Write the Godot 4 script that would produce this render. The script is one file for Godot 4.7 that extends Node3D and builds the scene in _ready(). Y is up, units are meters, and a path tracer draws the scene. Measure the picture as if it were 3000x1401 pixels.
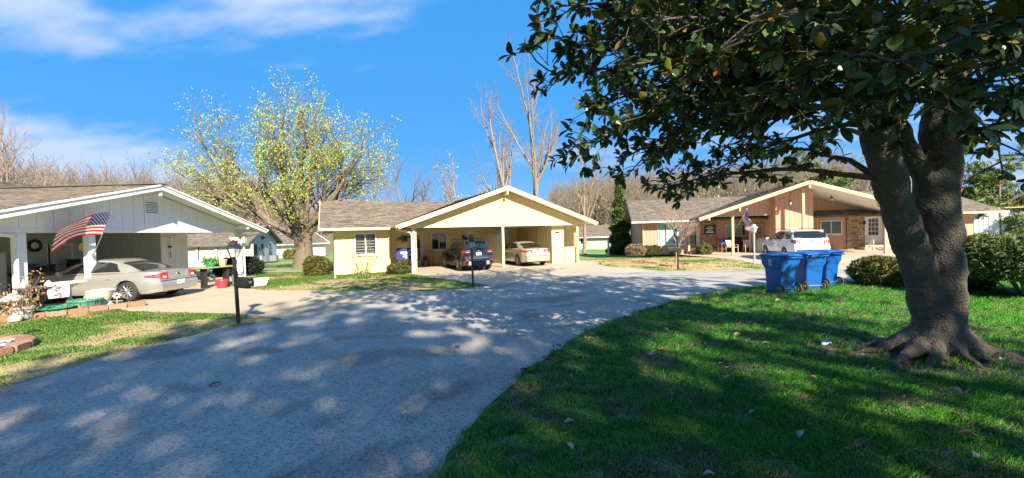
extends Node3D
# A residential lane in early spring: three low carport houses, parked cars, a big magnolia.

var M := {}
var used := {}
var boxes := {}
var rng := RandomNumberGenerator.new()
var nz := FastNoiseLite.new()
const EYE := Vector3(0, 2, 0)
const SUN_AZ := 25.0
const SUN_EL := 33.0


class MB:
	var v := PackedVector3Array()
	var n := PackedVector3Array()
	var c := PackedColorArray()
	var col := Color(1, 1, 1)
	var tinted := false

	func put(p: Vector3, m: Vector3) -> void:
		v.append(p)
		n.append(m)
		c.append(col)

	func t(a: Vector3, b: Vector3, d: Vector3) -> void:
		var m := (b - a).cross(d - a)
		if m.length_squared() < 1e-18:
			return
		m = m.normalized()
		put(a, m)
		put(d, m)
		put(b, m)

	func q(a: Vector3, b: Vector3, d: Vector3, e: Vector3) -> void:
		t(a, b, d)
		t(a, d, e)

	func to(a: Vector3, b: Vector3, d: Vector3, out: Vector3) -> void:
		if (b - a).cross(d - a).dot(out) < 0:
			t(a, d, b)
		else:
			t(a, b, d)

	func qo(a: Vector3, b: Vector3, d: Vector3, e: Vector3, out: Vector3) -> void:
		to(a, b, d, out)
		to(a, d, e, out)

	func ts(a: Vector3, b: Vector3, d: Vector3, na: Vector3, nb: Vector3, nd: Vector3) -> void:
		var m := (b - a).cross(d - a)
		if m.length_squared() < 1e-18:
			return
		if m.dot(na + nb + nd) < 0:
			put(a, na)
			put(b, nb)
			put(d, nd)
		else:
			put(a, na)
			put(d, nd)
			put(b, nb)

	func box(p: Vector3, s: Vector3, r := Basis()) -> void:
		var x := r.x * s.x * 0.5
		var y := r.y * s.y * 0.5
		var z := r.z * s.z * 0.5
		qo(p + x - y - z, p + x + y - z, p + x + y + z, p + x - y + z, x)
		qo(p - x - y - z, p - x + y - z, p - x + y + z, p - x - y + z, -x)
		qo(p + y - x - z, p + y + x - z, p + y + x + z, p + y - x + z, y)
		qo(p - y - x - z, p - y + x - z, p - y + x + z, p - y - x + z, -y)
		qo(p + z - x - y, p + z + x - y, p + z + x + y, p + z - x + y, z)
		qo(p - z - x - y, p - z + x - y, p - z + x + y, p - z - x + y, -z)

	# a box with bevelled edges
	func cbox(p: Vector3, s: Vector3, ch: float, r := Basis()) -> void:
		var h := [s.x * 0.5, s.y * 0.5, s.z * 0.5]
		var ax := [r.x, r.y, r.z]
		var at := func(sg: Array, full: int) -> Vector3:
			var o := p
			for k in 3:
				o += ax[k] * sg[k] * (h[k] if k == full else h[k] - ch)
			return o
		for a in 3:
			var b := (a + 1) % 3
			var d := (a + 2) % 3
			for sa in [-1.0, 1.0]:
				var g := [0.0, 0.0, 0.0]
				g[a] = sa
				var cs := []
				for w in [[-1.0, -1.0], [1.0, -1.0], [1.0, 1.0], [-1.0, 1.0]]:
					g[b] = w[0]
					g[d] = w[1]
					cs.append(at.call(g, a))
				qo(cs[0], cs[1], cs[2], cs[3], ax[a] * sa)
				for sb in [-1.0, 1.0]:
					g[b] = sb
					g[d] = -1.0
					var e0: Vector3 = at.call(g, a)
					var e1: Vector3 = at.call(g, b)
					g[d] = 1.0
					var e2: Vector3 = at.call(g, b)
					var e3: Vector3 = at.call(g, a)
					qo(e0, e1, e2, e3, ax[a] * sa + ax[b] * sb)
		for sx in [-1.0, 1.0]:
			for sy in [-1.0, 1.0]:
				for sz in [-1.0, 1.0]:
					var g := [sx, sy, sz]
					to(at.call(g, 0), at.call(g, 1), at.call(g, 2), ax[0] * sx + ax[1] * sy + ax[2] * sz)

	func tube(pts: PackedVector3Array, rad: PackedFloat32Array, sides: int, cap := true) -> void:
		var k := pts.size()
		var dir := (pts[1] - pts[0]).normalized()
		var u := dir.cross(Vector3(0.31, 0.2, 0.93)).normalized()
		var rings := []
		var norms := []
		for i in k:
			var d2 := (pts[mini(i + 1, k - 1)] - pts[maxi(i - 1, 0)]).normalized()
			u = (u - d2 * u.dot(d2)).normalized()
			var w := d2.cross(u)
			var ring := PackedVector3Array()
			var nr := PackedVector3Array()
			for s in sides:
				var a := TAU * s / sides
				var m := u * cos(a) + w * sin(a)
				ring.append(pts[i] + m * rad[i])
				nr.append(m)
			rings.append(ring)
			norms.append(nr)
		for i in k - 1:
			var r0: PackedVector3Array = rings[i]
			var r1: PackedVector3Array = rings[i + 1]
			var n0: PackedVector3Array = norms[i]
			var n1: PackedVector3Array = norms[i + 1]
			for s in sides:
				var e := (s + 1) % sides
				ts(r0[s], r0[e], r1[e], n0[s], n0[e], n1[e])
				ts(r0[s], r1[e], r1[s], n0[s], n1[e], n1[s])
		if cap:
			for s in range(1, sides - 1):
				to(rings[0][0], rings[0][s], rings[0][s + 1], pts[0] - pts[1])
				to(rings[k - 1][0], rings[k - 1][s], rings[k - 1][s + 1], pts[k - 1] - pts[k - 2])

	func rod(a: Vector3, b: Vector3, r: float, sides := 6) -> void:
		tube(PackedVector3Array([a, b]), PackedFloat32Array([r, r]), sides)

	# profile of (radius, height); smooth around the axis
	func lathe(prof: Array, sides: int, at := Vector3.ZERO, r := Basis(), turn := 0.0, flat := false) -> void:
		for i in prof.size() - 1:
			var a: Vector2 = prof[i]
			var b: Vector2 = prof[i + 1]
			var sl := (b - a).orthogonal().normalized()
			for s in sides:
				var g := TAU * s / sides + turn
				var h := TAU * (s + 1) / sides + turn
				var pg := Vector3(cos(g), 0, sin(g))
				var ph := Vector3(cos(h), 0, sin(h))
				var p0 := at + r * (pg * a.x + Vector3(0, a.y, 0))
				var p1 := at + r * (ph * a.x + Vector3(0, a.y, 0))
				var p2 := at + r * (ph * b.x + Vector3(0, b.y, 0))
				var p3 := at + r * (pg * b.x + Vector3(0, b.y, 0))
				var dg := sl.x
				var dy := sl.y
				var ng := r * (pg * dg + Vector3(0, dy, 0))
				var nh := r * (ph * dg + Vector3(0, dy, 0))
				if flat:
					ng = (ng + nh).normalized()
					nh = ng
				if a.x > 1e-5:
					ts(p0, p1, p2, ng, nh, nh)
				if b.x > 1e-5:
					ts(p0, p2, p3, ng, nh, ng)

	# polygon (x, y) pushed from z0 to z1
	func prism(poly: PackedVector2Array, z0: float, z1: float, x := Transform3D()) -> void:
		var idx := Geometry2D.triangulate_polygon(poly)
		for i in range(0, idx.size(), 3):
			for zz in [z0, z1]:
				var o := x.basis * Vector3(0, 0, 1 if zz == maxf(z0, z1) else -1)
				to(x * Vector3(poly[idx[i]].x, poly[idx[i]].y, zz), x * Vector3(poly[idx[i + 1]].x, poly[idx[i + 1]].y, zz), x * Vector3(poly[idx[i + 2]].x, poly[idx[i + 2]].y, zz), o)
		var ar := 0.0
		for i in poly.size():
			ar += poly[i].cross(poly[(i + 1) % poly.size()])
		for i in poly.size():
			var a := poly[i]
			var b := poly[(i + 1) % poly.size()]
			var o2 := (b - a).orthogonal() * signf(ar)
			var out := x.basis * Vector3(o2.x, o2.y, 0)
			qo(x * Vector3(a.x, a.y, z0), x * Vector3(b.x, b.y, z0), x * Vector3(b.x, b.y, z1), x * Vector3(a.x, a.y, z1), out)

	# grid of rows of points, smooth
	func sheet(rows: Array, flip := false) -> void:
		var nr := rows.size()
		var nc: int = rows[0].size()
		var nn := []
		for i in nr:
			var l := PackedVector3Array()
			for j in nc:
				var du: Vector3 = rows[i][mini(j + 1, nc - 1)] - rows[i][maxi(j - 1, 0)]
				var dv: Vector3 = rows[mini(i + 1, nr - 1)][j] - rows[maxi(i - 1, 0)][j]
				var m := du.cross(dv).normalized()
				l.append(-m if flip else m)
			nn.append(l)
		for i in nr - 1:
			for j in nc - 1:
				ts(rows[i][j], rows[i][j + 1], rows[i + 1][j + 1], nn[i][j], nn[i][j + 1], nn[i + 1][j + 1])
				ts(rows[i][j], rows[i + 1][j + 1], rows[i + 1][j], nn[i][j], nn[i + 1][j + 1], nn[i + 1][j])

	func done(m: Material) -> ArrayMesh:
		var a := []
		a.resize(Mesh.ARRAY_MAX)
		a[Mesh.ARRAY_VERTEX] = v
		a[Mesh.ARRAY_NORMAL] = n
		if tinted:
			a[Mesh.ARRAY_COLOR] = c
		var am := ArrayMesh.new()
		am.add_surface_from_arrays(Mesh.PRIMITIVE_TRIANGLES, a)
		am.surface_set_material(0, m)
		return am


func lin(r: float, g: float, b: float) -> Color:
	return Color(r, g, b).linear_to_srgb()


func numbered(called: String) -> String:
	if not used.has(called):
		used[called] = 0
		return called
	used[called] += 1
	return "%s_%03d" % [called, used[called]]


func tag(o: Node, label: String, category: String, group := "", kind := "") -> Node:
	if label:
		o.set_meta("label", label)
	if category:
		o.set_meta("category", category)
	if group:
		o.set_meta("group", group)
	if kind:
		o.set_meta("kind", kind)
	return o


func thing(called: String, label: String, category: String, at := Vector3.ZERO, turn := 0.0, group := "") -> Node3D:
	var o := Node3D.new()
	o.name = numbered(called)
	add_child(o)
	o.position = at
	o.rotation_degrees.y = turn
	tag(o, label, category, group)
	return o


func part(parent: Node, called: String, mesh: Mesh, at := Vector3.ZERO, r := Basis()) -> MeshInstance3D:
	var o := MeshInstance3D.new()
	o.mesh = mesh
	o.name = called
	o.transform = Transform3D(r, at)
	parent.add_child(o, true)
	return o


func single(called: String, mesh: Mesh, label: String, category: String, at := Vector3.ZERO, turn := 0.0, group := "") -> MeshInstance3D:
	var o := part(self, numbered(called), mesh, at, Basis(Vector3.UP, deg_to_rad(turn)))
	tag(o, label, category, group)
	return o


func structure(called: String, mesh: Mesh) -> MeshInstance3D:
	var o := part(self, numbered(called), mesh)
	o.set_meta("kind", "structure")
	return o


# one bevelled box as a part; alike boxes share their mesh
func bx(parent: Node, called: String, s: Vector3, at: Vector3, m: String, turn := 0.0, ch := 0.006, r := Basis()) -> MeshInstance3D:
	var key := "%.3f %.3f %.3f %s %.3f" % [s.x, s.y, s.z, m, ch]
	if not boxes.has(key):
		var b := MB.new()
		b.cbox(Vector3.ZERO, s, minf(ch, minf(s.x, minf(s.y, s.z)) * 0.3))
		boxes[key] = b.done(M[m])
	var bb := r
	if turn != 0.0:
		bb = Basis(Vector3.UP, deg_to_rad(turn)) * r
	return part(parent, called, boxes[key], at, bb)


func many(parent: Node, called: String, mesh: Mesh, xs: Array, cols: Array) -> MultiMeshInstance3D:
	var mm := MultiMesh.new()
	mm.transform_format = MultiMesh.TRANSFORM_3D
	mm.use_colors = cols.size() > 0
	mm.mesh = mesh
	mm.instance_count = xs.size()
	for i in xs.size():
		mm.set_instance_transform(i, xs[i])
		if cols.size() > 0:
			mm.set_instance_color(i, cols[i])
	var o := MultiMeshInstance3D.new()
	o.multimesh = mm
	o.name = called
	parent.add_child(o, true)
	return o


func noise_image(size: int, seed_: int, freq: float, oct: int, type := FastNoiseLite.TYPE_SIMPLEX_SMOOTH) -> Image:
	var f := FastNoiseLite.new()
	f.seed = seed_
	f.frequency = freq
	f.noise_type = type
	f.fractal_octaves = oct
	if type == FastNoiseLite.TYPE_CELLULAR:
		f.cellular_return_type = FastNoiseLite.RETURN_CELL_VALUE
		f.fractal_type = FastNoiseLite.FRACTAL_NONE
	return f.get_seamless_image(size, size)


# greyscale noise images joined by weights, mapped between two linear colours
func ramp_tex(imgs: Array, weights: Array, lo: Color, hi: Color, gain := 1.0) -> ImageTexture:
	var s: int = imgs[0].get_width()
	var out := Image.create(s, s, false, Image.FORMAT_RGB8)
	var lut := []
	for k in 256:
		lut.append(lo.lerp(hi, k / 255.0).linear_to_srgb())
	for y in s:
		for x in s:
			var f := 0.0
			for k in imgs.size():
				f += imgs[k].get_pixel(x, y).r * weights[k]
			f = clampf((f - 0.5) * gain + 0.5, 0, 1)
			out.set_pixel(x, y, lut[int(f * 255)])
	return ImageTexture.create_from_image(out)


func mat(called: String, c: Color, rough := 0.8, metal := 0.0, spec := 0.5) -> StandardMaterial3D:
	var m := StandardMaterial3D.new()
	m.resource_name = called
	m.albedo_color = c.linear_to_srgb()
	m.roughness = rough
	m.metallic = metal
	m.metallic_specular = spec
	M[called] = m
	return m


# a material whose colour texture is laid over world or object axes, `per` metres a repeat
func tmat(called: String, c: Color, rough: float, tex: Texture2D, per: float, bump: Texture2D = null, cm := 0.0, world := true) -> StandardMaterial3D:
	var m := mat(called, c, rough)
	m.albedo_texture = tex
	m.uv1_triplanar = true
	m.uv1_world_triplanar = world
	m.uv1_scale = Vector3.ONE / per
	if bump:
		m.heightmap_enabled = true
		m.heightmap_texture = bump
		m.heightmap_scale = cm
	return m


func vmat(called: String, rough := 0.8, back := Color(0, 0, 0), spec := 0.5) -> StandardMaterial3D:
	var m := mat(called, Color(1, 1, 1), rough, 0.0, spec)
	m.vertex_color_use_as_albedo = true
	m.cull_mode = BaseMaterial3D.CULL_DISABLED
	if back != Color(0, 0, 0):
		m.backlight_enabled = true
		m.backlight = back
	return m


func r_(a: float, b: float) -> float:
	return rng.randf_range(a, b)


func v2(a: Array) -> PackedVector2Array:
	var o := PackedVector2Array()
	for i in range(0, a.size(), 2):
		o.append(Vector2(a[i], a[i + 1]))
	return o


func build_camera_and_light() -> void:
	var cam := Camera3D.new()
	cam.name = "camera"
	cam.fov = 62.04
	cam.near = 0.05
	cam.far = 1200
	cam.position = EYE
	cam.rotation_degrees = Vector3(-0.92, 0, -1.5)
	add_child(cam)
	cam.current = true
	var e := Environment.new()
	e.background_mode = Environment.BG_SKY
	e.tonemap_mode = Environment.TONE_MAPPER_LINEAR
	e.tonemap_exposure = EXPOSURE
	e.background_energy_multiplier = 1.0
	e.sdfgi_enabled = true
	e.ssao_enabled = true
	e.ssil_enabled = true
	var sky := Sky.new()
	var pm := PanoramaSkyMaterial.new()
	pm.panorama = sky_image()
	pm.energy_multiplier = SKY_ENERGY
	sky.sky_material = pm
	e.sky = sky
	var we := WorldEnvironment.new()
	we.name = "environment"
	we.environment = e
	add_child(we)
	var sun := DirectionalLight3D.new()
	sun.name = "sun"
	sun.light_energy = SUN_ENERGY
	sun.light_color = Color(1.0, 0.955, 0.87)
	sun.light_angular_distance = 0.55
	sun.shadow_enabled = true
	var az := deg_to_rad(SUN_AZ)
	var el := deg_to_rad(SUN_EL)
	var to_sun := Vector3(sin(az) * cos(el), sin(el), cos(az) * cos(el))
	add_child(sun)
	sun.look_at_from_position(to_sun * 50.0, Vector3.ZERO, Vector3.UP)


const EXPOSURE := 2.6
const SKY_ENERGY := 0.76
const SUN_ENERGY := 1.6


# clear deep blue air with thin sheets of high cloud all round, extra cover added out of view to lift the shade
func sky_image() -> ImageTexture:
	var w := 1536
	var h := 768
	var im := Image.create(w, h, false, Image.FORMAT_RGBF)
	var f := FastNoiseLite.new()
	f.seed = 11
	f.frequency = 0.9
	f.fractal_octaves = 5
	var g := FastNoiseLite.new()
	g.seed = 5
	g.frequency = 0.38
	g.fractal_octaves = 2
	var wisp := FastNoiseLite.new()
	wisp.seed = 21
	wisp.frequency = 2.2
	wisp.fractal_octaves = 5
	wisp.fractal_gain = 0.6
	for y in h:
		var up := (0.5 - (y + 0.5) / h) * PI
		for x in w:
			var a := wrapf((x + 0.5) / w * TAU, -PI, PI)   # 0 looks along -z, positive to the right
			var d := Vector3(sin(a) * cos(up), sin(up), -cos(a) * cos(up))
			var s := maxf(d.y, 0.0)
			var c := Color(0.060, 0.255, 0.55).lerp(Color(0.030, 0.175, 0.45), 1.0 - pow(1.0 - s, 2.2))
			c = c.lerp(Color(0.34, 0.43, 0.55), pow(1.0 - s, 13.0) * 0.8)
			if d.y > 0.0:
				var p := Vector3(d.x, 0, d.z) / (d.y + 0.13) * 0.75
				var q := Vector3(p.x * 0.62 - p.z * 0.25, 0, p.z * 1.3 + p.x * 0.3)
				var m := f.get_noise_3d(q.x, 3.0, q.z) * 0.55 + g.get_noise_3d(p.x * 1.2, 9.0, p.z * 1.2) * 1.0
				m += FILL_CLOUD_BIAS
				# banks as the photograph shows them: one low on the left, one sheet high up
				m += 2.5 * exp(-pow((a + 1.0) / 0.36, 2.0) - pow((up - 0.06) / 0.125, 2.0))
				m += 0.85 * exp(-pow((a + 0.50) / 0.30, 2.0) - pow((up - 0.51) / 0.09, 2.0))
				m += 0.8 * exp(-pow((a + 0.88) / 0.10, 2.0) - pow((up - 0.37) / 0.04, 2.0))
				m -= 0.95 * exp(-pow((a + 0.05) / 0.62, 2.0) - pow((up - 0.27) / 0.14, 2.0))
				m -= 1.1 * exp(-pow((a - 0.12) / 0.36, 2.0) - pow((up - 0.52) / 0.15, 2.0))
				m -= 0.5 * exp(-pow((a + 0.66) / 0.2, 2.0) - pow((up - 0.29) / 0.08, 2.0))
				m += 0.75 * wisp.get_noise_3d(p.x * 0.9 + p.z * 0.35, 1.0, p.z * 2.6 - p.x * 0.5)
				var k := smoothstep(-0.1, 1.0, m) * smoothstep(0.0, 0.05, d.y)
				c = c.lerp(Color(0.36, 0.42, 0.54), k * 0.8)
			else:
				c = c.lerp(Color(0.22, 0.25, 0.22), clampf(-d.y * 8.0, 0, 1))
			im.set_pixel(x, y, c)
	return ImageTexture.create_from_image(im)


const FILL_CLOUD_BIAS := 0.04  # raises cloud everywhere; the unseen part is added to whiten and lift the shade


func build_materials() -> void:
	var fine := noise_image(512, 3, 0.09, 4)
	var coarse := noise_image(512, 4, 0.012, 4)
	var mid := noise_image(512, 6, 0.035, 4)
	var cell := noise_image(512, 8, 0.11, 1, FastNoiseLite.TYPE_CELLULAR)
	var cell2 := noise_image(512, 18, 0.055, 1, FastNoiseLite.TYPE_CELLULAR)
	var t_fine := ImageTexture.create_from_image(fine)
	var t_mid := ImageTexture.create_from_image(mid)
	var t_cell := ImageTexture.create_from_image(cell)
	# asphalt: chips of stone in a dark binder
	var asp := ramp_tex([cell, fine, mid], [0.55, 0.35, 0.1], Color(0.5, 0.5, 0.51), Color(1.5, 1.47, 1.43), 1.6)
	var m := tmat("asphalt", Color(1, 1, 1), 0.88, asp, 1.15, t_cell, 0.9)
	m.vertex_color_use_as_albedo = true
	m.albedo_color = lin(0.98, 0.98, 0.98)
	var con := ramp_tex([cell, fine, coarse], [0.3, 0.35, 0.35], Color(0.78, 0.76, 0.74), Color(1.0, 1.0, 1.0), 1.5)
	m = tmat("concrete", Color(1, 1, 1), 0.85, con, 1.7, t_fine, 0.15)
	m.vertex_color_use_as_albedo = true
	var soil := ramp_tex([fine, mid, cell2], [0.4, 0.3, 0.3], Color(0.6, 0.58, 0.55), Color(1.0, 1.0, 1.0), 1.6)
	m = tmat("soil", Color(1, 1, 1), 0.95, soil, 0.9, t_fine, 0.5)
	m.vertex_color_use_as_albedo = true
	# painted boards with a little wear
	var paint := ramp_tex([mid, fine, coarse], [0.3, 0.3, 0.4], Color(0.86, 0.86, 0.85), Color(1, 1, 1), 1.4)
	for a in [["white_paint", Color(0.82, 0.83, 0.82)], ["yellow_paint", Color(0.76, 0.60, 0.30)], ["yellow_trim", Color(0.76, 0.66, 0.40)], ["peach_paint", Color(0.56, 0.315, 0.215)],
			["peach_trim", Color(0.56, 0.40, 0.265)], ["blue_paint", Color(0.40, 0.47, 0.56)], ["slate_trim", Color(0.09, 0.10, 0.12)], ["grey_paint", Color(0.33, 0.36, 0.34)], ["cream_paint", Color(0.62, 0.58, 0.42)],
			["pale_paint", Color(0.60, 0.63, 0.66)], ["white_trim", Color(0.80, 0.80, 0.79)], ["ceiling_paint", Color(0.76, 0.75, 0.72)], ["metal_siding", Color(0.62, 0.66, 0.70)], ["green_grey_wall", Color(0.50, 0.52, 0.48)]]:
		tmat(a[0], a[1], 0.72, paint, 1.9, t_fine, 0.12)
	var sh := ramp_tex([fine, cell], [0.5, 0.5], Color(0.8, 0.8, 0.8), Color(1, 1, 1), 1.6)
	m = tmat("shingle", Color(1, 1, 1), 0.95, sh, 0.7, t_fine, 0.3)
	m.vertex_color_use_as_albedo = true
	# bark
	var bk := ramp_tex([mid, fine, cell2], [0.4, 0.35, 0.25], Color(0.45, 0.42, 0.38), Color(1.35, 1.28, 1.15), 1.7)
	m = tmat("magnolia_bark", Color(0.10, 0.088, 0.074), 0.9, bk, 0.75, t_mid, 3.0)
	m.vertex_color_use_as_albedo = true
	m = tmat("tree_bark", Color(0.195, 0.16, 0.125), 0.92, bk, 1.6, t_mid, 3.0)
	m = tmat("pale_bark", Color(0.30, 0.235, 0.175), 0.92, bk, 1.6, t_mid, 2.0)
	mat("twig_bark", Color(0.20, 0.155, 0.12), 0.9)
	mat("rosy_twig", Color(0.42, 0.29, 0.22), 0.9)
	mat("hill_bark", Color(0.20, 0.16, 0.12), 0.95)
	mat("grey_twig", Color(0.27, 0.21, 0.175), 0.9)
	# stone and block
	var st := ramp_tex([mid, fine, cell2], [0.35, 0.35, 0.3], Color(0.6, 0.55, 0.5), Color(1.15, 1.1, 1.05), 1.6)
	tmat("block_red", Color(0.40, 0.205, 0.14), 0.92, st, 0.6, t_mid, 1.6)
	tmat("block_pink", Color(0.45, 0.26, 0.19), 0.92, st, 0.6, t_mid, 1.6)
	tmat("block_brown", Color(0.33, 0.185, 0.12), 0.92, st, 0.6, t_mid, 1.6)
	for a in [["stone_tan", Color(0.46, 0.34, 0.20)], ["stone_brown", Color(0.27, 0.17, 0.10)], ["stone_grey", Color(0.36, 0.34, 0.31)], ["stone_gold", Color(0.50, 0.33, 0.14)], ["stone_cream", Color(0.55, 0.47, 0.34)]]:
		tmat(a[0], a[1], 0.9, st, 0.5, t_mid, 1.2)
	mat("roof_edge", Color(0.11, 0.09, 0.07), 0.9)
	mat("mortar", Color(0.27, 0.24, 0.20), 0.95)
	mat("white_pebble", Color(0.66, 0.64, 0.60), 0.7)
	# metals, glass, plastics
	mat("black_metal", Color(0.018, 0.018, 0.02), 0.38)
	mat("grey_metal", Color(0.30, 0.31, 0.32), 0.4, 0.6)
	mat("pale_metal", Color(0.55, 0.56, 0.57), 0.35, 0.5)
	mat("chrome", Color(0.75, 0.75, 0.76), 0.12, 1.0)
	mat("alloy", Color(0.62, 0.62, 0.63), 0.25, 0.85)
	mat("rubber", Color(0.03, 0.03, 0.031), 0.8)
	mat("black_plastic", Color(0.025, 0.025, 0.027), 0.5)
	var gl := mat("window_glass", Color(0.02, 0.023, 0.025), 0.04)
	gl.metallic_specular = 0.7
	mat("tinted_glass", Color(0.014, 0.016, 0.018), 0.03).metallic_specular = 0.75
	mat("door_glass", Color(0.05, 0.055, 0.055), 0.05)
	var lg := mat("lantern_glass", Color(0.75, 0.76, 0.74), 0.05)
	lg.albedo_color.a = 0.45
	lg.transparency = BaseMaterial3D.TRANSPARENCY_ALPHA
	mat("bulb_white", Color(0.78, 0.77, 0.72), 0.3)
	mat("blind", Color(0.16, 0.165, 0.165), 0.7)
	mat("curtain", Color(0.30, 0.48, 0.42), 0.9)
	for a in [["silver_car", Color(0.44, 0.43, 0.405), 0.55, 0.30], ["navy_car", Color(0.011, 0.012, 0.016), 0.1, 0.25], ["gold_car", Color(0.50, 0.44, 0.34), 0.5, 0.3], ["white_car", Color(0.74, 0.75, 0.76), 0.0, 0.3]]:
		var cm := mat(a[0], a[1], a[3], a[2])
		cm.clearcoat_enabled = true
		cm.clearcoat = 1.0
		cm.clearcoat_roughness = 0.05
	mat("car_grey_plastic", Color(0.10, 0.10, 0.10), 0.55)
	mat("car_silver_trim", Color(0.42, 0.42, 0.42), 0.35, 0.4)
	mat("tail_red", Color(0.52, 0.012, 0.015), 0.1).clearcoat_enabled = true
	mat("tail_clear", Color(0.72, 0.66, 0.64), 0.1)
	mat("plate_white", Color(0.70, 0.74, 0.78), 0.5)
	mat("ink_blue", Color(0.05, 0.09, 0.25), 0.6)
	mat("bin_blue", Color(0.007, 0.088, 0.34), 0.36)
	mat("bin_blue_lid", Color(0.008, 0.09, 0.35), 0.4)
	mat("print_white", Color(0.72, 0.76, 0.80), 0.6)
	mat("sign_blue", Color(0.02, 0.025, 0.20), 0.6)
	mat("sign_black", Color(0.015, 0.013, 0.012), 0.6)
	mat("terracotta", Color(0.52, 0.20, 0.085), 0.8)
	mat("pot_pink", Color(0.55, 0.36, 0.27), 0.8)
	mat("pot_cream", Color(0.66, 0.60, 0.48), 0.75)
	mat("pot_red", Color(0.50, 0.04, 0.06), 0.45)
	mat("pot_green", Color(0.03, 0.22, 0.12), 0.45)
	mat("bag_white", Color(0.75, 0.75, 0.75), 0.6)
	mat("red", Color(0.45, 0.02, 0.03), 0.7)
	mat("teal", Color(0.015, 0.09, 0.13), 0.5)
	mat("orange_red", Color(0.55, 0.11, 0.05), 0.7)
	mat("wood_brown", Color(0.24, 0.12, 0.06), 0.7)
	mat("wood_tan", Color(0.45, 0.29, 0.14), 0.7)
	mat("dark_cloth", Color(0.045, 0.022, 0.025), 0.9)
	mat("grey_cover", Color(0.42, 0.40, 0.38), 0.8)
	mat("bucket_blue", Color(0.015, 0.05, 0.42), 0.4)
	mat("yellow_disc", Color(0.62, 0.40, 0.06), 0.6)
	mat("dark_blue_box", Color(0.05, 0.06, 0.10), 0.6)
	mat("olive_table", Color(0.28, 0.30, 0.12), 0.7)
	mat("red_panel", Color(0.40, 0.05, 0.05), 0.6)
	vmat("tint", 0.75)
	vmat("magnolia_leaf", 0.36, Color(0.36, 0.5, 0.1), 0.5)
	vmat("leaf", 0.6, Color(0.35, 0.45, 0.12))
	vmat("needle", 0.7, Color(0.10, 0.16, 0.05))
	vmat("grass", 0.55, Color(0.45, 0.6, 0.2))
	vmat("flag_cloth", 0.85, Color(0.25, 0.25, 0.25))


func terrain(x: float, z: float) -> float:
	var d := -z
	var y := -0.02
	if d > 27.0:
		y -= 1.6 * (1.0 - exp(-(d - 27.0) / 27.0))
	var r := sqrt(x * x + z * z)
	if r > 85.0:
		var a := atan2(x, d)
		var crest := 8.0 + 2.0 * nz.get_noise_2d(a * 160.0, 3.0) + 5.5 * smoothstep(-0.42, -0.62, a) + 8.0 * smoothstep(0.06, 0.26, a) - 14.0 * smoothstep(0.66, 0.82, a)
		y += crest * smoothstep(85.0, 215.0, r) * smoothstep(-0.3, 0.15, d / r)
	return y


var road_l := PackedVector2Array()
var road_r := PackedVector2Array()
var road_poly := PackedVector2Array()
var edge_l := Curve2D.new()
var edge_r := Curve2D.new()
var drive_a := PackedVector2Array()
var drive_b := PackedVector2Array()
var drive_c := PackedVector2Array()


func curve_through(a: Array, step: float) -> PackedVector2Array:
	var cu := Curve2D.new()
	var p := v2(a)
	for i in p.size():
		var t := (p[mini(i + 1, p.size() - 1)] - p[maxi(i - 1, 0)]) * 0.16
		cu.add_point(p[i], -t, t)
	cu.bake_interval = step
	return cu.get_baked_points()


func plan() -> void:
	road_l = curve_through([-9.5, 16, -8.2, 6, -7.4, 0, -7.1, -3.5, -7.1, -5.4, -7.05, -7.15, -6.5, -8.84, -5.62, -9.85, -4.9, -11.4, -3.2, -13.4, -0.9, -15.0, 1.9, -17.3, 5.4, -18.5, 10.8, -18.3, 16, -17.6, 25, -16.2, 46, -12], 0.4)
	road_r = curve_through([-3.0, 16, -2.0, 6, -1.1, 0, -0.78, -3.0, -0.44, -4.4, 0.2, -5.93, 1.72, -8.3, 4.52, -11.06, 7.98, -13.1, 11.3, -13.6, 17, -13.0, 25, -11.5, 46, -7.5], 0.4)
	for p in road_l:
		edge_l.add_point(p)
	for p in road_r:
		edge_r.add_point(p)
	road_poly = road_l.duplicate()
	for i in road_r.size():
		road_poly.append(road_r[road_r.size() - 1 - i])
	drive_a = v2([-20.5, -9.4, -14.1, -10.6, -12.3, -12.2, -11.3, -11.6, -9.5, -11.2, -7.55, -10.75, -6.3, -10.2, -5.62, -9.8, -4.2, -10.4, -2.2, -13.6, -1.6, -14.6, -3.0, -14.1, -6.0, -14.75, -9.86, -15.6, -12.2, -17.2, -13.5, -19.0, -13.9, -21.5, -20.5, -21.5])
	drive_b = v2([-5.5, -20.6, -3.8, -18.6, -2.4, -17.0, -1.2, -15.7, -0.6, -15.0, 0.6, -15.6, 5.4, -18.2, 7.4, -18.3, 6.8, -19.3, 5.4, -21.4, 4.9, -23.6, 5.6, -25.0, 3.6, -29.5, -8.0, -26.5])
	drive_c = v2([12.6, -17.8, 12.9, -19.6, 12.95, -20.85, 13.6, -24.4, 13.2, -27.4, 12.0, -34.0, 30.5, -31.0, 29.6, -24.6, 28.0, -20.0, 28.5, -15.5, 16.0, -17.2])


func paved(p: Vector2) -> bool:
	return Geometry2D.is_point_in_polygon(p, road_poly) or Geometry2D.is_point_in_polygon(p, drive_a) or Geometry2D.is_point_in_polygon(p, drive_b) or Geometry2D.is_point_in_polygon(p, drive_c)


# how far a point lies from the lane's nearer edge
func from_lane(p: Vector2) -> float:
	return minf(edge_l.get_closest_point(p).distance_to(p), edge_r.get_closest_point(p).distance_to(p))


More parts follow.
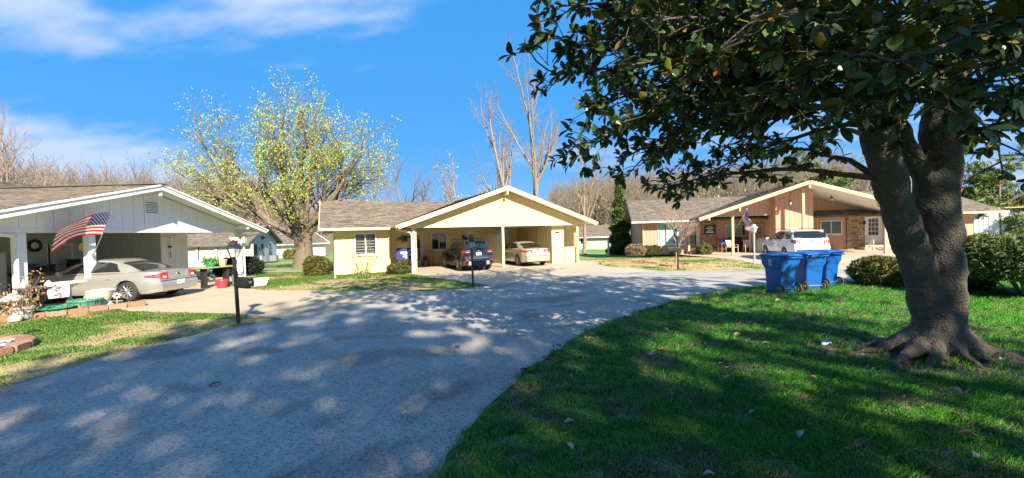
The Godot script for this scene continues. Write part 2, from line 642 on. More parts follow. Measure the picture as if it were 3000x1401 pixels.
# 0 straw, 1 green
func greenness(x: float, z: float) -> float:
	var a := nz.get_noise_2d(x * 22.0, z * 34.0)
	var b := nz.get_noise_2d(x * 90.0 + 400.0, z * 120.0)
	var near_lawn := x > -2.0 and z > -14.0
	if near_lawn:
		return clampf(0.80 + a * 0.45 + b * 1.0 - (0.35 if z > -5.0 and x < 4.6 else 0.0) * clampf(b * 2.2 + 0.2, 0, 1), 0, 1)
	if x < -5.5 and z > -13.0:   # the lawn of the white house: green band, dry towards the edges
		return clampf(0.62 + a * 1.7 + b * 0.7 - 0.6 * smoothstep(-8.6, -6.6, x) * smoothstep(-7.5, -9.5, z) - 0.55 * smoothstep(1.3, 0.0, absf(x + 7.0)), 0, 1)
	if x < 1.0 and z > -21.0:    # in front of the yellow house
		return clampf(0.45 + a * 1.6 + b * 0.8 - 0.25 * smoothstep(-16.5, -14.5, z) + 0.3 * smoothstep(-18, -20, z), 0, 1)
	if x > 3.0 and z > -31.0 and z < -16.0:
		return clampf(0.04 + a * 1.5 + b * 0.7 + 0.3 * smoothstep(-20.0, -18.5, z), 0, 1)
	return clampf(0.75 + a * 0.8, 0, 1)


func grass_colour(g: float, x: float, z: float) -> Color:
	var dry := Color(0.56, 0.46, 0.21)
	var green := Color(0.175, 0.345, 0.05)
	var near_lawn := x > -2.0 and z > -14.0
	if near_lawn:
		green = Color(0.125, 0.41, 0.036)
		dry = Color(0.33, 0.255, 0.15)
	return dry.lerp(green, smoothstep(0.25, 0.7, g))


func build_ground() -> void:
	plan()
	# one sheet to the horizon, finer near the camera
	var xs := []
	var zs := []
	var x := -26.0
	while x <= 34.0:
		xs.append(x)
		x += 0.4
	var st := 0.8
	var xl := -26.0
	var xr := 34.0
	while xr < 700.0:
		xl -= st
		xr += st
		xs.push_front(xl)
		xs.append(xr)
		st *= 1.16
	var z := 6.0
	while z >= -34.0:
		zs.append(z)
		z -= 0.4
	st = 0.8
	var zf := zs[-1] as float
	while zf > -700.0:
		zf -= st
		zs.append(zf)
		st *= 1.13
	st = 1.0
	var zb := 6.0
	while zb < 400.0:
		zb += st
		zs.push_front(zb)
		st *= 1.5
	var b := MB.new()
	b.tinted = true
	var vi := PackedVector3Array()
	var ni := PackedVector3Array()
	var ci := PackedColorArray()
	var ix := PackedInt32Array()
	for i in zs.size():
		for j in xs.size():
			var px: float = xs[j]
			var pz: float = zs[i]
			vi.append(Vector3(px, terrain(px, pz), pz))
			var e := 0.3
			ni.append(Vector3(terrain(px - e, pz) - terrain(px + e, pz), 2 * e, terrain(px, pz - e) - terrain(px, pz + e)).normalized())
			var c := grass_colour(greenness(px, pz), px, pz)
			c = c.lerp(Color(0.19, 0.14, 0.085), 0.22 if (px > -2.0 and pz > -14.0) else (0.08 if px > 3.0 and pz < -16.0 else 0.26))
			var rr := sqrt(px * px + pz * pz)
			if rr > 80.0:
				c = c.lerp(Color(0.20, 0.16, 0.09), smoothstep(80, 110, rr))
			if rr < 26.0:
				var ed := from_lane(Vector2(px, pz)) + 0.25 * nz.get_noise_2d(px * 210.0, pz * 210.0)
				c = c.lerp(Color(0.36, 0.28, 0.19), smoothstep(0.45, 0.05, ed))
			# bare dirt round the magnolia's foot
			var dm := Vector2((px - 6.2) / 1.7, (pz + 6.0) / 1.0).length() + nz.get_noise_2d(px * 150, pz * 150) * 0.5
			c = c.lerp(Color(0.135, 0.105, 0.075), smoothstep(1.1, 0.7, dm))
			ci.append(c)
	var w := xs.size()
	for i in zs.size() - 1:
		for j in w - 1:
			var a := i * w + j
			ix.append_array([a, a + w, a + 1, a + 1, a + w, a + w + 1])
	# front faces run clockwise seen from above
	var arr := []
	arr.resize(Mesh.ARRAY_MAX)
	arr[Mesh.ARRAY_VERTEX] = vi
	arr[Mesh.ARRAY_NORMAL] = ni
	arr[Mesh.ARRAY_COLOR] = ci
	arr[Mesh.ARRAY_INDEX] = ix
	var p0: Vector3 = vi[ix[0]]
	if (vi[ix[1]] - p0).cross(vi[ix[2]] - p0).y > 0:
		for k in range(0, ix.size(), 3):
			var sw := ix[k + 1]
			ix[k + 1] = ix[k + 2]
			ix[k + 2] = sw
		arr[Mesh.ARRAY_INDEX] = ix
	var am := ArrayMesh.new()
	am.add_surface_from_arrays(Mesh.PRIMITIVE_TRIANGLES, arr)
	am.surface_set_material(0, M["soil"])
	structure("ground", am)
	# the lane: asphalt between its two edges, ragged at the margin
	b = MB.new()
	b.tinted = true
	var nl := 330
	var na := 60
	var rows := []
	var cl := Curve2D.new()
	for p in road_l:
		cl.add_point(p)
	var cr := Curve2D.new()
	for p in road_r:
		cr.add_point(p)
	for i in nl + 1:
		var t := pow(i / float(nl), 1.0)
		var pl := cl.sample_baked(cl.get_baked_length() * t)
		var pr := cr.sample_baked(cr.get_baked_length() * t)
		var row := PackedVector3Array()
		for j in na + 1:
			var s := j / float(na)
			var p := pl.lerp(pr, s)
			if j == 0 or j == na:
				var nn := (pl - pr).normalized() * (1 if j == 0 else -1)
				p += nn * (0.07 + 0.09 * nz.get_noise_2d(p.x * 160.0, p.y * 160.0))
			row.append(Vector3(p.x, 0.004 + 0.03 * sin(s * PI) * 0.6, p.y))
		rows.append(row)
	for i in nl:
		for j in na:
			var q := [rows[i][j], rows[i][j + 1], rows[i + 1][j + 1], rows[i + 1][j]]
			for tr in [[0, 1, 2], [0, 2, 3]]:
				var first := b.v.size()
				b.to(q[tr[0]], q[tr[1]], q[tr[2]], Vector3.UP)
				for k in range(first, b.v.size()):
					var p: Vector3 = b.v[k]
					b.n[k] = Vector3.UP
					var f := 1.0 + 0.16 * nz.get_noise_2d(p.x * 30.0, p.z * 30.0) + 0.14 * nz.get_noise_2d(p.x * 110.0 + 77.0, p.z * 110.0)
					var along := (j + 0.5) / na + 0.03 * nz.get_noise_2d(p.x * 40.0, p.z * 40.0)
					f *= 1.0 + 0.07 * (exp(-pow((along - 0.3) / 0.07, 2.0)) + exp(-pow((along - 0.68) / 0.07, 2.0)))
					f *= 1.0 - 0.3 * smoothstep(0.05, 0.015, absf(nz.get_noise_2d(p.x * 24.0 + 300.0, p.z * 24.0))) * smoothstep(0.0, 0.3, nz.get_noise_2d(p.x * 15.0, p.z * 15.0 + 80.0))
					# darker tar where older patches lie
					var pt := nz.get_noise_2d(p.x * 45.0 + 900.0, p.z * 62.0)
					f *= 1.0 - 0.34 * smoothstep(0.22, 0.42, pt)
					b.c[k] = Color(0.40, 0.37, 0.335) * f
	structure("road", b.done(M["asphalt"]))
	for d in [["driveway_white_house", drive_a, Color(0.47, 0.385, 0.265)], ["driveway_yellow_house", drive_b, Color(0.45, 0.38, 0.29)], ["driveway_peach_house", drive_c, Color(0.47, 0.40, 0.31)]]:
		b = MB.new()
		b.tinted = true
		slab(b, d[1], -0.004, d[2])
		structure(d[0], b.done(M["concrete"]))
	# the narrow lane far behind, between the white and the yellow house
	b = MB.new()
	b.tinted = true
	var far := curve_through([-40, -27.2, -24, -25.6, -17, -24.8, -11.4, -23.9], 1.0)
	for i in far.size() - 1:
		b.col = Color(0.30, 0.30, 0.29)
		var f0 := far[i]
		var f1 := far[i + 1]
		b.qo(Vector3(f0.x, 0.0, f0.y - 0.55), Vector3(f1.x, 0.0, f1.y - 0.55), Vector3(f1.x, 0.0, f1.y + 0.55), Vector3(f0.x, 0.0, f0.y + 0.55), Vector3.UP)
	structure("path", b.done(M["concrete"]))


# a level slab cut into a grid so that its stains can be coloured point by point
func slab(b: MB, poly: PackedVector2Array, y: float, base: Color) -> void:
	var lo := poly[0]
	var hi := poly[0]
	for p in poly:
		lo = lo.min(p)
		hi = hi.max(p)
	var step := 0.6
	var yy := lo.y
	while yy < hi.y:
		var xx := lo.x
		while xx < hi.x:
			var cell := PackedVector2Array([Vector2(xx, yy), Vector2(xx + step, yy), Vector2(xx + step, yy + step), Vector2(xx, yy + step)])
			for piece in Geometry2D.intersect_polygons(cell, poly):
				var ids := Geometry2D.triangulate_polygon(piece)
				for k in range(0, ids.size(), 3):
					var first := b.v.size()
					b.to(Vector3(piece[ids[k]].x, y, piece[ids[k]].y), Vector3(piece[ids[k + 1]].x, y, piece[ids[k + 1]].y), Vector3(piece[ids[k + 2]].x, y, piece[ids[k + 2]].y), Vector3.UP)
					for m in range(first, b.v.size()):
						var p: Vector3 = b.v[m]
						var f := 1.0 + 0.14 * nz.get_noise_2d(p.x * 26.0, p.z * 26.0) + 0.12 * nz.get_noise_2d(p.x * 120.0 + 50.0, p.z * 120.0)
						b.c[m] = base * f
			xx += step
		yy += step


func tuft_mesh(seed_: int, blades: int, spread: float, tall: float, wide: float, lean: float) -> ArrayMesh:
	var g := RandomNumberGenerator.new()
	g.seed = seed_
	var b := MB.new()
	b.tinted = true
	for i in blades:
		var a := g.randf() * TAU
		var o := Vector3(cos(a), 0, sin(a)) * spread * sqrt(g.randf())
		var la := g.randf() * TAU
		var ld := Vector3(cos(la), 0, sin(la))
		var h := tall * g.randf_range(0.55, 1.1)
		var l := lean * g.randf_range(0.2, 1.0) * h
		var s := ld.cross(Vector3.UP) * wide * 0.5
		var p1 := o + Vector3(0, h * 0.6, 0) + ld * l * 0.35
		var p2 := o + Vector3(0, h, 0) + ld * l
		var k := g.randf_range(0.75, 1.25)
		b.col = Color(k, k, k * 0.95)
		var m := (Vector3.UP * 0.6 + ld * 0.4).normalized()
		b.ts(o - s, o + s, p1 + s * 0.8, m, m, m)
		b.ts(o - s, p1 + s * 0.8, p1 - s * 0.8, m, m, m)
		b.ts(p1 - s * 0.8, p1 + s * 0.8, p2, m, m, m)
	return b.done(M["grass"])


func build_grass() -> void:
	rng.seed = 77
	var zones := [
		# name, label, x0, x1, z0, z1, blade height, base spacing
		["lawn_grass", "green lawn grass with dry tufts under the magnolia", -1.6, 19.0, -14.5, -1.2, 0.085, 0.040],
		["front_lawn_grass", "patchy green and straw grass before the white house", -14.2, -5.0, -12.6, -3.6, 0.04, 0.042],
		["yellow_house_grass", "dry and green grass before the yellow house", -16.0, 0.0, -23.0, -13.6, 0.05, 0.075],
		["peach_house_grass", "straw coloured grass before the peach house", 3.8, 13.6, -30.5, -17.6, 0.05, 0.09]]
	for k in zones.size():
		var zn: Array = zones[k]
		var near_lawn: bool = k == 0
		var mesh := tuft_mesh(31 + k, 12 if near_lawn else 11, 0.05 if near_lawn else 0.07, zn[6], 0.0058 if near_lawn else 0.007, 1.0)
		var xs := []
		var cs := []
		var z: float = zn[5]
		while z > zn[4]:
			var dist := absf(z)
			var sp: float = zn[7] * clampf(dist / 5.0, 0.8, 1.9 if near_lawn else 1.35)
			var x: float = zn[2]
			while x < zn[3]:
				var px := x + r_(-0.6, 0.6) * sp
				var pz := z + r_(-0.6, 0.6) * sp
				x += sp
				if near_lawn and (absf(px) > absf(pz) * 1.42 + 0.5):
					continue
				if paved(Vector2(px, pz)):
					continue
				if not near_lawn and (px < -14.0 and pz > -22.0):
					continue
				if from_lane(Vector2(px, pz)) < 0.015 + 0.10 * absf(nz.get_noise_2d(px * 260.0 + 9.0, pz * 260.0)) + 0.03 * rng.randf():
					continue
				var g := greenness(px, pz)
				var dm := Vector2((px - 6.2) / 1.7, (pz + 6.0) / 1.0).length() + nz.get_noise_2d(px * 150, pz * 150) * 0.5
				if near_lawn and dm < 0.95:
					continue
				if rng.randf() > 0.45 + 0.55 * smoothstep(0.1, 0.5, g):
					continue
				var clump := nz.get_noise_2d(px * 240.0 + 31.0, pz * 240.0)
				var s := (0.75 + 0.95 * clump + r_(-0.2, 0.3)) * (0.65 if g < 0.35 else 1.0)
				var bs := Basis(Vector3.UP, rng.randf() * TAU).scaled(Vector3(1.0 + clump * 0.3, maxf(s, 0.25), 1.0 + clump * 0.3) * (1.0 if dist < 6.0 else sqrt(dist / 6.0) * (1.0 if near_lawn else 0.85)))
				xs.append(Transform3D(bs, Vector3(px, terrain(px, pz) - 0.004, pz)))
				var c := grass_colour(clampf(g + r_(-0.22, 0.22), 0, 1), px, pz)
				var f := r_(0.6, 1.5) if near_lawn else r_(0.75, 1.3)
				cs.append(Color(c.r * f * r_(0.85, 1.2), c.g * f, c.b * f))
			z -= sp
		var o := many(self, numbered(zn[0]), mesh, xs, cs)
		tag(o, zn[1], "grass", "", "stuff")
	# scattered taller clumps and bleached dry tufts close to the photographer
	var tall := tuft_mesh(91, 16, 0.05, 0.15, 0.0065, 1.2)
	var xs2 := []
	var cs2 := []
	for k in 7600:
		var p := Vector2(r_(-0.9, 9.0), -r_(2.2, 9.5))
		if paved(p) or from_lane(p) < 0.1 or absf(p.x / p.y) > 1.4:
			continue
		var patch := nz.get_noise_2d(p.x * 120.0 + 700.0, p.y * 120.0)
		var dry := patch > 0.1
		if not dry and rng.randf() > 0.5:
			continue
		xs2.append(Transform3D(Basis(Vector3.UP, rng.randf() * TAU).scaled(Vector3(1, r_(0.5, 1.0) * (0.6 if dry else 1.0), 1)), Vector3(p.x, terrain(p.x, p.y), p.y)))
		var f := r_(0.7, 1.25)
		cs2.append(Color(0.40 * f, 0.32 * f, 0.20 * f) if dry and rng.randf() < 0.8 else Color(0.10 * f, 0.33 * f, 0.035 * f))
	tag(many(self, "tall_grass", tall, xs2, cs2), "taller grass clumps and bleached tufts in the near lawn", "grass", "", "stuff")


func basis_along(d: Vector3) -> Basis:
	var x := d.normalized()
	var z := x.cross(Vector3.UP)
	if z.length() < 0.01:
		z = Vector3(0, 0, 1)
	z = z.normalized()
	return Basis(x, z.cross(x), z)


# a straight board from a to b: h across its upright side, w its thickness
func board(parent: Node, called: String, a: Vector3, b: Vector3, h: float, w: float, m: String, ch := 0.008) -> MeshInstance3D:
	return bx(parent, called, Vector3(a.distance_to(b), h, w), (a + b) * 0.5, m, 0.0, ch, basis_along(b - a))


# an upright wall of separate boards in the plane of x and y; holes are [x0, x1, y0, y1]
func panels(parent: Node, x0: float, x1: float, y0: float, top: Callable, pw: float, m: String, xf := Transform3D(), holes := [], backing := true) -> void:
	var count := maxi(1, roundi((x1 - x0) / pw))
	var w := (x1 - x0) / count
	var back := MB.new()
	for i in count:
		var a := x0 + w * i
		var b := a + w
		var spans := []
		# cut by holes: split the board in x where a hole begins or ends
		var cuts := [a, b]
		for h in holes:
			for hx in [h[0], h[1]]:
				if hx > a + 0.01 and hx < b - 0.01:
					cuts.append(hx)
		cuts.sort()
		for k in cuts.size() - 1:
			var ca: float = cuts[k]
			var cb: float = cuts[k + 1]
			var mid := (ca + cb) * 0.5
			var lows := [y0]
			var pieces := []
			var cur := y0
			for h in holes:
				if mid > h[0] and mid < h[1]:
					if h[2] > cur + 0.01:
						pieces.append([cur, h[2]])
					cur = h[3]
			pieces.append([cur, 99.0])
			for pc in pieces:
				spans.append([ca, cb, pc[0], pc[1]])
		for s in spans:
			var t0: float = minf(top.call(s[0]), s[3])
			var t1: float = minf(top.call(s[1]), s[3])
			if maxf(t0, t1) < s[2] + 0.02:
				continue
			var g := 0.006
			var pb := MB.new()
			var f0 := maxf(t0, s[2] + 0.002)
			var f1 := maxf(t1, s[2] + 0.002)
			pb.prism(v2([s[0] + g, s[2], s[1] - g, s[2], s[1] - g, f1, s[0] + g, f0]), -0.012, 0.012 + r_(-0.0015, 0.0015), xf)
			part(parent, "panel", pb.done(M[m]))
			if backing:
				back.prism(v2([s[0], s[2], s[1], s[2], s[1], f1, s[0], f0]), -0.03, -0.013, xf)
	if backing and back.v.size() > 0:
		part(parent, "wall", back.done(M[m]))


# a roof slope from the eave line (o, along u) up to the ridge (along v), with its shingles
func slope(parent: Node, o: Vector3, u: Vector3, v: Vector3, ul: float, vl: float, tone: Color, under: String) -> void:
	u = u.normalized()
	v = v.normalized()
	var nn := u.cross(v)
	if nn.y < 0:
		nn = -nn
	var d := MB.new()
	d.box(o + u * ul * 0.5 + v * vl * 0.5 - nn * 0.06, Vector3(ul, vl, 0.10), Basis(u, v, nn if u.cross(v).dot(nn) > 0 else nn))
	var deck := part(parent, "roof", d.done(M["roof_edge"]))
	var sf := MB.new()
	sf.box(o + u * ul * 0.5 + v * vl * 0.5 - nn * 0.118, Vector3(ul - 0.02, vl - 0.02, 0.014), Basis(u, v, nn))
	part(deck, "soffit", sf.done(M[under]))
	var b := MB.new()
	b.tinted = true
	var rows := int(ceil(vl / 0.145))
	for j in rows:
		var y0 := j * 0.145
		var y1 := minf(y0 + 0.15, vl)
		var x := -rng.randf() * 0.3
		while x < ul:
			var w := r_(0.16, 0.42)
			var xa := maxf(x, 0.0)
			var xb := minf(x + w - 0.004, ul)
			x += w
			if xb <= xa:
				continue
			var h := 0.013 + (0.006 if rng.randf() < 0.45 else 0.0)
			var k := r_(0.58, 1.38)
			b.col = Color(tone.r * k * r_(0.95, 1.06), tone.g * k, tone.b * k * r_(0.93, 1.05))
			var a0 := o + u * xa + v * y0
			var a1 := o + u * xb + v * y0
			b.qo(a0 + nn * h, a1 + nn * h, o + u * xb + v * y1 + nn * 0.003, o + u * xa + v * y1 + nn * 0.003, nn)
			b.qo(a0 + nn * h, a1 + nn * h, a1 - nn * 0.002, a0 - nn * 0.002, -v)
	var sh := part(deck, "shingles", b.done(M["shingle"]))
	sh.set_meta("kind", "stuff")


# a window set in a wall: frame (part), panes, sill and blinds (sub-parts); w panes across
func window(parent: Node, cx: float, y0: float, w: float, h: float, panes: int, frame: String, xf: Transform3D, blinds := 0, cloth := "", glass := "window_glass") -> void:
	var b := MB.new()
	var f := 0.075
	b.cbox(xf * Vector3(cx, y0 + f / 2, 0.02), Vector3(w, f, 0.09), 0.008, xf.basis)
	b.cbox(xf * Vector3(cx, y0 + h - f / 2, 0.02), Vector3(w, f, 0.09), 0.008, xf.basis)
	for s in [-1, 1]:
		b.cbox(xf * Vector3(cx + s * (w - f) / 2, y0 + h / 2, 0.021), Vector3(f, h - 2 * f - 0.002, 0.088), 0.008, xf.basis)
	var pw := (w - 2 * f) / panes
	for k in range(1, panes):
		b.cbox(xf * Vector3(cx - w / 2 + f + pw * k, y0 + h / 2, 0.019), Vector3(f * 0.8, h - 2 * f - 0.002, 0.08), 0.008, xf.basis)
	var o := part(parent, "window", b.done(M[frame]))
	for k in panes:
		var px := cx - w / 2 + f + pw * (k + 0.5)
		bx(o, "pane", Vector3(pw - 0.01, h - 2 * f + 0.01, 0.012), xf * Vector3(px, y0 + h / 2, 0.0), glass, 0, 0.002, xf.basis)
		for s in blinds:
			bx(o, "blind_slat", Vector3(pw - f, 0.05, 0.012), xf * Vector3(px, y0 + f + (h - 2 * f) * (s + 0.5) / blinds, 0.013), "blind", 0, 0.003, xf.basis)
		if cloth:
			var cb := MB.new()
			var n := 7
			for s in n:
				var xx := px - pw * 0.36 + pw * 0.72 * s / n
				cb.cbox(xf * Vector3(xx, y0 + h / 2, 0.012 + 0.006 * (s % 2)), Vector3(pw * 0.1, h - 2 * f - 0.02, 0.012), 0.004, xf.basis)
			part(o, "curtain", cb.done(M[cloth]))
	bx(o, "sill", Vector3(w + 0.08, 0.05, 0.1), xf * Vector3(cx, y0 - 0.028, 0.04), frame, 0, 0.008, xf.basis)


func vent(parent: Node, p: Vector3, w: float, h: float, frame: String, xf := Transform3D()) -> void:
	var b := MB.new()
	for s in [-1, 1]:
		b.cbox(xf * (p + Vector3(s * (w / 2 - 0.02), 0, 0)), Vector3(0.05, h - 0.1, 0.06), 0.006, xf.basis)
		b.cbox(xf * (p + Vector3(0, s * (h / 2 - 0.025), 0)), Vector3(w, 0.05, 0.06), 0.006, xf.basis)
	var o := part(parent, "gable_vent", b.done(M[frame]))
	bx(o, "vent_back", Vector3(w - 0.06, h - 0.08, 0.01), xf * (p + Vector3(0, 0, -0.015)), "sign_black", 0, 0.002, xf.basis)
	var n := 6
	for k in n:
		bx(o, "louver", Vector3(w - 0.1, 0.03, 0.05), xf * (p + Vector3(0, -h / 2 + 0.07 + (h - 0.14) * (k + 0.5) / n, 0.008)), frame, 0, 0.004, xf.basis * Basis(Vector3.RIGHT, 0.6))


# panelled or glazed door, with frame and handle
func door(parent: Node, cx: float, y0: float, w: float, h: float, m: String, xf: Transform3D, look := "plain", frame := "white_trim") -> void:
	var fb := MB.new()
	for s in [-1, 1]:
		fb.cbox(xf * Vector3(cx + s * (w / 2 + 0.05), y0 + h / 2 + 0.05, 0.02), Vector3(0.1, h + 0.1, 0.1), 0.008, xf.basis)
	fb.cbox(xf * Vector3(cx, y0 + h + 0.051, 0.021), Vector3(w - 0.002, 0.1, 0.098), 0.008, xf.basis)
	part(parent, "door_frame", fb.done(M[frame]))
	var d := bx(parent, "door", Vector3(w - 0.01, h - 0.01, 0.05), xf * Vector3(cx, y0 + h / 2, 0.004), m, 0, 0.006, xf.basis)
	var inv := d.transform.affine_inverse()
	var at := func(q: Vector3) -> Vector3: return inv * (xf * q)
	if look == "glass":
		bx(d, "pane", Vector3(w - 0.26, h - 0.32, 0.02), at.call(Vector3(cx, y0 + h / 2, 0.025)), "window_glass", 0, 0.003)
	elif look == "oval":
		var ob := MB.new()
		ob.lathe([Vector2(0, 0.02), Vector2(0.09, 0.02), Vector2(0.1, 0.0)], 20, Vector3.ZERO, Basis(Vector3.RIGHT, PI / 2) )
		var oo := part(d, "pane", ob.done(M["window_glass"]), at.call(Vector3(cx, y0 + h * 0.56, 0.03)), Basis().scaled(Vector3(1, 4.2, 1)))
		oo.name = "pane"
	elif look == "lights":
		for i in 3:
			for j in 4:
				bx(d, "pane", Vector3((w - 0.3) / 3 - 0.03, (h * 0.62) / 4 - 0.03, 0.02), at.call(Vector3(cx + (i - 1) * (w - 0.3) / 3, y0 + h * 0.32 + (j + 0.5) * h * 0.62 / 4 , 0.022)), "door_glass", 0, 0.003)
	var kb := MB.new()
	kb.lathe([Vector2(0, 0.06), Vector2(0.03, 0.05), Vector2(0.03, 0.03), Vector2(0.012, 0.02), Vector2(0.012, 0)], 8, Vector3.ZERO, Basis(Vector3.RIGHT, PI / 2))
	part(d, "handle", kb.done(M["grey_metal"]), at.call(Vector3(cx + w * 0.4, y0 + 1.0, 0.03)))


func pipe(parent: Node, called: String, pts: Array, r: float, m: String, sides := 8) -> MeshInstance3D:
	var b := MB.new()
	var rad := PackedFloat32Array()
	for p in pts:
		rad.append(r)
	b.tube(PackedVector3Array(pts), rad, sides)
	return part(parent, called, b.done(M[m]))


func side(x: float, z: float, deg: float) -> Transform3D:
	return Transform3D(Basis(Vector3.UP, deg_to_rad(deg)), Vector3(x, 0, z))

const ROOF_TONE := Color(0.185, 0.148, 0.113)


func build_white_house() -> Node3D:
	# local x runs along the front to the photo's right (world -z), local z towards the lane
	var h := thing("white_house", "low white board and batten house with a wide open carport gable", "house", Vector3(-14.4, 0, -15.6), 90.0)
	var top := func(x: float) -> float: return 4.08 - 0.262 * absf(x)
	var s := Vector2(6.55, 1.716)
	var sl := s.length()
	for k in [-1.0, 1.0]:
		slope(h, Vector3(6.55 * k, 2.53, 0.72), Vector3(0, 0, -1), Vector3(-6.55 * k, 1.716, 0), 9.0, sl, ROOF_TONE, "ceiling_paint")
		board(h, "rake_board", Vector3(6.56 * k, 2.42, 0.74), Vector3(0, 4.135, 0.74), 0.22, 0.05, "white_trim")
		board(h, "rake_trim", Vector3(6.6 * k, 2.50, 0.785), Vector3(0, 4.22, 0.785), 0.07, 0.03, "white_trim")
		board(h, "gutter", Vector3(6.62 * k, 2.48, 0.8), Vector3(6.62 * k, 2.48, -5.0), 0.12, 0.11, "white_trim")
		board(h, "outlooker", Vector3(5.1 * k, 2.64, 0.71), Vector3(5.1 * k, 2.64, 0.02), 0.2, 0.1, "white_trim")
	board(h, "outlooker", Vector3(0, 3.93, 0.71), Vector3(0, 3.93, 0.02), 0.28, 0.12, "white_trim")
	bx(h, "ridge_cap", Vector3(0.3, 0.03, 9.0), Vector3(0, 4.265, -3.65), "roof_edge")
	panels(h, -5.75, 5.75, 2.5, top, 0.45, "white_paint", Transform3D(), [[0.02, 0.62, 3.13, 3.62]])
	vent(h, Vector3(0.32, 3.375, 0.015), 0.62, 0.52, "white_trim")
	board(h, "beam", Vector3(-5.8, 2.44, -0.05), Vector3(5.8, 2.44, -0.05), 0.14, 0.16, "white_trim")
	bx(h, "ceiling", Vector3(11.6, 0.03, 5.6), Vector3(0, 2.53, -2.95), "ceiling_paint")
	for x in [-3.95, -2.0, 5.42]:
		bx(h, "post", Vector3(0.24, 2.37, 0.2), Vector3(x, 1.185, -0.06), "white_trim", 0, 0.012)
	# carport walls
	var flat := func(_x: float) -> float: return 2.51
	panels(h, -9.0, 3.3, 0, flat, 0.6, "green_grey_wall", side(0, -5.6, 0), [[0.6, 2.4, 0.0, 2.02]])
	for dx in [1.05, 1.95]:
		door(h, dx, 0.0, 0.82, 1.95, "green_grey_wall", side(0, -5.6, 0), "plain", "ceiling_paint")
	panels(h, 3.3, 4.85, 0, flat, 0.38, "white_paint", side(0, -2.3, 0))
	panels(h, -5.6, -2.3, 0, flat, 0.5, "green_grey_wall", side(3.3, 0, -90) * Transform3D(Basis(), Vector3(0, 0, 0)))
	panels(h, 2.3, 5.6, 0, flat, 0.5, "white_paint", side(4.85, 0, 90))
	# body of the house behind and to the left
	var mt := func(_x: float) -> float: return 2.6
	panels(h, -16.0, -9.0, 0, mt, 0.6, "white_paint", side(0, -1.2, 0))
	slope(h, Vector3(-16.5, 2.9, -1.0), Vector3(1, 0, 0), Vector3(0, 1.87, -6.6), 22.0, 6.86, ROOF_TONE, "ceiling_paint")
	slope(h, Vector3(-16.5, 2.9, -14.2), Vector3(1, 0, 0), Vector3(0, 1.87, 6.6), 22.0, 6.86, ROOF_TONE, "ceiling_paint")
	panels(h, -14.0, -5.6, 0, func(x: float) -> float: return 4.6 - 0.283 * absf(x + 7.6), 0.6, "white_paint", side(5.2, 0, 90) * Transform3D(Basis(Vector3.UP, PI), Vector3.ZERO))
	bx(h, "back_wall", Vector3(21.0, 2.6, 0.1), Vector3(-5.5, 1.3, -14.0), "white_paint")
	pipe(h, "vent_pipe", [Vector3(-1.1, 4.3, -6.0), Vector3(-1.1, 4.95, -6.0)], 0.05, "black_metal")
	# downspouts and gutter bends
	pipe(h, "downspout", [Vector3(-6.4, 2.45, 0.2), Vector3(-5.5, 2.36, 0.12), Vector3(-4.25, 2.3, 0.08), Vector3(-4.13, 2.15, 0.08), Vector3(-4.13, 0.02, 0.08)], 0.055, "white_trim")
	pipe(h, "downspout", [Vector3(6.6, 2.42, 0.5), Vector3(6.5, 2.3, 0.45), Vector3(5.75, 2.16, 0.05), Vector3(5.68, 2.05, 0.04), Vector3(5.68, 0.02, 0.04)], 0.045, "white_trim")
	return h


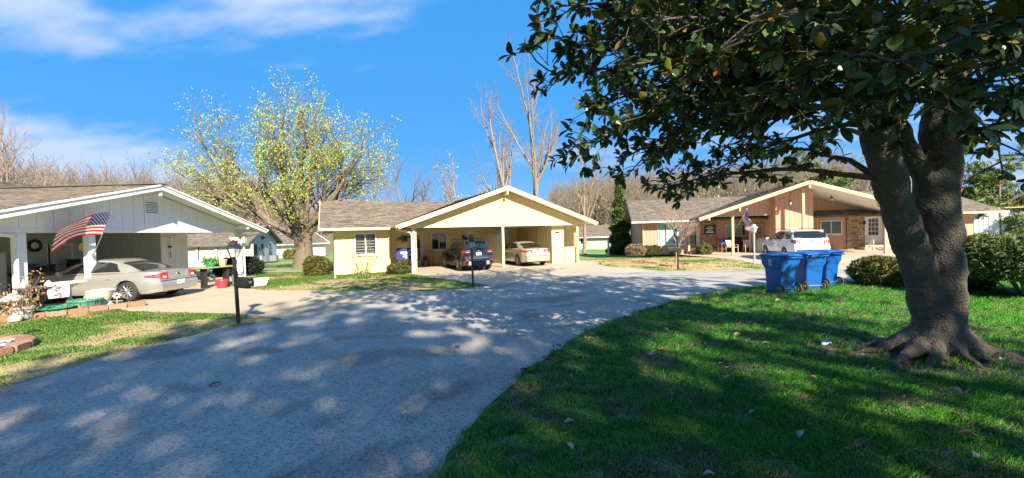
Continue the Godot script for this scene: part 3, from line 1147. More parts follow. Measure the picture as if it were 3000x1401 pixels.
func build_yellow_house() -> Node3D:
	var h := thing("yellow_house", "pale yellow duplex house with a two bay carport gable", "house", Vector3(-0.17, 0, -22.4), 24.5)
	var top := func(x: float) -> float: return 4.46 - 0.347 * absf(x)
	for k in [-1.0, 1.0]:
		slope(h, Vector3(6.05 * k, 2.52, 0), Vector3(0, 0, -1), Vector3(-6.05 * k, 2.1, 0), 11.5, 6.404, ROOF_TONE, "yellow_trim")
		board(h, "rake_board", Vector3(6.06 * k, 2.42, 0.02), Vector3(0, 4.525, 0.02), 0.22, 0.05, "yellow_trim")
		board(h, "rake_trim", Vector3(6.1 * k, 2.50, 0.065), Vector3(0, 4.61, 0.065), 0.06, 0.03, "yellow_trim")
		board(h, "outlooker", Vector3(5.25 * k, 2.66, 0.0), Vector3(5.25 * k, 2.66, -0.58), 0.2, 0.09, "yellow_trim")
		board(h, "gutter", Vector3(6.12 * k, 2.46, 0.0), Vector3(6.12 * k, 2.46, -2.2 if k < 0 else -8.0), 0.11, 0.11, "yellow_trim")
	board(h, "outlooker", Vector3(0, 4.28, 0.0), Vector3(0, 4.28, -0.58), 0.26, 0.11, "yellow_trim")
	panels(h, -5.55, 5.55, 2.5, top, 0.3, "yellow_paint", side(0, -0.6, 0), [[-0.26, 0.26, 3.45, 4.0]])
	vent(h, Vector3(0, 3.72, -0.585), 0.5, 0.56, "yellow_trim")
	board(h, "beam", Vector3(-5.5, 2.44, -0.66), Vector3(5.5, 2.44, -0.66), 0.13, 0.14, "yellow_trim")
	bx(h, "ceiling", Vector3(11.0, 0.03, 5.7), Vector3(0, 2.54, -3.5), "yellow_trim")
	for x in [-5.2, -0.1, 5.0]:
		bx(h, "post", Vector3(0.14, 2.37, 0.14), Vector3(x, 1.185, -0.66), "yellow_trim", 0, 0.01)
	var flat := func(_x: float) -> float: return 2.52
	# carport back wall with doors and windows, storage room at the photo's right
	panels(h, -4.9, 3.4, 0, flat, 0.3, "yellow_paint", side(0, -6.2, 0), [[-4.5, -3.6, 0.1, 2.2], [-3.0, -1.9, 0.95, 2.15], [-0.9, 0.1, 1.35, 2.05], [1.75, 2.7, 0.1, 2.2]])
	door(h, -4.05, 0.15, 0.86, 2.0, "white_trim", side(0, -6.2, 0), "glass")
	window(h, -2.45, 0.95, 1.1, 1.2, 2, "white_trim", side(0, -6.2, 0))
	window(h, -0.4, 1.35, 1.0, 0.7, 2, "white_trim", side(0, -6.2, 0))
	door(h, 2.22, 0.15, 0.9, 2.0, "white_trim", side(0, -6.2, 0), "oval")
	panels(h, 3.4, 4.25, 0, flat, 0.28, "yellow_paint", side(0, -1.05, 0))
	panels(h, 1.05, 6.2, 0, flat, 0.3, "yellow_paint", side(3.4, 0, -90) * Transform3D(Basis(), Vector3(-7.25, 0, 0)), [[3.0, 4.5, 0.02, 2.05]])
	door(h, 3.75, 0.02, 1.4, 2.0, "yellow_paint", side(3.4, 0, -90) * Transform3D(Basis(), Vector3(-7.25, 0, 0)), "plain", "yellow_trim")
	panels(h, 4.25, 6.3, 0, flat, 0.3, "yellow_paint", side(0, -2.7, 0), [[4.45, 5.05, 1.0, 2.15]])
	window(h, 4.75, 1.0, 0.62, 1.15, 1, "white_trim", side(0, -2.7, 0), 6)
	bx(h, "house_number", Vector3(0.3, 0.09, 0.02), Vector3(3.78, 1.95, -1.02), "sign_black")
	for k in 3:
		board(h, "rafter_tail", Vector3(5.0, 2.36 - 0.02 * k, -1.2 - 0.5 * k), Vector3(6.0, 2.30 - 0.02 * k, -1.2 - 0.5 * k), 0.07, 0.05, "yellow_trim")
	# privacy screen of upright slats between the bays
	for k in 24:
		bx(h, "screen_slat", Vector3(0.035, 1.72, 0.12), Vector3(-0.1, 1.06, -0.86 - k * 0.15), "yellow_trim")
	for y in [0.45, 1.75]:
		board(h, "screen_rail", Vector3(-0.06, y, -0.75), Vector3(-0.06, y, -4.5), 0.08, 0.04, "yellow_trim")
	# wing at the photo's left
	panels(h, -8.95, -6.2, 0, flat, 0.3, "yellow_paint", side(0, -2.6, 0), [[-8.0, -6.85, 0.98, 2.2]])
	window(h, -7.42, 0.98, 1.15, 1.22, 2, "white_trim", side(0, -2.6, 0), 7)
	panels(h, -6.2, -4.9, 0, flat, 0.2, "yellow_paint", side(0, -4.6, 0))
	panels(h, 0.7, 1.5, 0, flat, 0.2, "yellow_paint", side(-5.06, 0, -90) * Transform3D(Basis(), Vector3(-2.2, 0, 0)))
	bx(h, "side_wall", Vector3(0.06, 2.5, 2.0), Vector3(-6.17, 1.25, -3.6), "yellow_paint")
	bx(h, "side_wall", Vector3(0.06, 2.5, 1.6), Vector3(-4.87, 1.25, -5.4), "yellow_paint")
	bx(h, "end_wall", Vector3(0.08, 2.5, 9.2), Vector3(-8.95, 1.25, -7.25), "yellow_paint")
	var mg := MB.new()
	mg.prism(v2([-11.9, 2.5, -2.6, 2.5, -7.3, 4.15]), 0, 0.06, side(-8.98, 0, -90))
	part(h, "end_gable", mg.done(M["yellow_paint"]))
	bx(h, "back_wall", Vector3(15.0, 2.5, 0.1), Vector3(-1.4, 1.25, -11.9), "yellow_paint")
	bx(h, "end_wall", Vector3(0.08, 2.5, 9.2), Vector3(6.2, 1.25, -7.3), "yellow_paint")
	slope(h, Vector3(-9.65, 2.44, -1.95), Vector3(1, 0, 0), Vector3(0, 1.86, -5.3), 15.9, 5.617, ROOF_TONE, "yellow_trim")
	slope(h, Vector3(-9.65, 2.44, -12.55), Vector3(1, 0, 0), Vector3(0, 1.86, 5.3), 15.9, 5.617, ROOF_TONE, "yellow_trim")
	board(h, "gutter", Vector3(-9.7, 2.40, -1.9), Vector3(-6.2, 2.40, -1.9), 0.13, 0.12, "yellow_trim")
	board(h, "rake_board", Vector3(-9.68, 2.36, -2.0), Vector3(-9.68, 4.2, -7.3), 0.2, 0.05, "yellow_trim")
	pipe(h, "downspout", [Vector3(-6.1, 2.42, -0.5), Vector3(-6.0, 2.28, -0.5), Vector3(-5.4, 2.15, -0.52), Vector3(-5.3, 2.05, -0.54), Vector3(-5.3, 0.02, -0.54)], 0.05, "yellow_trim")
	return h


func stone_pier(parent: Node, x0: float, x1: float, y1: float, z: float, seed_: int) -> void:
	var g := RandomNumberGenerator.new()
	g.seed = seed_
	var core := bx(parent, "stone_pier", Vector3(x1 - x0 - 0.03, y1, 0.16), Vector3((x0 + x1) / 2, y1 / 2, z - 0.05), "mortar")
	var kinds := ["stone_tan", "stone_brown", "stone_grey", "stone_gold", "stone_cream", "stone_tan"]
	var y := 0.0
	while y < y1 - 0.05:
		var hh := minf(g.randf_range(0.09, 0.2), y1 - y)
		var x := x0
		while x < x1 - 0.04:
			var w := g.randf_range(0.14, 0.38)
			if x + w > x1 - 0.1:
				w = x1 - x
			var b := MB.new()
			var gap := 0.008
			var poly := PackedVector2Array()
			for c in [[0, 0], [0.5, 0], [1, 0], [1, 0.5], [1, 1], [0.5, 1], [0, 1], [0, 0.5]]:
				var jx := g.randf_range(-0.012, 0.012)
				var jy := g.randf_range(-0.012, 0.012)
				poly.append(Vector2(x + gap + (w - 2 * gap) * (c[0] * 0.94 + 0.03) + jx, y + gap + (hh - 2 * gap) * (c[1] * 0.94 + 0.03) + jy))
			b.prism(poly, 0.0, 0.05 + g.randf_range(0, 0.05), Transform3D(Basis(), Vector3(0, 0, z + 0.02)))
			part(core, "stone", b.done(M[kinds[g.randi() % 6]])).transform = core.transform.affine_inverse()
			x += w
		y += hh


func build_peach_house() -> Node3D:
	var h := thing("peach_house", "peach board house with stone piers and a vaulted open carport", "house", Vector3(19.85, 0, -26.4), -12.0)
	var rt := func(x: float) -> float: return 4.80 - 0.33 * absf(x)
	for k in [-1.0, 1.0]:
		slope(h, Vector3(6.85 * k, 2.67, 0), Vector3(0, 0, -1), Vector3(-6.85 * k, 2.26, 0), 12.0, 7.213, ROOF_TONE, "ceiling_paint")
		board(h, "rake_board", Vector3(6.87 * k, 2.57, 0.02), Vector3(0, 4.84, 0.02), 0.24, 0.05, "peach_trim")
		board(h, "outlooker", Vector3(4.25 * k, 3.2, 0.0), Vector3(4.25 * k, 3.2, -0.7), 0.3, 0.11, "peach_trim")
		board(h, "outlooker", Vector3(6.2 * k, 2.6, 0.0), Vector3(6.2 * k, 2.6, -0.7), 0.22, 0.1, "peach_trim")
	board(h, "ridge_beam", Vector3(0, 4.6, 0.0), Vector3(0, 4.6, -6.0), 0.3, 0.14, "peach_trim")
	for a in [[-4.55, 3.2], [-0.15, 4.5], [4.6, 3.2]]:
		bx(h, "post", Vector3(0.16, a[1], 0.16), Vector3(a[0], a[1] / 2, -0.62), "peach_trim", 0, 0.012)
	bx(h, "porch_post", Vector3(0.16, 2.5, 0.16), Vector3(-6.9, 1.25, -3.2), "peach_trim", 0, 0.012)
	# upper gable boards of the photo's left bay, closet in the middle, vaulted bay at the photo's right
	panels(h, -6.2, -1.4, 2.78, rt, 0.3, "peach_paint", side(0, -2.2, 0))
	panels(h, -1.4, 0.95, 0, rt, 0.3, "peach_paint", side(0, -1.7, 0))
	var cl := func(_x: float) -> float: return 4.2
	panels(h, 1.7, 6.3, 0, cl, 0.4, "peach_paint", side(-1.4, 0, -90) * Transform3D(Basis(), Vector3(-8.0, 0, 0)))
	panels(h, 1.7, 6.3, 0, cl, 0.4, "peach_paint", side(0.95, 0, 90))
	panels(h, 0.95, 6.5, 2.95, rt, 0.3, "peach_paint", side(0, -4.2, 0))
	bx(h, "soffit", Vector3(5.6, 0.03, 1.7), Vector3(3.75, 2.95, -5.05), "ceiling_paint")
	bx(h, "soffit", Vector3(4.9, 0.03, 3.6), Vector3(-3.85, 2.8, -4.1), "ceiling_paint")
	var low := func(_x: float) -> float: return 2.95
	panels(h, -7.2, -1.4, 0, low, 0.3, "peach_paint", side(0, -5.9, 0), [[-6.65, -5.55, 0.2, 2.35], [-3.5, -1.95, 1.2, 2.2]])
	door(h, -6.1, 0.22, 0.98, 2.08, "white_trim", side(0, -5.9, 0), "glass")
	window(h, -2.72, 1.2, 1.55, 1.0, 2, "white_trim", side(0, -5.9, 0), 0, "curtain")
	stone_pier(h, -5.3, -4.2, 2.95, -5.82, 5)
	panels(h, 0.95, 10.0, 0, low, 0.3, "peach_paint", side(0, -5.9, 0), [[3.4, 4.9, 1.2, 2.3], [6.45, 8.25, 0.35, 2.6]])
	window(h, 4.15, 1.2, 1.5, 1.1, 2, "white_trim", side(0, -5.9, 0))
	stone_pier(h, 5.15, 6.25, 2.95, -5.82, 9)
	door(h, 7.0, 0.38, 0.98, 2.12, "white_trim", side(0, -5.9, 0), "lights")
	bx(h, "sidelight", Vector3(0.34, 2.05, 0.04), Vector3(7.85, 1.42, -5.87), "red_panel")
	board(h, "sidelight_frame", Vector3(8.1, 0.38, -5.86), Vector3(8.1, 2.56, -5.86), 0.1, 0.09, "white_trim")
	bx(h, "step", Vector3(2.8, 0.17, 1.0), Vector3(7.2, 0.085, -5.3), "peach_trim", 0, 0.02)
	bx(h, "step", Vector3(2.2, 0.17, 0.6), Vector3(7.2, 0.256, -5.55), "peach_trim", 0, 0.02)
	bx(h, "step", Vector3(1.9, 0.18, 1.1), Vector3(-6.1, 0.09, -5.3), "peach_trim", 0, 0.02)
	for x in [6.35, -5.3]:
		var rb := MB.new()
		for z in [-5.6, -4.75]:
			rb.rod(Vector3(x, 0.0, z), Vector3(x, 0.95 if z < -5 else 0.75, z), 0.022)
		rb.rod(Vector3(x, 0.95, -5.6), Vector3(x, 0.75, -4.75), 0.022)
		for k in 5:
			rb.rod(Vector3(x, 0.15, -5.45 + k * 0.13), Vector3(x, 0.9 - k * 0.03, -5.45 + k * 0.13), 0.01, 4)
		part(h, "handrail", rb.done(M["white_trim"]))
	bx(h, "wall_lamp", Vector3(0.12, 0.24, 0.14), Vector3(6.38, 2.05, -5.8), "black_metal", 0, 0.03)
	bx(h, "wall_plaque", Vector3(0.2, 0.3, 0.03), Vector3(6.4, 1.6, -5.86), "wood_brown")
	bx(h, "wall_plaque", Vector3(0.3, 0.2, 0.03), Vector3(8.9, 1.9, -5.86), "wood_brown")
	# closet door frame in the left bay
	door(h, -1.85, 0.05, 0.8, 2.0, "peach_paint", side(0, -4.0, 0), "plain", "yellow_trim")
	bx(h, "closet_wall", Vector3(0.9, 2.75, 0.08), Vector3(-1.85, 1.37, -4.08), "peach_paint")
	# hanging lanterns
	for a in [[-0.75, 3.55, -1.0], [2.35, 3.75, -2.2]]:
		var lb := MB.new()
		var p := Vector3(a[0], a[1], a[2])
		lb.rod(p + Vector3(0, 0.9, 0), p + Vector3(0, 0.16, 0), 0.01, 5)
		lb.lathe([Vector2(0.0, 0.2), Vector2(0.05, 0.17), Vector2(0.14, 0.08), Vector2(0.14, 0.06)], 6, p, Basis(), 0, true)
		for k in 6:
			var g := TAU * k / 6.0
			lb.rod(p + Vector3(cos(g) * 0.13, 0.07, sin(g) * 0.13), p + Vector3(cos(g) * 0.09, -0.14, sin(g) * 0.09), 0.008, 4)
		lb.lathe([Vector2(0.1, -0.13), Vector2(0.1, -0.16), Vector2(0, -0.18)], 6, p)
		var lo := part(h, "hanging_lantern", lb.done(M["black_metal"]))
		var gb := MB.new()
		gb.lathe([Vector2(0.09, -0.13), Vector2(0.125, 0.06)], 6, p, Basis(), 0, true)
		part(lo, "glass", gb.done(M["lantern_glass"]))
	# wing at the photo's left with its big three part window
	panels(h, -10.3, -7.0, 0, func(_x: float) -> float: return 2.6, 0.3, "peach_paint", side(0, -3.5, 0), [[-9.15, -7.15, 0.72, 2.5]])
	window(h, -8.15, 0.72, 2.0, 1.72, 3, "white_trim", side(0, -3.5, 0), 0, "curtain")
	bx(h, "side_wall", Vector3(0.08, 2.9, 2.4), Vector3(-7.04, 1.45, -4.75), "peach_paint")
	slope(h, Vector3(-11.1, 2.58, -2.85), Vector3(1, 0, 0), Vector3(0, 2.1, -5.9), 24.0, 6.263, ROOF_TONE, "peach_trim")
	slope(h, Vector3(-11.1, 2.58, -14.65), Vector3(1, 0, 0), Vector3(0, 2.1, 5.9), 24.0, 6.263, ROOF_TONE, "peach_trim")
	board(h, "gutter", Vector3(-11.2, 2.54, -2.8), Vector3(-6.5, 2.54, -2.8), 0.13, 0.12, "white_trim")
	board(h, "gutter", Vector3(6.6, 2.54, -2.8), Vector3(12.95, 2.54, -2.8), 0.15, 0.12, "peach_trim")
	board(h, "rake_board", Vector3(-11.15, 2.5, -2.85), Vector3(-11.15, 4.6, -8.75), 0.22, 0.05, "slate_trim")
	bx(h, "end_wall", Vector3(0.08, 2.6, 10.4), Vector3(-10.32, 1.3, -8.8), "peach_paint")
	var mg := MB.new()
	mg.prism(v2([-14.0, 2.55, -3.5, 2.55, -8.75, 4.5]), 0, 0.06, side(-10.36, 0, -90))
	part(h, "end_gable", mg.done(M["peach_paint"]))
	bx(h, "back_wall", Vector3(22.0, 2.6, 0.1), Vector3(0.7, 1.3, -14.0), "peach_paint")
	panels(h, 10.0, 11.6, 0, func(_x: float) -> float: return 2.6, 0.3, "peach_paint", side(0, -3.6, 0))
	bx(h, "end_wall", Vector3(0.08, 2.6, 10.3), Vector3(11.6, 1.3, -8.8), "peach_paint")
	pipe(h, "downspout", [Vector3(-10.2, 2.5, -2.8), Vector3(-10.3, 2.35, -3.2), Vector3(-10.28, 2.2, -3.42), Vector3(-10.28, 0.02, -3.42)], 0.05, "peach_trim")
	return h


func simple_house(called: String, label: String, at: Vector3, turn: float, wide: float, deep: float, eave: float, rise: float, wall: String, trim: String, wins: Array, front: Array) -> Node3D:
	# ridge along local x; the gable ends face local +-x; deep is along z, front at z = 0
	var h := thing(called, label, "house", at, turn)
	bx(h, "wall", Vector3(wide, eave, 0.12), Vector3(0, eave / 2, -0.06), wall)
	bx(h, "wall", Vector3(wide, eave, 0.12), Vector3(0, eave / 2, -deep + 0.06), wall)
	for k in [-1.0, 1.0]:
		var g := MB.new()
		g.prism(v2([-deep, 0, 0, 0, 0, eave, -deep / 2, eave + rise - 0.12, -deep, eave]), -0.06, 0.06, side(k * (wide / 2 - 0.05), 0, -90 ))
		part(h, "gable_wall", g.done(M[wall]))
		board(h, "rake_board", Vector3(k * (wide / 2 + 0.5), eave - 0.22, 0.7), Vector3(k * (wide / 2 + 0.5), eave + rise - 0.06, -deep / 2), 0.22, 0.06, trim)
		board(h, "rake_board", Vector3(k * (wide / 2 + 0.5), eave - 0.22, -deep - 0.7), Vector3(k * (wide / 2 + 0.5), eave + rise - 0.06, -deep / 2), 0.22, 0.06, trim)
	var ru := rise + rise * 0.7 / (deep / 2)
	var sl := Vector2(deep / 2 + 0.7, ru).length()
	var e0 := eave + rise - ru
	slope(h, Vector3(-wide / 2 - 0.5, e0, 0.7), Vector3(1, 0, 0), Vector3(0, ru, -deep / 2 - 0.7), wide + 1.0, sl, ROOF_TONE * 0.95, trim)
	slope(h, Vector3(-wide / 2 - 0.5, e0, -deep - 0.7), Vector3(1, 0, 0), Vector3(0, ru, deep / 2 + 0.7), wide + 1.0, sl, ROOF_TONE * 0.95, trim)
	board(h, "gutter", Vector3(-wide / 2 - 0.5, e0 - 0.05, 0.76), Vector3(wide / 2 + 0.5, e0 - 0.05, 0.76), 0.14, 0.1, trim)
	for w in front:
		window(h, w[0], w[1], w[2], w[3], w[4], trim if wall != "grey_paint" else "white_trim", side(0, 0.01, 0))
	for w in wins:   # on the +x gable
		window(h, w[0], w[1], w[2], w[3], w[4], trim, side(wide / 2 + 0.02, 0, 90))
	return h


func build_far_houses() -> void:
	# blue-grey house behind the white house's carport: screened porch in front, gable to the photo's right
	var h := simple_house("blue_grey_house", "blue grey house with dark trim and screened porch behind the white carport", Vector3(-33.6, -0.75, -41.0), 14.0, 11.0, 9.5, 2.5, 1.9, "blue_paint", "slate_trim",
		[[2.2, 1.0, 1.0, 1.2, 2], [4.4, 1.1, 0.6, 1.1, 1], [6.9, 1.0, 1.0, 1.2, 2]], [])
	for k in 6:
		bx(h, "porch_post", Vector3(0.2, 2.2, 0.2), Vector3(-4.2 + k * 1.75, 1.25, 0.3), "blue_paint")
		bx(h, "screen_panel", Vector3(1.5, 1.55, 0.04), Vector3(-3.3 + k * 1.75, 1.5, 0.22), "cream_paint")
	bx(h, "porch_wall", Vector3(10.8, 0.75, 0.1), Vector3(0, 0.37, 0.32), "pale_paint")
	bx(h, "air_conditioner", Vector3(0.8, 0.75, 0.8), Vector3(6.1, 0.38, -6.4), "grey_metal", 0, 0.04)
	bx(h, "window_unit", Vector3(0.3, 0.3, 0.5), Vector3(5.7, 2.9, -4.4), "black_plastic", 0, 0.02)
	bx(h, "meter_pipe", Vector3(0.08, 1.8, 0.08), Vector3(5.6, 0.95, -3.3), "slate_trim", 0, 0.02)
	simple_house("pale_house", "small pale grey gabled house beyond the big leafing tree", Vector3(-36.5, -1.2, -66.0), 52.0, 11.0, 9.0, 2.5, 1.7, "pale_paint", "white_trim",
		[[4.0, 1.0, 1.0, 1.1, 2]], [[-3, 1.0, 1.0, 1.1, 2], [2, 1.0, 1.0, 1.1, 2]])
	var f := simple_house("grey_green_house", "low grey green house with a small entry gable between the yellow and peach houses", Vector3(13.6, -1.35, -70.0), 0.0, 18.0, 9.0, 2.5, 1.9, "grey_paint", "white_trim",
		[], [[-1.0, 0.95, 1.3, 1.2, 2], [4.0, 0.95, 1.3, 1.2, 2]])
	door(f, -4.3, 0.05, 1.0, 2.05, "wood_brown", side(0, 0.02, 0), "plain", "grey_paint")
	for k in [-1.0, 1.0]:
		board(f, "entry_rake", Vector3(-5.3 + 2.6 * k, 2.35, 1.6), Vector3(-5.3, 3.3, 1.6), 0.24, 0.08, "white_trim")
		slope(f, Vector3(-5.3 + 2.7 * k, 2.4, 1.6), Vector3(0, 0, -1), Vector3(-2.7 * k, 0.98, 0), 4.0, 2.87, ROOF_TONE, "grey_paint")
	bx(f, "chimney", Vector3(0.7, 1.2, 0.7), Vector3(-0.2, 4.6, -5.0), "wood_brown", 0, 0.03)
	# pale metal shed far at the photo's right
	var s := thing("metal_shed", "long pale corrugated metal shed beyond the peach house", "shed", Vector3(58, -0.6, -42.0), -24.0)
	var wb := MB.new()
	wb.box(Vector3(0, 1.9, -4), Vector3(24, 3.8, 8))
	part(s, "wall", wb.done(M["metal_siding"]))
	for k in 60:
		bx(s, "rib", Vector3(0.03, 3.7, 0.03), Vector3(-11.8 + k * 0.4, 1.87, 0.02), "metal_siding")
	bx(s, "roof", Vector3(24.6, 0.16, 9.0), Vector3(0, 3.9, -4), "wood_tan", 0, 0.03)


# grows one limb and its branches into b; tips collects [point, direction]
func limb(b: MB, p: Vector3, d: Vector3, length: float, r: float, level: int, o: Dictionary, tips: Array) -> void:
	var segs := clampi(int(length / (0.5 if level < 2 else 0.35)), 3, 7)
	if level >= 3:
		segs = 3
	var pts := PackedVector3Array([p])
	var rad := PackedFloat32Array([r])
	var cur := p
	var dir := d.normalized()
	var end_r := r * (0.45 if level < o.levels else 0.25)
	for i in segs:
		var w: float = o.wander * (0.6 + level * 0.25)
		dir = (dir + Vector3(r_(-w, w), r_(-w, w) + o.lift * (1.0 if level < 2 else 0.6), r_(-w, w))).normalized()
		cur += dir * length / segs
		pts.append(cur)
		rad.append(lerpf(r, end_r, (i + 1.0) / segs))
	b.tube(pts, rad, 9 if level == 0 else (6 if level == 1 else (4 if level == 2 else 3)), level == 0)
	if level >= o.levels:
		tips.append([cur, dir])
		return
	var kids: int = o.kids[level]
	for k in kids:
		var f := lerpf(o.get("from", 0.3), 1.0, (k + 1.0) / kids) - r_(0, 0.1)
		if k == kids - 1:
			f = 1.0
		var x := clampf(f, 0, 1) * segs
		var i0 := mini(int(x), segs - 1)
		var q := pts[i0].lerp(pts[i0 + 1], x - i0)
		var ax := dir.cross(Vector3(r_(-1, 1), r_(-1, 1), r_(-1, 1))).normalized()
		var sp: float = o.spread * r_(0.65, 1.25) * (0.5 if k == kids - 1 else 1.0)
		var dd := (pts[i0 + 1] - pts[i0]).normalized().rotated(ax, sp)
		limb(b, q, dd, length * o.shrink * r_(0.75, 1.15), maxf(lerpf(r, end_r, f) * (0.62 if k < kids - 1 else 0.9), o.thin), level + 1, o, tips)


func leaf_mesh(lw: float, col: Color, m: String) -> ArrayMesh:
	var b := MB.new()
	b.tinted = true
	b.col = col
	var rows := []
	for i in 4:
		var t := i / 3.0
		var w := lw * sin(PI * (0.12 + t * 0.86)) * 0.5
		rows.append(PackedVector3Array([Vector3(-w, 0.12 * w, t), Vector3(0, -0.05 * lw, t), Vector3(w, 0.12 * w, t)]))
	b.sheet(rows, true)
	return b.done(M[m])


func random_basis(s: float) -> Basis:
	return Basis.from_euler(Vector3(r_(-PI, PI), r_(-PI, PI), r_(-PI, PI))).scaled(Vector3.ONE * s)


func build_leafing_tree() -> void:
	rng.seed = 212
	var t := thing("shade_tree", "big spreading tree with fresh yellow green leaves beside the yellow house", "tree", Vector3(-14.4, -0.05, -27.4))
	var b := MB.new()
	var tips := []
	# a stout bole that breaks into many rising limbs
	b.tube(PackedVector3Array([Vector3(0, -0.1, 0), Vector3(0, 0.4, 0), Vector3(0.02, 1.3, 0), Vector3(0.0, 2.6, 0.05), Vector3(0.0, 3.3, 0)]), PackedFloat32Array([0.85, 0.66, 0.57, 0.58, 0.48]), 14)
	var o := {"levels": 4, "kids": [6, 5, 4, 3], "wander": 0.13, "lift": 0.045, "spread": 0.62, "shrink": 0.56, "thin": 0.008, "from": 0.25}
	for a in [[Vector3(-1.15, 0.72, 0.2), 6.4, 0.26], [Vector3(-0.75, 0.85, -0.3), 5.2, 0.25], [Vector3(-0.35, 1.0, 0.3), 5.2, 0.24], [Vector3(-0.05, 1.0, -0.1), 5.9, 0.26], [Vector3(0.25, 1.0, 0.25), 5.3, 0.23],
			[Vector3(0.6, 0.95, -0.1), 5.4, 0.24], [Vector3(1.0, 0.8, 0.2), 4.5, 0.19], [Vector3(0.1, 0.8, -0.8), 4.6, 0.2], [Vector3(-1.0, 0.4, 0.5), 4.6, 0.18], [Vector3(0.1, 0.7, 0.8), 3.8, 0.17]]:
		var d: Vector3 = a[0]
		limb(b, Vector3(d.x * 0.45, r_(2.1, 2.9), d.z * 0.45), d, a[1], a[2], 0, o, tips)
	part(t, "trunk", b.done(M["tree_bark"]))
	var mesh := leaf_mesh(0.62, Color(1, 1, 1), "leaf")
	var xs := []
	var cs := []
	for tp in tips:
		var thick := 6 if tp[0].y < 8.5 else 5
		if tp[0].x < -6.0 or tp[0].x > 5.5:
			thick = 5
		for k in thick:
			xs.append(Transform3D(random_basis(r_(0.075, 0.135)), tp[0] + Vector3(r_(-0.3, 0.3), r_(-0.32, 0.22), r_(-0.3, 0.3))))
			var f := r_(0.7, 1.25)
			cs.append(Color(0.29 * f, 0.335 * f, 0.05 * f))
	many(t, "crown", mesh, xs, cs).set_meta("kind", "stuff")


func bare_tree(called: String, label: String, at: Vector3, tall: float, r: float, o: Dictionary, m: String, seed_: int, stems: Array, buds := Color(0, 0, 0), bud_n := 0) -> Node3D:
	rng.seed = seed_
	var t := thing(called, label, "tree", at, 0.0, "trees standing behind the houses" if called == "bare_tree" else "")
	var b := MB.new()
	var tips := []
	for s in stems:
		limb(b, Vector3.ZERO, s[0], tall * s[1], r * s[2], 0, o, tips)
	part(t, "trunk", b.done(M[m]))
	if bud_n > 0:
		var mesh := leaf_mesh(0.7, Color(1, 1, 1), "leaf")
		var xs := []
		var cs := []
		for tp in tips:
			for k in bud_n:
				xs.append(Transform3D(random_basis(r_(0.10, 0.2)), tp[0] + Vector3(r_(-0.4, 0.4), r_(-0.4, 0.4), r_(-0.4, 0.4))))
				var f := r_(0.75, 1.25)
				cs.append(buds * f)
		many(t, "crown", mesh, xs, cs).set_meta("kind", "stuff")
	return t


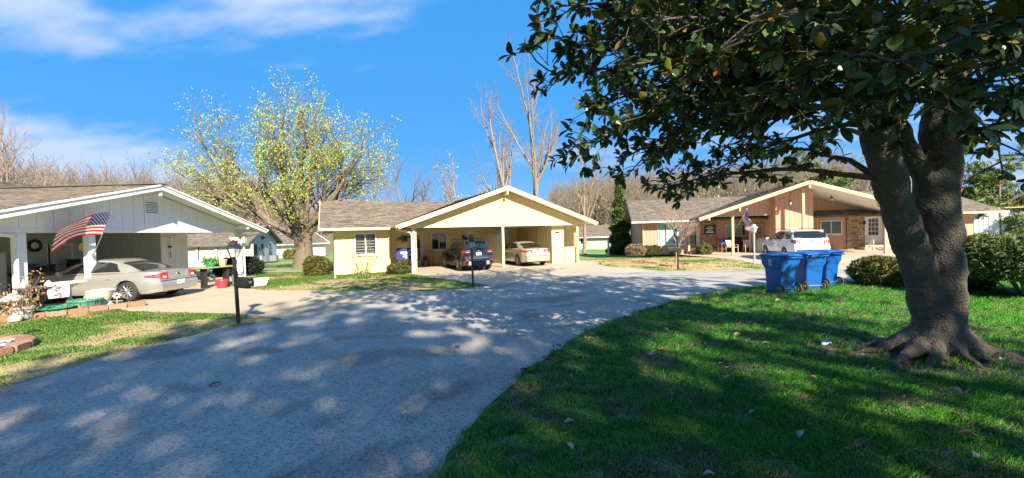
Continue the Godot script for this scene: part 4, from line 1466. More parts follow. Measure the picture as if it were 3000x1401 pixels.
func build_bare_trees() -> void:
	var wide := {"levels": 4, "kids": [6, 4, 4, 3], "wander": 0.12, "lift": 0.06, "spread": 0.7, "shrink": 0.58, "thin": 0.012, "from": 0.25}
	var up := {"levels": 4, "kids": [7, 5, 3, 3], "wander": 0.09, "lift": 0.12, "spread": 0.5, "shrink": 0.5, "thin": 0.014, "from": 0.35}
	bare_tree("bare_tree", "tall bare tree with a thin leaning second stem above the yellow roof", Vector3(2.6, -0.9, -46.0), 15.0, 0.38, {"levels": 5, "kids": [9, 5, 4, 3, 3], "wander": 0.10, "lift": 0.13, "spread": 0.6, "shrink": 0.42, "thin": 0.011, "from": 0.35}, "pale_bark", 41,
		[[Vector3(0.06, 1, 0), 1.0, 1.0], [Vector3(-0.62, 1, 0.1), 0.95, 0.7]])
	bare_tree("bare_tree", "bare grey tree rising behind the yellow house's wing roof", Vector3(-11.8, -0.9, -41.0), 5.8, 0.28, wide, "twig_bark", 52, [[Vector3(-0.5, 1, 0), 0.95, 0.9], [Vector3(0.1, 1, 0.1), 1.05, 1.0], [Vector3(0.7, 1, 0), 1.0, 0.8]])
	bare_tree("budding_tree", "thin tree with pale green buds over the yellow house's roof ridge", Vector3(-5.2, -0.9, -44.0), 6.2, 0.25, up, "grey_twig", 63, [[Vector3(-0.2, 1, 0), 1.0, 1.0], [Vector3(0.45, 1, 0), 0.8, 0.8]], Color(0.28, 0.30, 0.10), 1)
	bare_tree("bare_tree", "slender pale bare tree at the end of the yellow gable", Vector3(8.3, -1.0, -46.0), 7.6, 0.24, up, "pale_bark", 64, [[Vector3(0.03, 1, 0), 1.05, 1.0]])
	bare_tree("bare_tree", "dense bare tree at the edge of the photo behind the white roof", Vector3(-40.5, -0.6, -32.0), 7.6, 0.3, {"levels": 5, "kids": [7, 5, 4, 3, 3], "wander": 0.12, "lift": 0.1, "spread": 0.55, "shrink": 0.55, "thin": 0.012, "from": 0.15}, "grey_twig", 75,
		[[Vector3(-0.3, 1, 0), 1.0, 1.0], [Vector3(0.25, 1, 0.1), 0.95, 0.9], [Vector3(0.6, 1, -0.2), 0.8, 0.7]])
	bare_tree("bare_tree", "open crooked bare tree over the white carport roof", Vector3(-33.5, -0.4, -32.5), 4.7, 0.26, {"levels": 5, "kids": [4, 4, 3, 3, 2], "wander": 0.2, "lift": 0.05, "spread": 0.75, "shrink": 0.6, "thin": 0.012, "from": 0.35}, "twig_bark", 86,
		[[Vector3(-0.7, 1, 0), 0.9, 0.8], [Vector3(0.6, 1, 0), 1.1, 1.0]])
	bare_tree("bare_tree", "bare tree whose grey branches show between the big leafing tree and yellow roof", Vector3(-17.0, -1.0, -47.0), 6.0, 0.25, wide, "grey_twig", 97, [[Vector3(0.1, 1, 0), 1.0, 1.0], [Vector3(-0.5, 1, 0), 0.8, 0.8]])
	bare_tree("bare_tree", "bare branching tree just behind the yellow gable's peak", Vector3(-1.0, -0.9, -48.0), 6.8, 0.24, up, "grey_twig", 108, [[Vector3(-0.1, 1, 0), 1.0, 1.0]])
	bare_tree("bare_tree", "bare tree on the slope behind the peach house's wing", Vector3(19.0, -1.0, -52.0), 6.0, 0.24, wide, "pale_bark", 119, [[Vector3(0.1, 1, 0), 1.0, 1.0], [Vector3(0.5, 1, 0), 0.7, 0.7]])
	# redbud in bloom, far off
	bare_tree("redbud", "small pink flowering tree beyond the blue grey house", Vector3(-37.5, -1.2, -60.0), 3.2, 0.12, {"levels": 3, "kids": [5, 4, 4], "wander": 0.12, "lift": 0.06, "spread": 0.7, "shrink": 0.6, "thin": 0.012}, "twig_bark", 130,
		[[Vector3(-0.4, 1, 0), 1.0, 1.0], [Vector3(0.4, 1, 0), 1.0, 1.0]], Color(0.50, 0.26, 0.38), 7)
	# evergreens
	conifer("tall narrow green conifer beside the peach house's wing", Vector3(11.6, -0.9, -42.5), 8.6, 1.4, Color(0.115, 0.17, 0.028), 141)
	conifer("dark pointed conifer on the hill behind the white house", Vector3(-47, 3.2, -84), 9.0, 1.8, Color(0.06, 0.10, 0.035), 142)
	for a in [[Vector3(54, -0.8, -44), 7.5, 3.6, "soft green pine behind the trunk at the photo's edge"], [Vector3(35, -0.8, -47), 8.2, 3.6, "soft green pine above the peach house's far roof"]]:
		pine(a[3], a[0], a[1], a[2])
	# the little bare ornamental in front of the peach window
	bare_tree("ornamental_tree", "small bare vase shaped tree in a ring before the peach house", Vector3(8.9, 0, -21.6), 1.45, 0.075, {"levels": 4, "kids": [7, 5, 4, 3], "wander": 0.1, "lift": 0.14, "spread": 0.6, "shrink": 0.66, "thin": 0.008, "from": 0.5}, "rosy_twig", 153,
		[[Vector3(0.02, 1, 0), 1.0, 1.0]])


func conifer(label: String, at: Vector3, tall: float, wide: float, col: Color, seed_: int) -> void:
	rng.seed = seed_
	var t := thing("conifer", label, "tree", at)
	var b := MB.new()
	b.tube(PackedVector3Array([Vector3.ZERO, Vector3(0, tall * 0.5, 0), Vector3(0, tall, 0)]), PackedFloat32Array([0.2, 0.12, 0.02]), 6)
	part(t, "trunk", b.done(M["tree_bark"]))
	spray_crown(t, func() -> Vector3:
		var f := pow(rng.randf(), 1.5)
		var a := rng.randf() * TAU
		var rr := wide * (1.0 - f * 0.92) * (0.55 + 0.45 * sqrt(rng.randf())) * (0.8 + 0.3 * sin(f * 40.0 + a * 2.0))
		return Vector3(cos(a) * rr, 0.4 + f * (tall - 0.4), sin(a) * rr), 4200, 0.32, col)


func pine(label: String, at: Vector3, tall: float, wide: float) -> void:
	rng.seed = int(at.x)
	var t := thing("pine_tree", label, "tree", at)
	var b := MB.new()
	var tips := []
	limb(b, Vector3.ZERO, Vector3.UP, tall, 0.22, 0, {"levels": 2, "kids": [16, 5], "wander": 0.05, "lift": 0.02, "spread": 1.25, "shrink": 0.36, "thin": 0.02, "from": 0.15}, tips)
	part(t, "trunk", b.done(M["tree_bark"]))
	spray_crown(t, func() -> Vector3:
		var tp: Array = tips[rng.randi() % tips.size()]
		return tp[0] + Vector3(r_(-0.7, 0.7), r_(-0.3, 0.3), r_(-0.7, 0.7)), 3500, 0.36, Color(0.15, 0.21, 0.05))


func spray_mesh() -> ArrayMesh:
	var b := MB.new()
	b.tinted = true
	var g := RandomNumberGenerator.new()
	g.seed = 9
	for k in 7:
		var d := Vector3(g.randf_range(-1, 1), g.randf_range(-0.5, 0.7), g.randf_range(-1, 1)).normalized()
		var s := d.cross(Vector3(g.randf_range(-1, 1), 1, g.randf_range(-1, 1))).normalized() * 0.09
		var f := g.randf_range(0.75, 1.25)
		b.col = Color(f, f, f)
		var m := (d + Vector3.UP).normalized()
		b.ts(-s * 0.4, s * 0.4, d * 0.55 + s, m, m, m)
		b.ts(-s * 0.4, d * 0.55 + s, d * 0.55 - s, m, m, m)
		b.ts(d * 0.55 - s, d * 0.55 + s, d, m, m, m)
	return b.done(M["needle"])


var spray: ArrayMesh


func spray_crown(t: Node, where: Callable, count: int, size: float, col: Color, called := "crown") -> void:
	if spray == null:
		spray = spray_mesh()
	var xs := []
	var cs := []
	for k in count:
		xs.append(Transform3D(random_basis(size * r_(0.7, 1.25)), where.call()))
		var f := r_(0.6, 1.35)
		cs.append(Color(col.r * f * r_(0.9, 1.15), col.g * f, col.b * f))
	many(t, called, spray, xs, cs).set_meta("kind", "stuff")


func build_hill_forest() -> void:
	# far woods on the slopes, one mass
	rng.seed = 909
	var kinds := []
	for k in 3:
		var b := MB.new()
		var tips := []
		limb(b, Vector3.ZERO, Vector3.UP, 7.5, 0.16, 0, {"levels": 3, "kids": [7, 4, 4], "wander": 0.12, "lift": 0.08, "spread": 0.62, "shrink": 0.5, "thin": 0.028, "from": 0.3}, tips)
		kinds.append(b)
	var xs := [[], [], []]
	var gx := []
	var gc := []
	for i in 5200:
		var a := r_(-1.05, 1.05)
		var d := lerpf(84.0, 225.0, pow(rng.randf(), 0.9))
		var p := Vector3(sin(a) * d, 0, -cos(a) * d)
		p.y = terrain(p.x, p.z) - 0.2
		var s := r_(0.7, 1.3)
		if (a > -0.5 and a < 0.1) or a > 0.74:
			if d < 150.0:
				continue
			s *= 0.7
		xs[i % 3].append(Transform3D(Basis(Vector3.UP, rng.randf() * TAU).scaled(Vector3(s, s * r_(0.85, 1.15), s)), p))
		# some crowns are just leafing out
		var leafing := nz.get_noise_2d(p.x * 2.0, p.z * 2.0) + r_(-0.25, 0.25)
		var n := 46 if leafing > 0.05 else 26
		for k in n:
			gx.append(Transform3D(random_basis(r_(0.3, 0.65)), p + Vector3(r_(-2.6, 2.6), r_(2.0, 9.0) * s, r_(-2.6, 2.6))))
			var f := r_(0.7, 1.2)
			if leafing > 0.05:
				gc.append(Color(0.24, 0.245, 0.075) * f)
			else:
				gc.append(Color(0.25, 0.20, 0.12) * f)
	var h := Node3D.new()
	h.name = "woods"
	add_child(h)
	tag(h, "bare and leafing woods covering the hills behind the houses", "woods", "", "stuff")
	for k in 3:
		many(h, "trunks", kinds[k].done(M["hill_bark"]), xs[k], []).set_meta("kind", "stuff")
	many(h, "foliage", leaf_mesh(0.7, Color(1, 1, 1), "leaf"), gx, gc).set_meta("kind", "stuff")


func smin(a: float, b: float, k: float) -> float:
	var h := clampf(0.5 + 0.5 * (b - a) / k, 0, 1)
	return lerpf(b, a, h) - k * h * (1.0 - h)


# bones are [ax, ay, az, ar, bx, by, bz, br]; meshed as surface nets
func net(b: MB, bones: Array, cell: float, k: float, lo: Vector3, hi: Vector3, rough: float) -> void:
	var n := Vector3i(((hi - lo) / cell).ceil()) + Vector3i.ONE
	var f := PackedFloat32Array()
	f.resize(n.x * n.y * n.z)
	f.fill(9.0)
	var bone := func(p: Vector3, w: Array) -> float:
		var a := Vector3(w[0], w[1], w[2])
		var ab := Vector3(w[4], w[5], w[6]) - a
		var t := clampf((p - a).dot(ab) / ab.length_squared(), 0, 1)
		return p.distance_to(a + ab * t) - lerpf(w[3], w[7], t)
	for w in bones:
		var reach := maxf(w[3], w[7]) + 0.35
		var mn := Vector3(minf(w[0], w[4]), minf(w[1], w[5]), minf(w[2], w[6])) - Vector3.ONE * reach
		var mx := Vector3(maxf(w[0], w[4]), maxf(w[1], w[5]), maxf(w[2], w[6])) + Vector3.ONE * reach
		var i0 := Vector3i(((mn - lo) / cell).floor()).clamp(Vector3i.ZERO, n - Vector3i.ONE)
		var i1 := Vector3i(((mx - lo) / cell).ceil()).clamp(Vector3i.ZERO, n - Vector3i.ONE)
		for z in range(i0.z, i1.z + 1):
			for y in range(i0.y, i1.y + 1):
				for x in range(i0.x, i1.x + 1):
					var at := (z * n.y + y) * n.x + x
					var d: float = bone.call(lo + Vector3(x, y, z) * cell, w)
					f[at] = smin(f[at], d, k) if f[at] < 8.0 else d
	if rough > 0.0:
		for z in n.z:
			for y in n.y:
				for x in n.x:
					var at := (z * n.y + y) * n.x + x
					if absf(f[at]) < 0.25:
						var p := lo + Vector3(x, y, z) * cell
						f[at] += rough * (nz.get_noise_3d(p.x * 190, p.y * 130, p.z * 190) + 0.6 * nz.get_noise_3d(p.x * 480, p.y * 480, p.z * 480))
	var vert := {}
	var st := [1, n.x, n.x * n.y]
	var pts := PackedVector3Array()
	var nor := PackedVector3Array()
	for z in n.z - 1:
		for y in n.y - 1:
			for x in n.x - 1:
				var at := (z * n.y + y) * n.x + x
				var c := [f[at], f[at + 1], f[at + st[1]], f[at + 1 + st[1]], f[at + st[2]], f[at + 1 + st[2]], f[at + st[1] + st[2]], f[at + 1 + st[1] + st[2]]]
				var neg := 0
				for q in c:
					if q < 0:
						neg += 1
				if neg == 0 or neg == 8:
					continue
				var sum := Vector3.ZERO
				var cnt := 0
				for e in [[0, 1], [2, 3], [4, 5], [6, 7], [0, 2], [1, 3], [4, 6], [5, 7], [0, 4], [1, 5], [2, 6], [3, 7]]:
					var va: float = c[e[0]]
					var vb: float = c[e[1]]
					if (va < 0) != (vb < 0):
						var t := va / (va - vb)
						var pa := Vector3(e[0] & 1, (e[0] >> 1) & 1, e[0] >> 2)
						var pb := Vector3(e[1] & 1, (e[1] >> 1) & 1, e[1] >> 2)
						sum += pa.lerp(pb, t)
						cnt += 1
				vert[at] = pts.size()
				pts.append(lo + (Vector3(x, y, z) + sum / cnt) * cell)
				nor.append(Vector3(c[1] + c[3] + c[5] + c[7] - c[0] - c[2] - c[4] - c[6], c[2] + c[3] + c[6] + c[7] - c[0] - c[1] - c[4] - c[5], c[4] + c[5] + c[6] + c[7] - c[0] - c[1] - c[2] - c[3]).normalized())
	for z in range(1, n.z - 1):
		for y in range(1, n.y - 1):
			for x in range(1, n.x - 1):
				var at := (z * n.y + y) * n.x + x
				for a in 3:
					if (f[at] < 0) == (f[at + st[a]] < 0):
						continue
					var u: int = st[(a + 1) % 3]
					var w: int = st[(a + 2) % 3]
					if vert.has(at) and vert.has(at - u) and vert.has(at - w) and vert.has(at - u - w):
						var q0: int = vert[at]
						var q1: int = vert[at - u]
						var q2: int = vert[at - u - w]
						var q3: int = vert[at - w]
						b.ts(pts[q0], pts[q1], pts[q2], nor[q0], nor[q1], nor[q2])
						b.ts(pts[q0], pts[q2], pts[q3], nor[q0], nor[q2], nor[q3])


# thick glossy leaf, green above and rusty felt below; length 1 along +z
func magnolia_leaf(g: Color, u: Color, curl: float) -> ArrayMesh:
	var b := MB.new()
	b.tinted = true
	for layer in 2:
		b.col = g if layer == 0 else u
		var rows := []
		for i in 6:
			var t := i / 5.0
			var w: float = [0.02, 0.15, 0.225, 0.25, 0.19, 0.02][i]
			var y := -curl * t * t - (0.012 if layer == 1 else 0.0)
			rows.append(PackedVector3Array([Vector3(-w, y + w * 0.35, t), Vector3(0, y, t), Vector3(w, y + w * 0.35, t)]))
		b.sheet(rows, layer == 0)
	return b.done(M["magnolia_leaf"])


func sag(a: Vector3, c: Vector3, up: float, k: int) -> PackedVector3Array:
	var o := PackedVector3Array()
	var mid := a.lerp(c, 0.45) + Vector3(r_(-0.2, 0.2), up, r_(-0.2, 0.2))
	for i in k + 1:
		var t := i / float(k)
		o.append(a.lerp(mid, t).lerp(mid.lerp(c, t), t) + Vector3(r_(-0.04, 0.04), r_(-0.04, 0.04), r_(-0.04, 0.04)) * (0.0 if i == 0 else 1.0))
	return o


# one bough: its main line, side branches and twigs; whorls get [point, direction]
func bough(b: MB, a: Vector3, c: Vector3, r: float, up: float, density: float, whorls: Array, reach := 1.0) -> void:
	var length := a.distance_to(c)
	var k := maxi(5, int(length / 0.4))
	var pts := sag(a, c, up, k)
	var rad := PackedFloat32Array()
	for i in k + 1:
		rad.append(lerpf(r, 0.012, pow(i / float(k), 0.8)))
	b.tube(pts, rad, 7)
	var n := int(length * density)
	for j in n:
		var t := 0.28 + 0.72 * (j + rng.randf()) / n
		var x := t * k
		var i0 := mini(int(x), k - 1)
		var q := pts[i0].lerp(pts[i0 + 1], x - i0)
		var along := (pts[i0 + 1] - pts[i0]).normalized()
		var s := along.cross(Vector3.UP).normalized() * (1 if j % 2 == 0 else -1)
		var d := (along * r_(0.5, 1.0) + s * r_(0.4, 1.0) + Vector3(0, r_(-0.35, 0.45), 0)).normalized()
		var l := r_(0.5, 1.25) * reach * (1.25 - 0.6 * t)
		var e := q + d * l + Vector3(0, r_(-0.12, 0.1), 0)
		var side_pts := sag(q, e, r_(-0.1, 0.12), 4)
		b.tube(side_pts, PackedFloat32Array([0.017, 0.014, 0.011, 0.009, 0.006]), 4)
		whorls.append([e, (d + Vector3(0, 0.25, 0)).normalized()])
		for m in 2 + (rng.randi() % 3):
			var f := r_(0.3, 0.95)
			var y := q.lerp(e, f)
			var dd := (d + Vector3(r_(-1, 1), r_(-0.5, 0.7), r_(-1, 1)) * 0.9).normalized()
			var te := y + dd * r_(0.16, 0.42)
			b.tube(PackedVector3Array([y, y.lerp(te, 0.5) + Vector3(0, 0.02, 0), te]), PackedFloat32Array([0.008, 0.006, 0.005]), 3)
			whorls.append([te, (dd + Vector3(0, 0.2, 0)).normalized()])
	whorls.append([c, (pts[k] - pts[k - 1]).normalized()])


func build_magnolia() -> void:
	rng.seed = 4242
	var t := thing("magnolia_tree", "large evergreen magnolia with twin trunks and glossy dark leaves", "tree")
	var b := MB.new()
	var z := -6.08
	var bones := [
		[6.5, -0.15, z, 0.40, 6.5, 0.55, z, 0.275],
		[6.44, 0.35, z, 0.23, 6.17, 1.25, z + 0.04, 0.19], [6.17, 1.25, z + 0.04, 0.19, 5.86, 2.1, z + 0.1, 0.2], [5.86, 2.1, z + 0.1, 0.2, 5.46, 3.2, z + 0.15, 0.195], [5.46, 3.2, z + 0.15, 0.195, 5.15, 5.0, z + 0.2, 0.16],
		[6.58, 0.35, z, 0.26, 6.56, 1.3, z, 0.255], [6.56, 1.3, z, 0.255, 6.48, 2.2, z, 0.265], [6.48, 2.2, z, 0.265, 6.58, 3.3, z, 0.26], [6.58, 3.3, z, 0.26, 6.85, 5.0, z, 0.2],
		[6.32, 2.6, z + 0.05, 0.15, 5.95, 3.6, z - 0.1, 0.12], [5.95, 3.6, z - 0.1, 0.12, 5.75, 5.0, z - 0.3, 0.1]]
	# surface roots
	for a in [[-2.75, 1.5, 0.085], [-2.4, 1.15, 0.075], [2.6, 0.9, 0.08], [0.35, 0.8, 0.10], [0.9, 0.7, 0.08], [-0.45, 0.9, 0.1], [1.6, 0.6, 0.08], [-1.2, 0.62, 0.09], [-1.75, 0.7, 0.075], [3.1, 1.25, 0.085], [2.0, 0.7, 0.08]]:
		var d := Vector3(cos(a[0]), 0, -sin(a[0]))
		var s := Vector3(6.5, 0.22, z) + d * 0.3
		var m: Vector3 = Vector3(6.5, 0.07, z) + d * a[1] * 0.62
		var e: Vector3 = Vector3(6.5, -0.06, z) + d * a[1] * 1.15 + Vector3(-d.z, 0, d.x) * r_(-0.2, 0.2)
		bones.append([s.x, s.y, s.z, a[2] * 1.5, m.x, m.y, m.z, a[2] * 0.75])
		bones.append([m.x, m.y, m.z, a[2] * 0.75, e.x, e.y, e.z, 0.04])
	net(b, bones, 0.035, 0.06, Vector3(4.4, -0.12, -7.9), Vector3(8.6, 4.9, -4.3), 0.045)
	b.tinted = true
	for k in b.v.size():
		var p := b.v[k]
		var f := 1.0 + 0.5 * nz.get_noise_3d(p.x * 90, p.y * 150, p.z * 90)
		# pale lichen in blotches with an outline of its own
		var li := smoothstep(0.2, 0.28, nz.get_noise_3d(p.x * 170 + 50, p.y * 230, p.z * 170) + 0.3 * nz.get_noise_3d(p.x * 600, p.y * 700, p.z * 600))
		b.c[k] = Color(f, f, f).lerp(Color(2.0, 2.0, 1.9), li * 0.7)
	part(t, "trunk", b.done(M["magnolia_bark"]))
	b = MB.new()
	var whorls := []
	var left := Vector3(5.25, 4.2, -5.9)
	var low := Vector3(5.55, 3.0, -5.95)
	var right := Vector3(6.7, 4.2, -6.08)
	# the low sweep seen before the houses and sky
	for a in [[low, Vector3(2.77, 2.71, -7.40), 0.5, 0.05], [low, Vector3(1.77, 3.11, -6.40), 0.9, 0.05], [left, Vector3(1.05, 3.12, -5.60), 0.7, 0.05], [left, Vector3(1.16, 3.79, -5.80), 0.8, 0.06], [left, Vector3(0.68, 4.18, -5.60), 0.8, 0.05], [left, Vector3(0.77, 4.34, -5.00), 0.7, 0.05], [left, Vector3(0.63, 4.81, -5.00), 0.8, 0.05],
			[low, Vector3(5.17, 3.42, -8.40), 0.6, 0.05], [low, Vector3(3.96, 3.06, -8.00), 0.5, 0.05], [low, Vector3(2.39, 3.21, -5.00), 0.6, 0.05], [left, Vector3(1.76, 3.48, -4.20), 0.6, 0.05], [left, Vector3(2.63, 3.18, -4.40), 0.5, 0.05], [left, Vector3(1.52, 4.15, -4.20), 0.7, 0.05], [left, Vector3(1.29, 3.86, -4.60), 0.7, 0.05],
			[left, Vector3(1.87, 3.58, -3.60), 0.6, 0.05], [left, Vector3(2.51, 3.07, -3.40), 0.5, 0.045], [left, Vector3(5.27, 3.26, -6.80), 0.4, 0.04], [left, Vector3(2.60, 3.23, -3.00), 0.5, 0.045], [left, Vector3(2.15, 3.67, -3.20), 0.6, 0.045], [left, Vector3(3.80, 3.25, -6.60), 0.5, 0.045], [left, Vector3(2.27, 3.21, -6.20), 0.6, 0.045], [left, Vector3(6.16, 4.11, -8.60), 0.6, 0.05],
			[left, Vector3(1.66, 3.43, -5.20), 0.6, 0.045], [left, Vector3(2.46, 4.85, -5.20), 0.6, 0.045], [left, Vector3(1.37, 5.05, -5.60), 0.6, 0.045], [left, Vector3(4.00, 4.50, -5.00), 0.5, 0.045], [left, Vector3(3.18, 4.01, -5.60), 0.5, 0.045], [left, Vector3(4.21, 4.51, -6.20), 0.5, 0.045],
			[right, Vector3(3.04, 3.23, -2.90), 0.5, 0.05], [right, Vector3(4.06, 3.06, -3.40), 0.5, 0.05], [right, Vector3(5.91, 2.97, -4.60), 0.5, 0.05], [right, Vector3(7.96, 2.72, -6.40), 0.4, 0.04], [right, Vector3(5.26, 3.71, -4.00), 0.6, 0.05], [right, Vector3(4.32, 3.94, -3.80), 0.6, 0.05], [right, Vector3(3.66, 3.11, -3.60), 0.5, 0.045], [right, Vector3(6.05, 3.17, -5.20), 0.4, 0.04],
			[right, Vector3(7.14, 3.79, -5.60), 0.4, 0.04], [right, Vector3(4.26, 4.18, -4.40), 0.5, 0.045], [right, Vector3(5.48, 3.87, -5.00), 0.4, 0.04]]:
		bough(b, a[0] + Vector3(r_(-0.1, 0.1), r_(-0.5, 0.6), r_(-0.1, 0.1)), a[1], a[3], a[2], 3.5, whorls)
	var seen := whorls.size()
	# the upper crown, out of the frame: limbs rise from both stems and carry leaves all round
	for st in [[Vector3(5.15, 4.8, -5.9), Vector3(3.6, 9.5, -4.6)], [Vector3(6.85, 4.8, -6.08), Vector3(7.6, 10.5, -6.6)], [Vector3(5.7, 4.7, -6.35), Vector3(5.4, 11.2, -7.2)], [Vector3(5.15, 4.6, -5.9), Vector3(2.6, 8.0, -7.4)], [Vector3(6.85, 4.6, -6.0), Vector3(9.2, 7.2, -2.2)], [Vector3(5.15, 4.9, -5.9), Vector3(0.4, 9.3, -6.2)], [Vector3(5.15, 4.9, -5.9), Vector3(-0.6, 9.0, -3.6)], [Vector3(5.15, 4.9, -5.9), Vector3(1.6, 9.4, -0.8)], [Vector3(6.85, 4.5, -6.0), Vector3(12.2, 6.2, -3.6)]]:
		var pts := sag(st[0], st[1], 0.5, 8)
		b.tube(pts, PackedFloat32Array([0.19, 0.17, 0.15, 0.13, 0.11, 0.09, 0.07, 0.05, 0.03]), 7)
		for j in (20 if st[1].x < 2.0 else 9):
			var q := pts[2 + (j % 7)]
			var a := j * 2.399 + r_(-0.3, 0.3)
			var rr := r_(2.0, 4.3) * (1.0 - 0.5 * smoothstep(7.0, 11.0, q.y))
			bough(b, q, q + Vector3(cos(a) * rr, r_(-0.6, 0.9), sin(a) * rr), 0.045, 0.3, 3.0, whorls, 1.15)
	part(t, "branch_wood", b.done(M["twig_bark"] if false else M["magnolia_bark"]))
	# leaves
	var green := magnolia_leaf(Color(1, 1, 1), Color(2.3, 1.05, 0.75), 0.12)
	var xs := []
	var cs := []
	var sizes := []
	for i in whorls.size():
		var p: Vector3 = whorls[i][0]
		var d: Vector3 = whorls[i][1]
		if p.distance_to(EYE) < 1.9:
			continue
		var fr := Basis(Quaternion(Vector3(0, 0, 1), d)) if d.z > -0.999 else Basis(Vector3.UP, PI)
		var cnt := 6 + rng.randi() % 4
		for k in cnt:
			var a := TAU * k / cnt + r_(-0.3, 0.3)
			var spread := r_(0.55, 1.25)
			var ld := fr * Vector3(cos(a) * sin(spread), sin(a) * sin(spread), cos(spread))
			ld.y -= r_(0.0, 0.45)
			ld = ld.normalized()
			var upv := (Vector3.UP + fr * Vector3(0, 0, 0.6) + Vector3(r_(-0.5, 0.5), 0, r_(-0.5, 0.5)))
			var xa := upv.cross(ld).normalized()
			var s := r_(0.075, 0.19)
			var bs := Basis(xa, ld.cross(xa), ld).scaled(Vector3.ONE * s)
			xs.append(Transform3D(bs, p - d * r_(0.0, 0.1)))
			var f := r_(0.6, 1.4)
			var c := Color(0.048 * f * r_(0.8, 1.5), 0.092 * f, 0.022 * f)
			var old := rng.randf()
			if old < 0.035:
				c = Color(0.26, 0.15, 0.035) * r_(0.7, 1.2)
			elif old < 0.09:
				c = Color(0.14, 0.16, 0.03) * f
			cs.append(c)
			# how large it shows from the photograph's place
			var rel := xs[-1].origin - EYE as Vector3
			var in_frame := rel.z < -0.5 and absf(rel.x / rel.z) < 1.28 and rel.y / -rel.z < 0.6
			sizes.append([s / rel.length() if in_frame else 0.0, xs.size() - 1])
	sizes.sort_custom(func(p, q): return p[0] > q[0])
	var big := {}
	for k in 300:
		big[sizes[k][1]] = true
	# the 300 leaves that show largest are single parts, in a few tones; the rest one mass
	var tones := []
	for k in 8:
		var f := 0.6 + 0.11 * k
		var c := Color(0.048 * f * 1.1, 0.092 * f, 0.022 * f)
		if k == 7:
			c = Color(0.22, 0.13, 0.03)
		if k == 6:
			c = Color(0.14, 0.16, 0.03)
		tones.append(magnolia_leaf(c, Color(c.r * 2.3, c.g * 1.05, c.b * 0.75), 0.12))
	var rx := []
	var rc := []
	for i in xs.size():
		if big.has(i):
			var o := part(t, "leaf", tones[i % 6 if i % 23 > 1 else 6 + i % 2])
			o.transform = xs[i]
		else:
			rx.append(xs[i])
			rc.append(cs[i])
	many(t, "crown", green, rx, rc).set_meta("kind", "stuff")
	# its neighbours behind the photographer, whose shade lies over the near lane and lawn
	neighbour("tall magnolia standing behind the photographer's left shoulder", Vector3(6.9, 0, 17.0), 515, green, 6.5, 19.0, 6.4, 140)
	neighbour("tall magnolia standing behind the photographer's right shoulder", Vector3(13.2, 0, 14.0), 616, green, 5.5, 17.0, 6.0, 60)


func neighbour(label: String, at: Vector3, seed_: int, green: ArrayMesh, y0: float, y1: float, reach: float, count: int) -> void:
	rng.seed = seed_
	var t2 := thing("magnolia_tree", label, "tree", at)
	var b := MB.new()
	b.tube(PackedVector3Array([Vector3(0, -0.1, 0), Vector3(0, 0.6, 0), Vector3(0.1, 3, 0), Vector3(0, 7, 0.2), Vector3(0.1, y1 + 0.4, 0)]), PackedFloat32Array([0.6, 0.42, 0.34, 0.2, 0.04]), 10)
	var whorls := []
	for j in count:
		var y := lerpf(y0, y1, float(j) / count)
		var a := j * 2.399
		var f0 := float(j) / count
		var rr := reach * (0.82 + 0.18 * sin(f0 * 4.0)) * r_(0.75, 1.0) * (1.0 - 0.5 * smoothstep(0.55, 1.0, f0))
		bough(b, Vector3(0.05, y - 0.4, 0.1), Vector3(cos(a) * rr, y + r_(-0.4, 0.7), sin(a) * rr), 0.06, 0.4, 2.6, whorls, 1.25)
	part(t2, "trunk", b.done(M["magnolia_bark"]))
	var xs := []
	var cs := []
	for w in whorls:
		var d: Vector3 = w[1]
		for k in 9:
			var ld := (d + Vector3(r_(-1, 1), r_(-0.9, 0.5), r_(-1, 1))).normalized()
			var xa := (Vector3.UP + Vector3(r_(-0.5, 0.5), 0, r_(-0.5, 0.5))).cross(ld).normalized()
			xs.append(Transform3D(Basis(xa, ld.cross(xa), ld).scaled(Vector3.ONE * r_(0.18, 0.28)), w[0]))
			var f := r_(0.6, 1.4)
			cs.append(Color(0.03 * f, 0.062 * f, 0.016 * f))
	many(t2, "crown", green, xs, cs).set_meta("kind", "stuff")


func prof(a: Array, x: float) -> float:
	# piecewise smooth through [x, y] pairs
	if x <= a[0][0]:
		return a[0][1]
	for i in a.size() - 1:
		if x <= a[i + 1][0]:
			var t: float = (x - a[i][0]) / (a[i + 1][0] - a[i][0])
			t = t * t * (3 - 2 * t) * 0.5 + t * 0.5
			return lerpf(a[i][1], a[i + 1][1], t)
	return a[-1][1]


